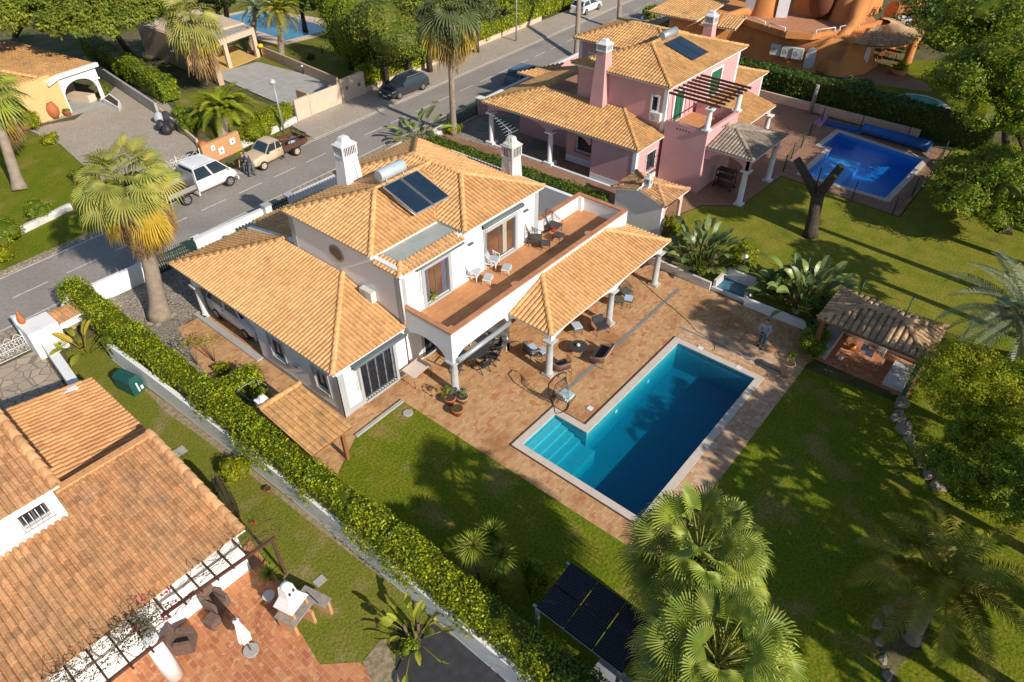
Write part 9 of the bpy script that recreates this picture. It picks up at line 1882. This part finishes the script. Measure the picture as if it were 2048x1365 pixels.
def skin_mesh(name, V_, E_, R_, m, parent, root=0):
 me = bpy.data.meshes.new(name); me.from_pydata(V_, E_, []); o = bpy.data.objects.new(name, me); COL.objects.link(o); me.materials.append(m)
 md = o.modifiers.new("skin", 'SKIN'); md.use_smooth_shade = True
 sv = me.skin_vertices[0].data if me.skin_vertices else None
 if sv is None: me.skin_vertices.new(); sv = me.skin_vertices[0].data
 for k, rr in enumerate(R_):
  q = rr if isinstance(rr, tuple) else (rr, rr); sv[k].radius = q; sv[k].use_root = (k == root)
 o.modifiers.new("sub", 'SUBSURF').levels = 1; o.modifiers["sub"].render_levels = 2
 o.parent = parent; return o
mat("skin", (0.50, 0.27, 0.17), rough=0.6); mat("hair_dark", (0.05, 0.035, 0.025), rough=0.8); mat("hair_grey", (0.3, 0.27, 0.24), rough=0.8); mat("shirt_dark", (0.05, 0.06, 0.085), rough=0.9); mat("shirt_blue", (0.30, 0.37, 0.47), (0.36, 0.42, 0.5), rough=0.9, scale=8); mat("jeans", (0.05, 0.09, 0.14), (0.08, 0.13, 0.18), rough=0.9, scale=6); mat("grey_trousers", (0.13, 0.15, 0.17), rough=0.9)
def person(label, c, rz, shirt, trousers, hair, h=1.72, lean=0.12, arms="hold", step=0.12, sleeve=True, look=0.25):
 r = thing("person", label, "person", c, rz); s = h / 1.72
 hipz, shz, nz, hz = 0.92, 1.42, 1.50, 1.63; L = lean
 J = {"pel": (0, 0, hipz), "bel": (0, -L * 0.3, 1.08), "che": (0, -L * 0.7, 1.28), "nk": (0, -L, nz), "hd": (0, -L - look * 0.12, hz)}
 for sd, sg in (("l", 1), ("r", -1)):
  J["hip" + sd] = (sg * 0.10, 0, 0.88); J["kn" + sd] = (sg * 0.12, -step * sg * 0.7 - 0.03, 0.49); J["an" + sd] = (sg * 0.12, -step * sg, 0.09); J["to" + sd] = (sg * 0.14, -step * sg - 0.17, 0.04)
  J["sh" + sd] = (sg * 0.19, -L * 0.9, shz)
  if arms == "hold": J["el" + sd] = (sg * 0.27, -L - 0.06, 1.14); J["wr" + sd] = (sg * 0.10, -L - 0.30, 1.17)
  elif arms == "reach" and sg > 0: J["el" + sd] = (sg * 0.30, -L - 0.16, 1.2); J["wr" + sd] = (sg * 0.26, -L - 0.42, 1.26)
  else: J["el" + sd] = (sg * 0.28, -L * 0.6, 1.13); J["wr" + sd] = (sg * 0.29, -L - 0.12, 0.89)
 names = list(J); idx = {n: k for k, n in enumerate(names)}; V_ = [tuple(x * s for x in J[n]) for n in names]
 RR = {"pel": (0.13, 0.1), "bel": (0.12, 0.09), "che": (0.15, 0.1), "nk": 0.055, "hd": 0.06}
 for n in names:
  if n not in RR: RR[n] = {"hip": 0.085, "kn": 0.058, "an": 0.042, "to": 0.035, "sh": 0.062, "el": 0.042, "wr": 0.028}[n[:-1]]
 R_ = [tuple(q * s for q in RR[n]) if isinstance(RR[n], tuple) else RR[n] * s for n in names]
 E_ = [("pel", "bel"), ("bel", "che"), ("che", "nk"), ("nk", "hd")]
 for sd in "lr": E_ += [("pel", "hip" + sd), ("hip" + sd, "kn" + sd), ("kn" + sd, "an" + sd), ("an" + sd, "to" + sd), ("che", "sh" + sd), ("sh" + sd, "el" + sd), ("el" + sd, "wr" + sd)]
 E_ = [(idx[a], idx[b]) for a, b in E_]
 for sd, sg in (("l", 1), ("r", -1)):
  w = Vector(J["wr" + sd]); e = Vector(J["el" + sd]); d = (w - e).normalized(); sv_ = d.cross(Vector((0, 0, 1))).normalized()
  pm = w + d * 0.06; k0 = len(V_); V_.append(tuple(pm * s)); R_.append((0.03 * s, 0.02 * s)); E_.append((idx["wr" + sd], k0))
  for f, (off, ln) in enumerate(((-0.028, 0.062), (-0.01, 0.072), (0.01, 0.068), (0.028, 0.052))):
   a = pm + d * 0.03 + sv_ * off; b = a + d * ln * 0.5 - Vector((0, 0, 0.012)); q = b + d * ln * 0.35 - Vector((0, 0, 0.03)); k = len(V_); V_ += [tuple(a * s), tuple(b * s), tuple(q * s)]; R_ += [0.009 * s, 0.0085 * s, 0.007 * s]; E_ += [(k0, k), (k, k + 1), (k + 1, k + 2)]
  a = pm - sv_ * 0.035 * sg; b = a - sv_ * 0.02 * sg + d * 0.035; k = len(V_); V_ += [tuple(a * s), tuple(b * s)]; R_ += [0.011 * s, 0.009 * s]; E_ += [(k0, k), (k, k + 1)]
 body = skin_mesh("body", V_, E_, R_, MATS["skin"], r)
 hd = Vector(J["hd"]) * s; mb = MB(); hc = hd + Vector((0, 0, 0.05 * s)); mb.ell(hc, (0.078 * s, 0.098 * s, 0.115 * s), 16, 12); mb.ell(hc + Vector((0, -0.1 * s, -0.01 * s)), (0.012, 0.018, 0.02), 8, 6)
 for sg in (-1, 1): mb.ell(hc + Vector((sg * 0.08 * s, 0.01, 0)), (0.012, 0.022, 0.03), 8, 6)
 hm = mb.build("head", MATS["skin"], body, rel=False)
 mb = MB()
 for sg in (-1, 1): mb.ell(hc + Vector((sg * 0.032 * s, -0.088 * s, 0.01)), 0.01, 8, 6)
 mb.ell(hc + Vector((0, -0.09 * s, -0.05 * s)), (0.022, 0.008, 0.006), 8, 5); mb.build("eyes_and_mouth", MATS["hair_dark"], hm, rel=False)
 mb = MB(); mb.ell(hc + Vector((0, 0.022, 0.03)), (0.086 * s, 0.098 * s, 0.105 * s), 16, 10); mb.build("hair", MATS[hair], body, rel=False)
 def cloth(nm, joints, edges, m, grow_):
  ii = {n: k for k, n in enumerate(joints)}; skin_mesh(nm, [tuple(x * s for x in (J[n] if isinstance(n, str) else n)) for n in joints], [(ii[a], ii[b]) for a, b in edges], [tuple((q + grow_) * s for q in RR[n]) if isinstance(RR[n], tuple) else (RR[n] + grow_) * s for n in joints], m, body)
 sj = ["bel", "pel", "che", "shl", "ell", "shr", "elr"] + (["wrl", "wrr"] if sleeve else []); se = [("pel", "bel"), ("bel", "che"), ("che", "shl"), ("shl", "ell"), ("che", "shr"), ("shr", "elr")] + ([("ell", "wrl"), ("elr", "wrr")] if sleeve else [])
 cloth("shirt", sj, se, MATS[shirt], 0.018)
 cloth("trousers", ["pel", "hipl", "knl", "anl", "hipr", "knr", "anr"], [("pel", "hipl"), ("hipl", "knl"), ("knl", "anl"), ("pel", "hipr"), ("hipr", "knr"), ("knr", "anr")], MATS[trousers], 0.022)
 for sd in "lr":
  t = Vector(J["to" + sd]) * s; a = Vector(J["an" + sd]) * s; mb = MB(); m_ = (t + a) / 2; mb.ell((m_.x, m_.y, 0.045), (0.052, 0.14, 0.05), 10, 6); mb.build("shoe", MATS["tyre"], body, rel=False)
 return r
q = G(495, 350); person("man in a dark shirt and grey trousers reaching forward, nearer the white truck", (q[0], q[1], 0.01), rad(-40), "shirt_dark", "grey_trousers", "hair_dark", 1.74, 0.14, "reach", 0.16, False)
q = G(507, 353); person("man in a dark sweater looking down, standing beside the cream pickup's bonnet", (q[0], q[1], 0.01), rad(-150), "shirt_dark", "grey_trousers", "hair_grey", 1.72, 0.16, "hold", 0.14, True)
q = G(1521, 694); pm_ = person("person in pale blue shirt and jeans holding a remote control on the patio", (q[0], q[1], 0.018), rad(-85), "shirt_blue", "jeans", "hair_dark", 1.72, 0.1, "hold", 0.1, True, 0.5)
mb = MB(); u_ = Vector((math.sin(rad(-85)), -math.cos(rad(-85)), 0)); c_ = Vector((q[0], q[1], 1.2)) + u_ * 0.46; mb.box(c_.x - 0.05, c_.x + 0.05, c_.y - 0.08, c_.y + 0.08, c_.z - 0.02, c_.z + 0.02); tag(mb.build("remote_control", MATS["black_iron"], None, loc=c_), "black remote control held by the person on the patio", "remote control")
GR = {"palm_tree": "palms around the villas", "banana_plant": "banana like plants in the gardens", "shrub": "shrubs in the gardens", "tree": "trees around the villas", "cypress_tree": "tall cypress hedge trees", "chimney": "slatted chimneys on the roofs", "garden_wall": "low garden and street walls", "gate_pier": "gate pillars along the street", "parked_car": "cars parked in the street and drives", "folding_chair": "folding chairs round the dining table", "footstool": "footstools on the terrace and patios", "terrace_chair": "cane and woven chairs on the upper terrace", "wicker_armchair": "wicker armchairs under the porch", "wicker_chair": "brown wicker armchairs on the terracotta patio", "lounge_chair": "rope armchairs of the lounge set", "flower_pot": "flower pots standing outdoors", "refuse_sack": "sacks heaped on the drive", "hedge": "clipped hedges round the gardens", "swimming_pool": "rectangular swimming pools", "cargo": "things lying in the pickup bed", "garden_chair": "wooden chairs on the orange villa terrace", "sapling": "saplings on the side path", "street_lamp": "street lamps along the far pavement", "bollard_light": "low garden lights on the far lawn", "person": "men beside the parked trucks", "driveway_gate": "driveway gates along the street", "villa": "villas of the street", "house": "houses beyond the road", "inspection_cover": "covers set in the neighbour's grass", "solar_water_heater": "solar water heaters on the roofs", "agave": "spiky garden plants", "pergola": "timber pergolas", "garden_shelter": "small tiled garden shelters", "street_wall": "street walls across the road", "flower_clump": "red flowers on the grass"}
for o in COL.objects:
 if o.parent is None and "label" in o.keys() and "group" not in o.keys():
  b = o.name.split(".")[0]
  if b in GR and not (b == "person" and "remote" in o["label"]): o["group"] = GR[b]
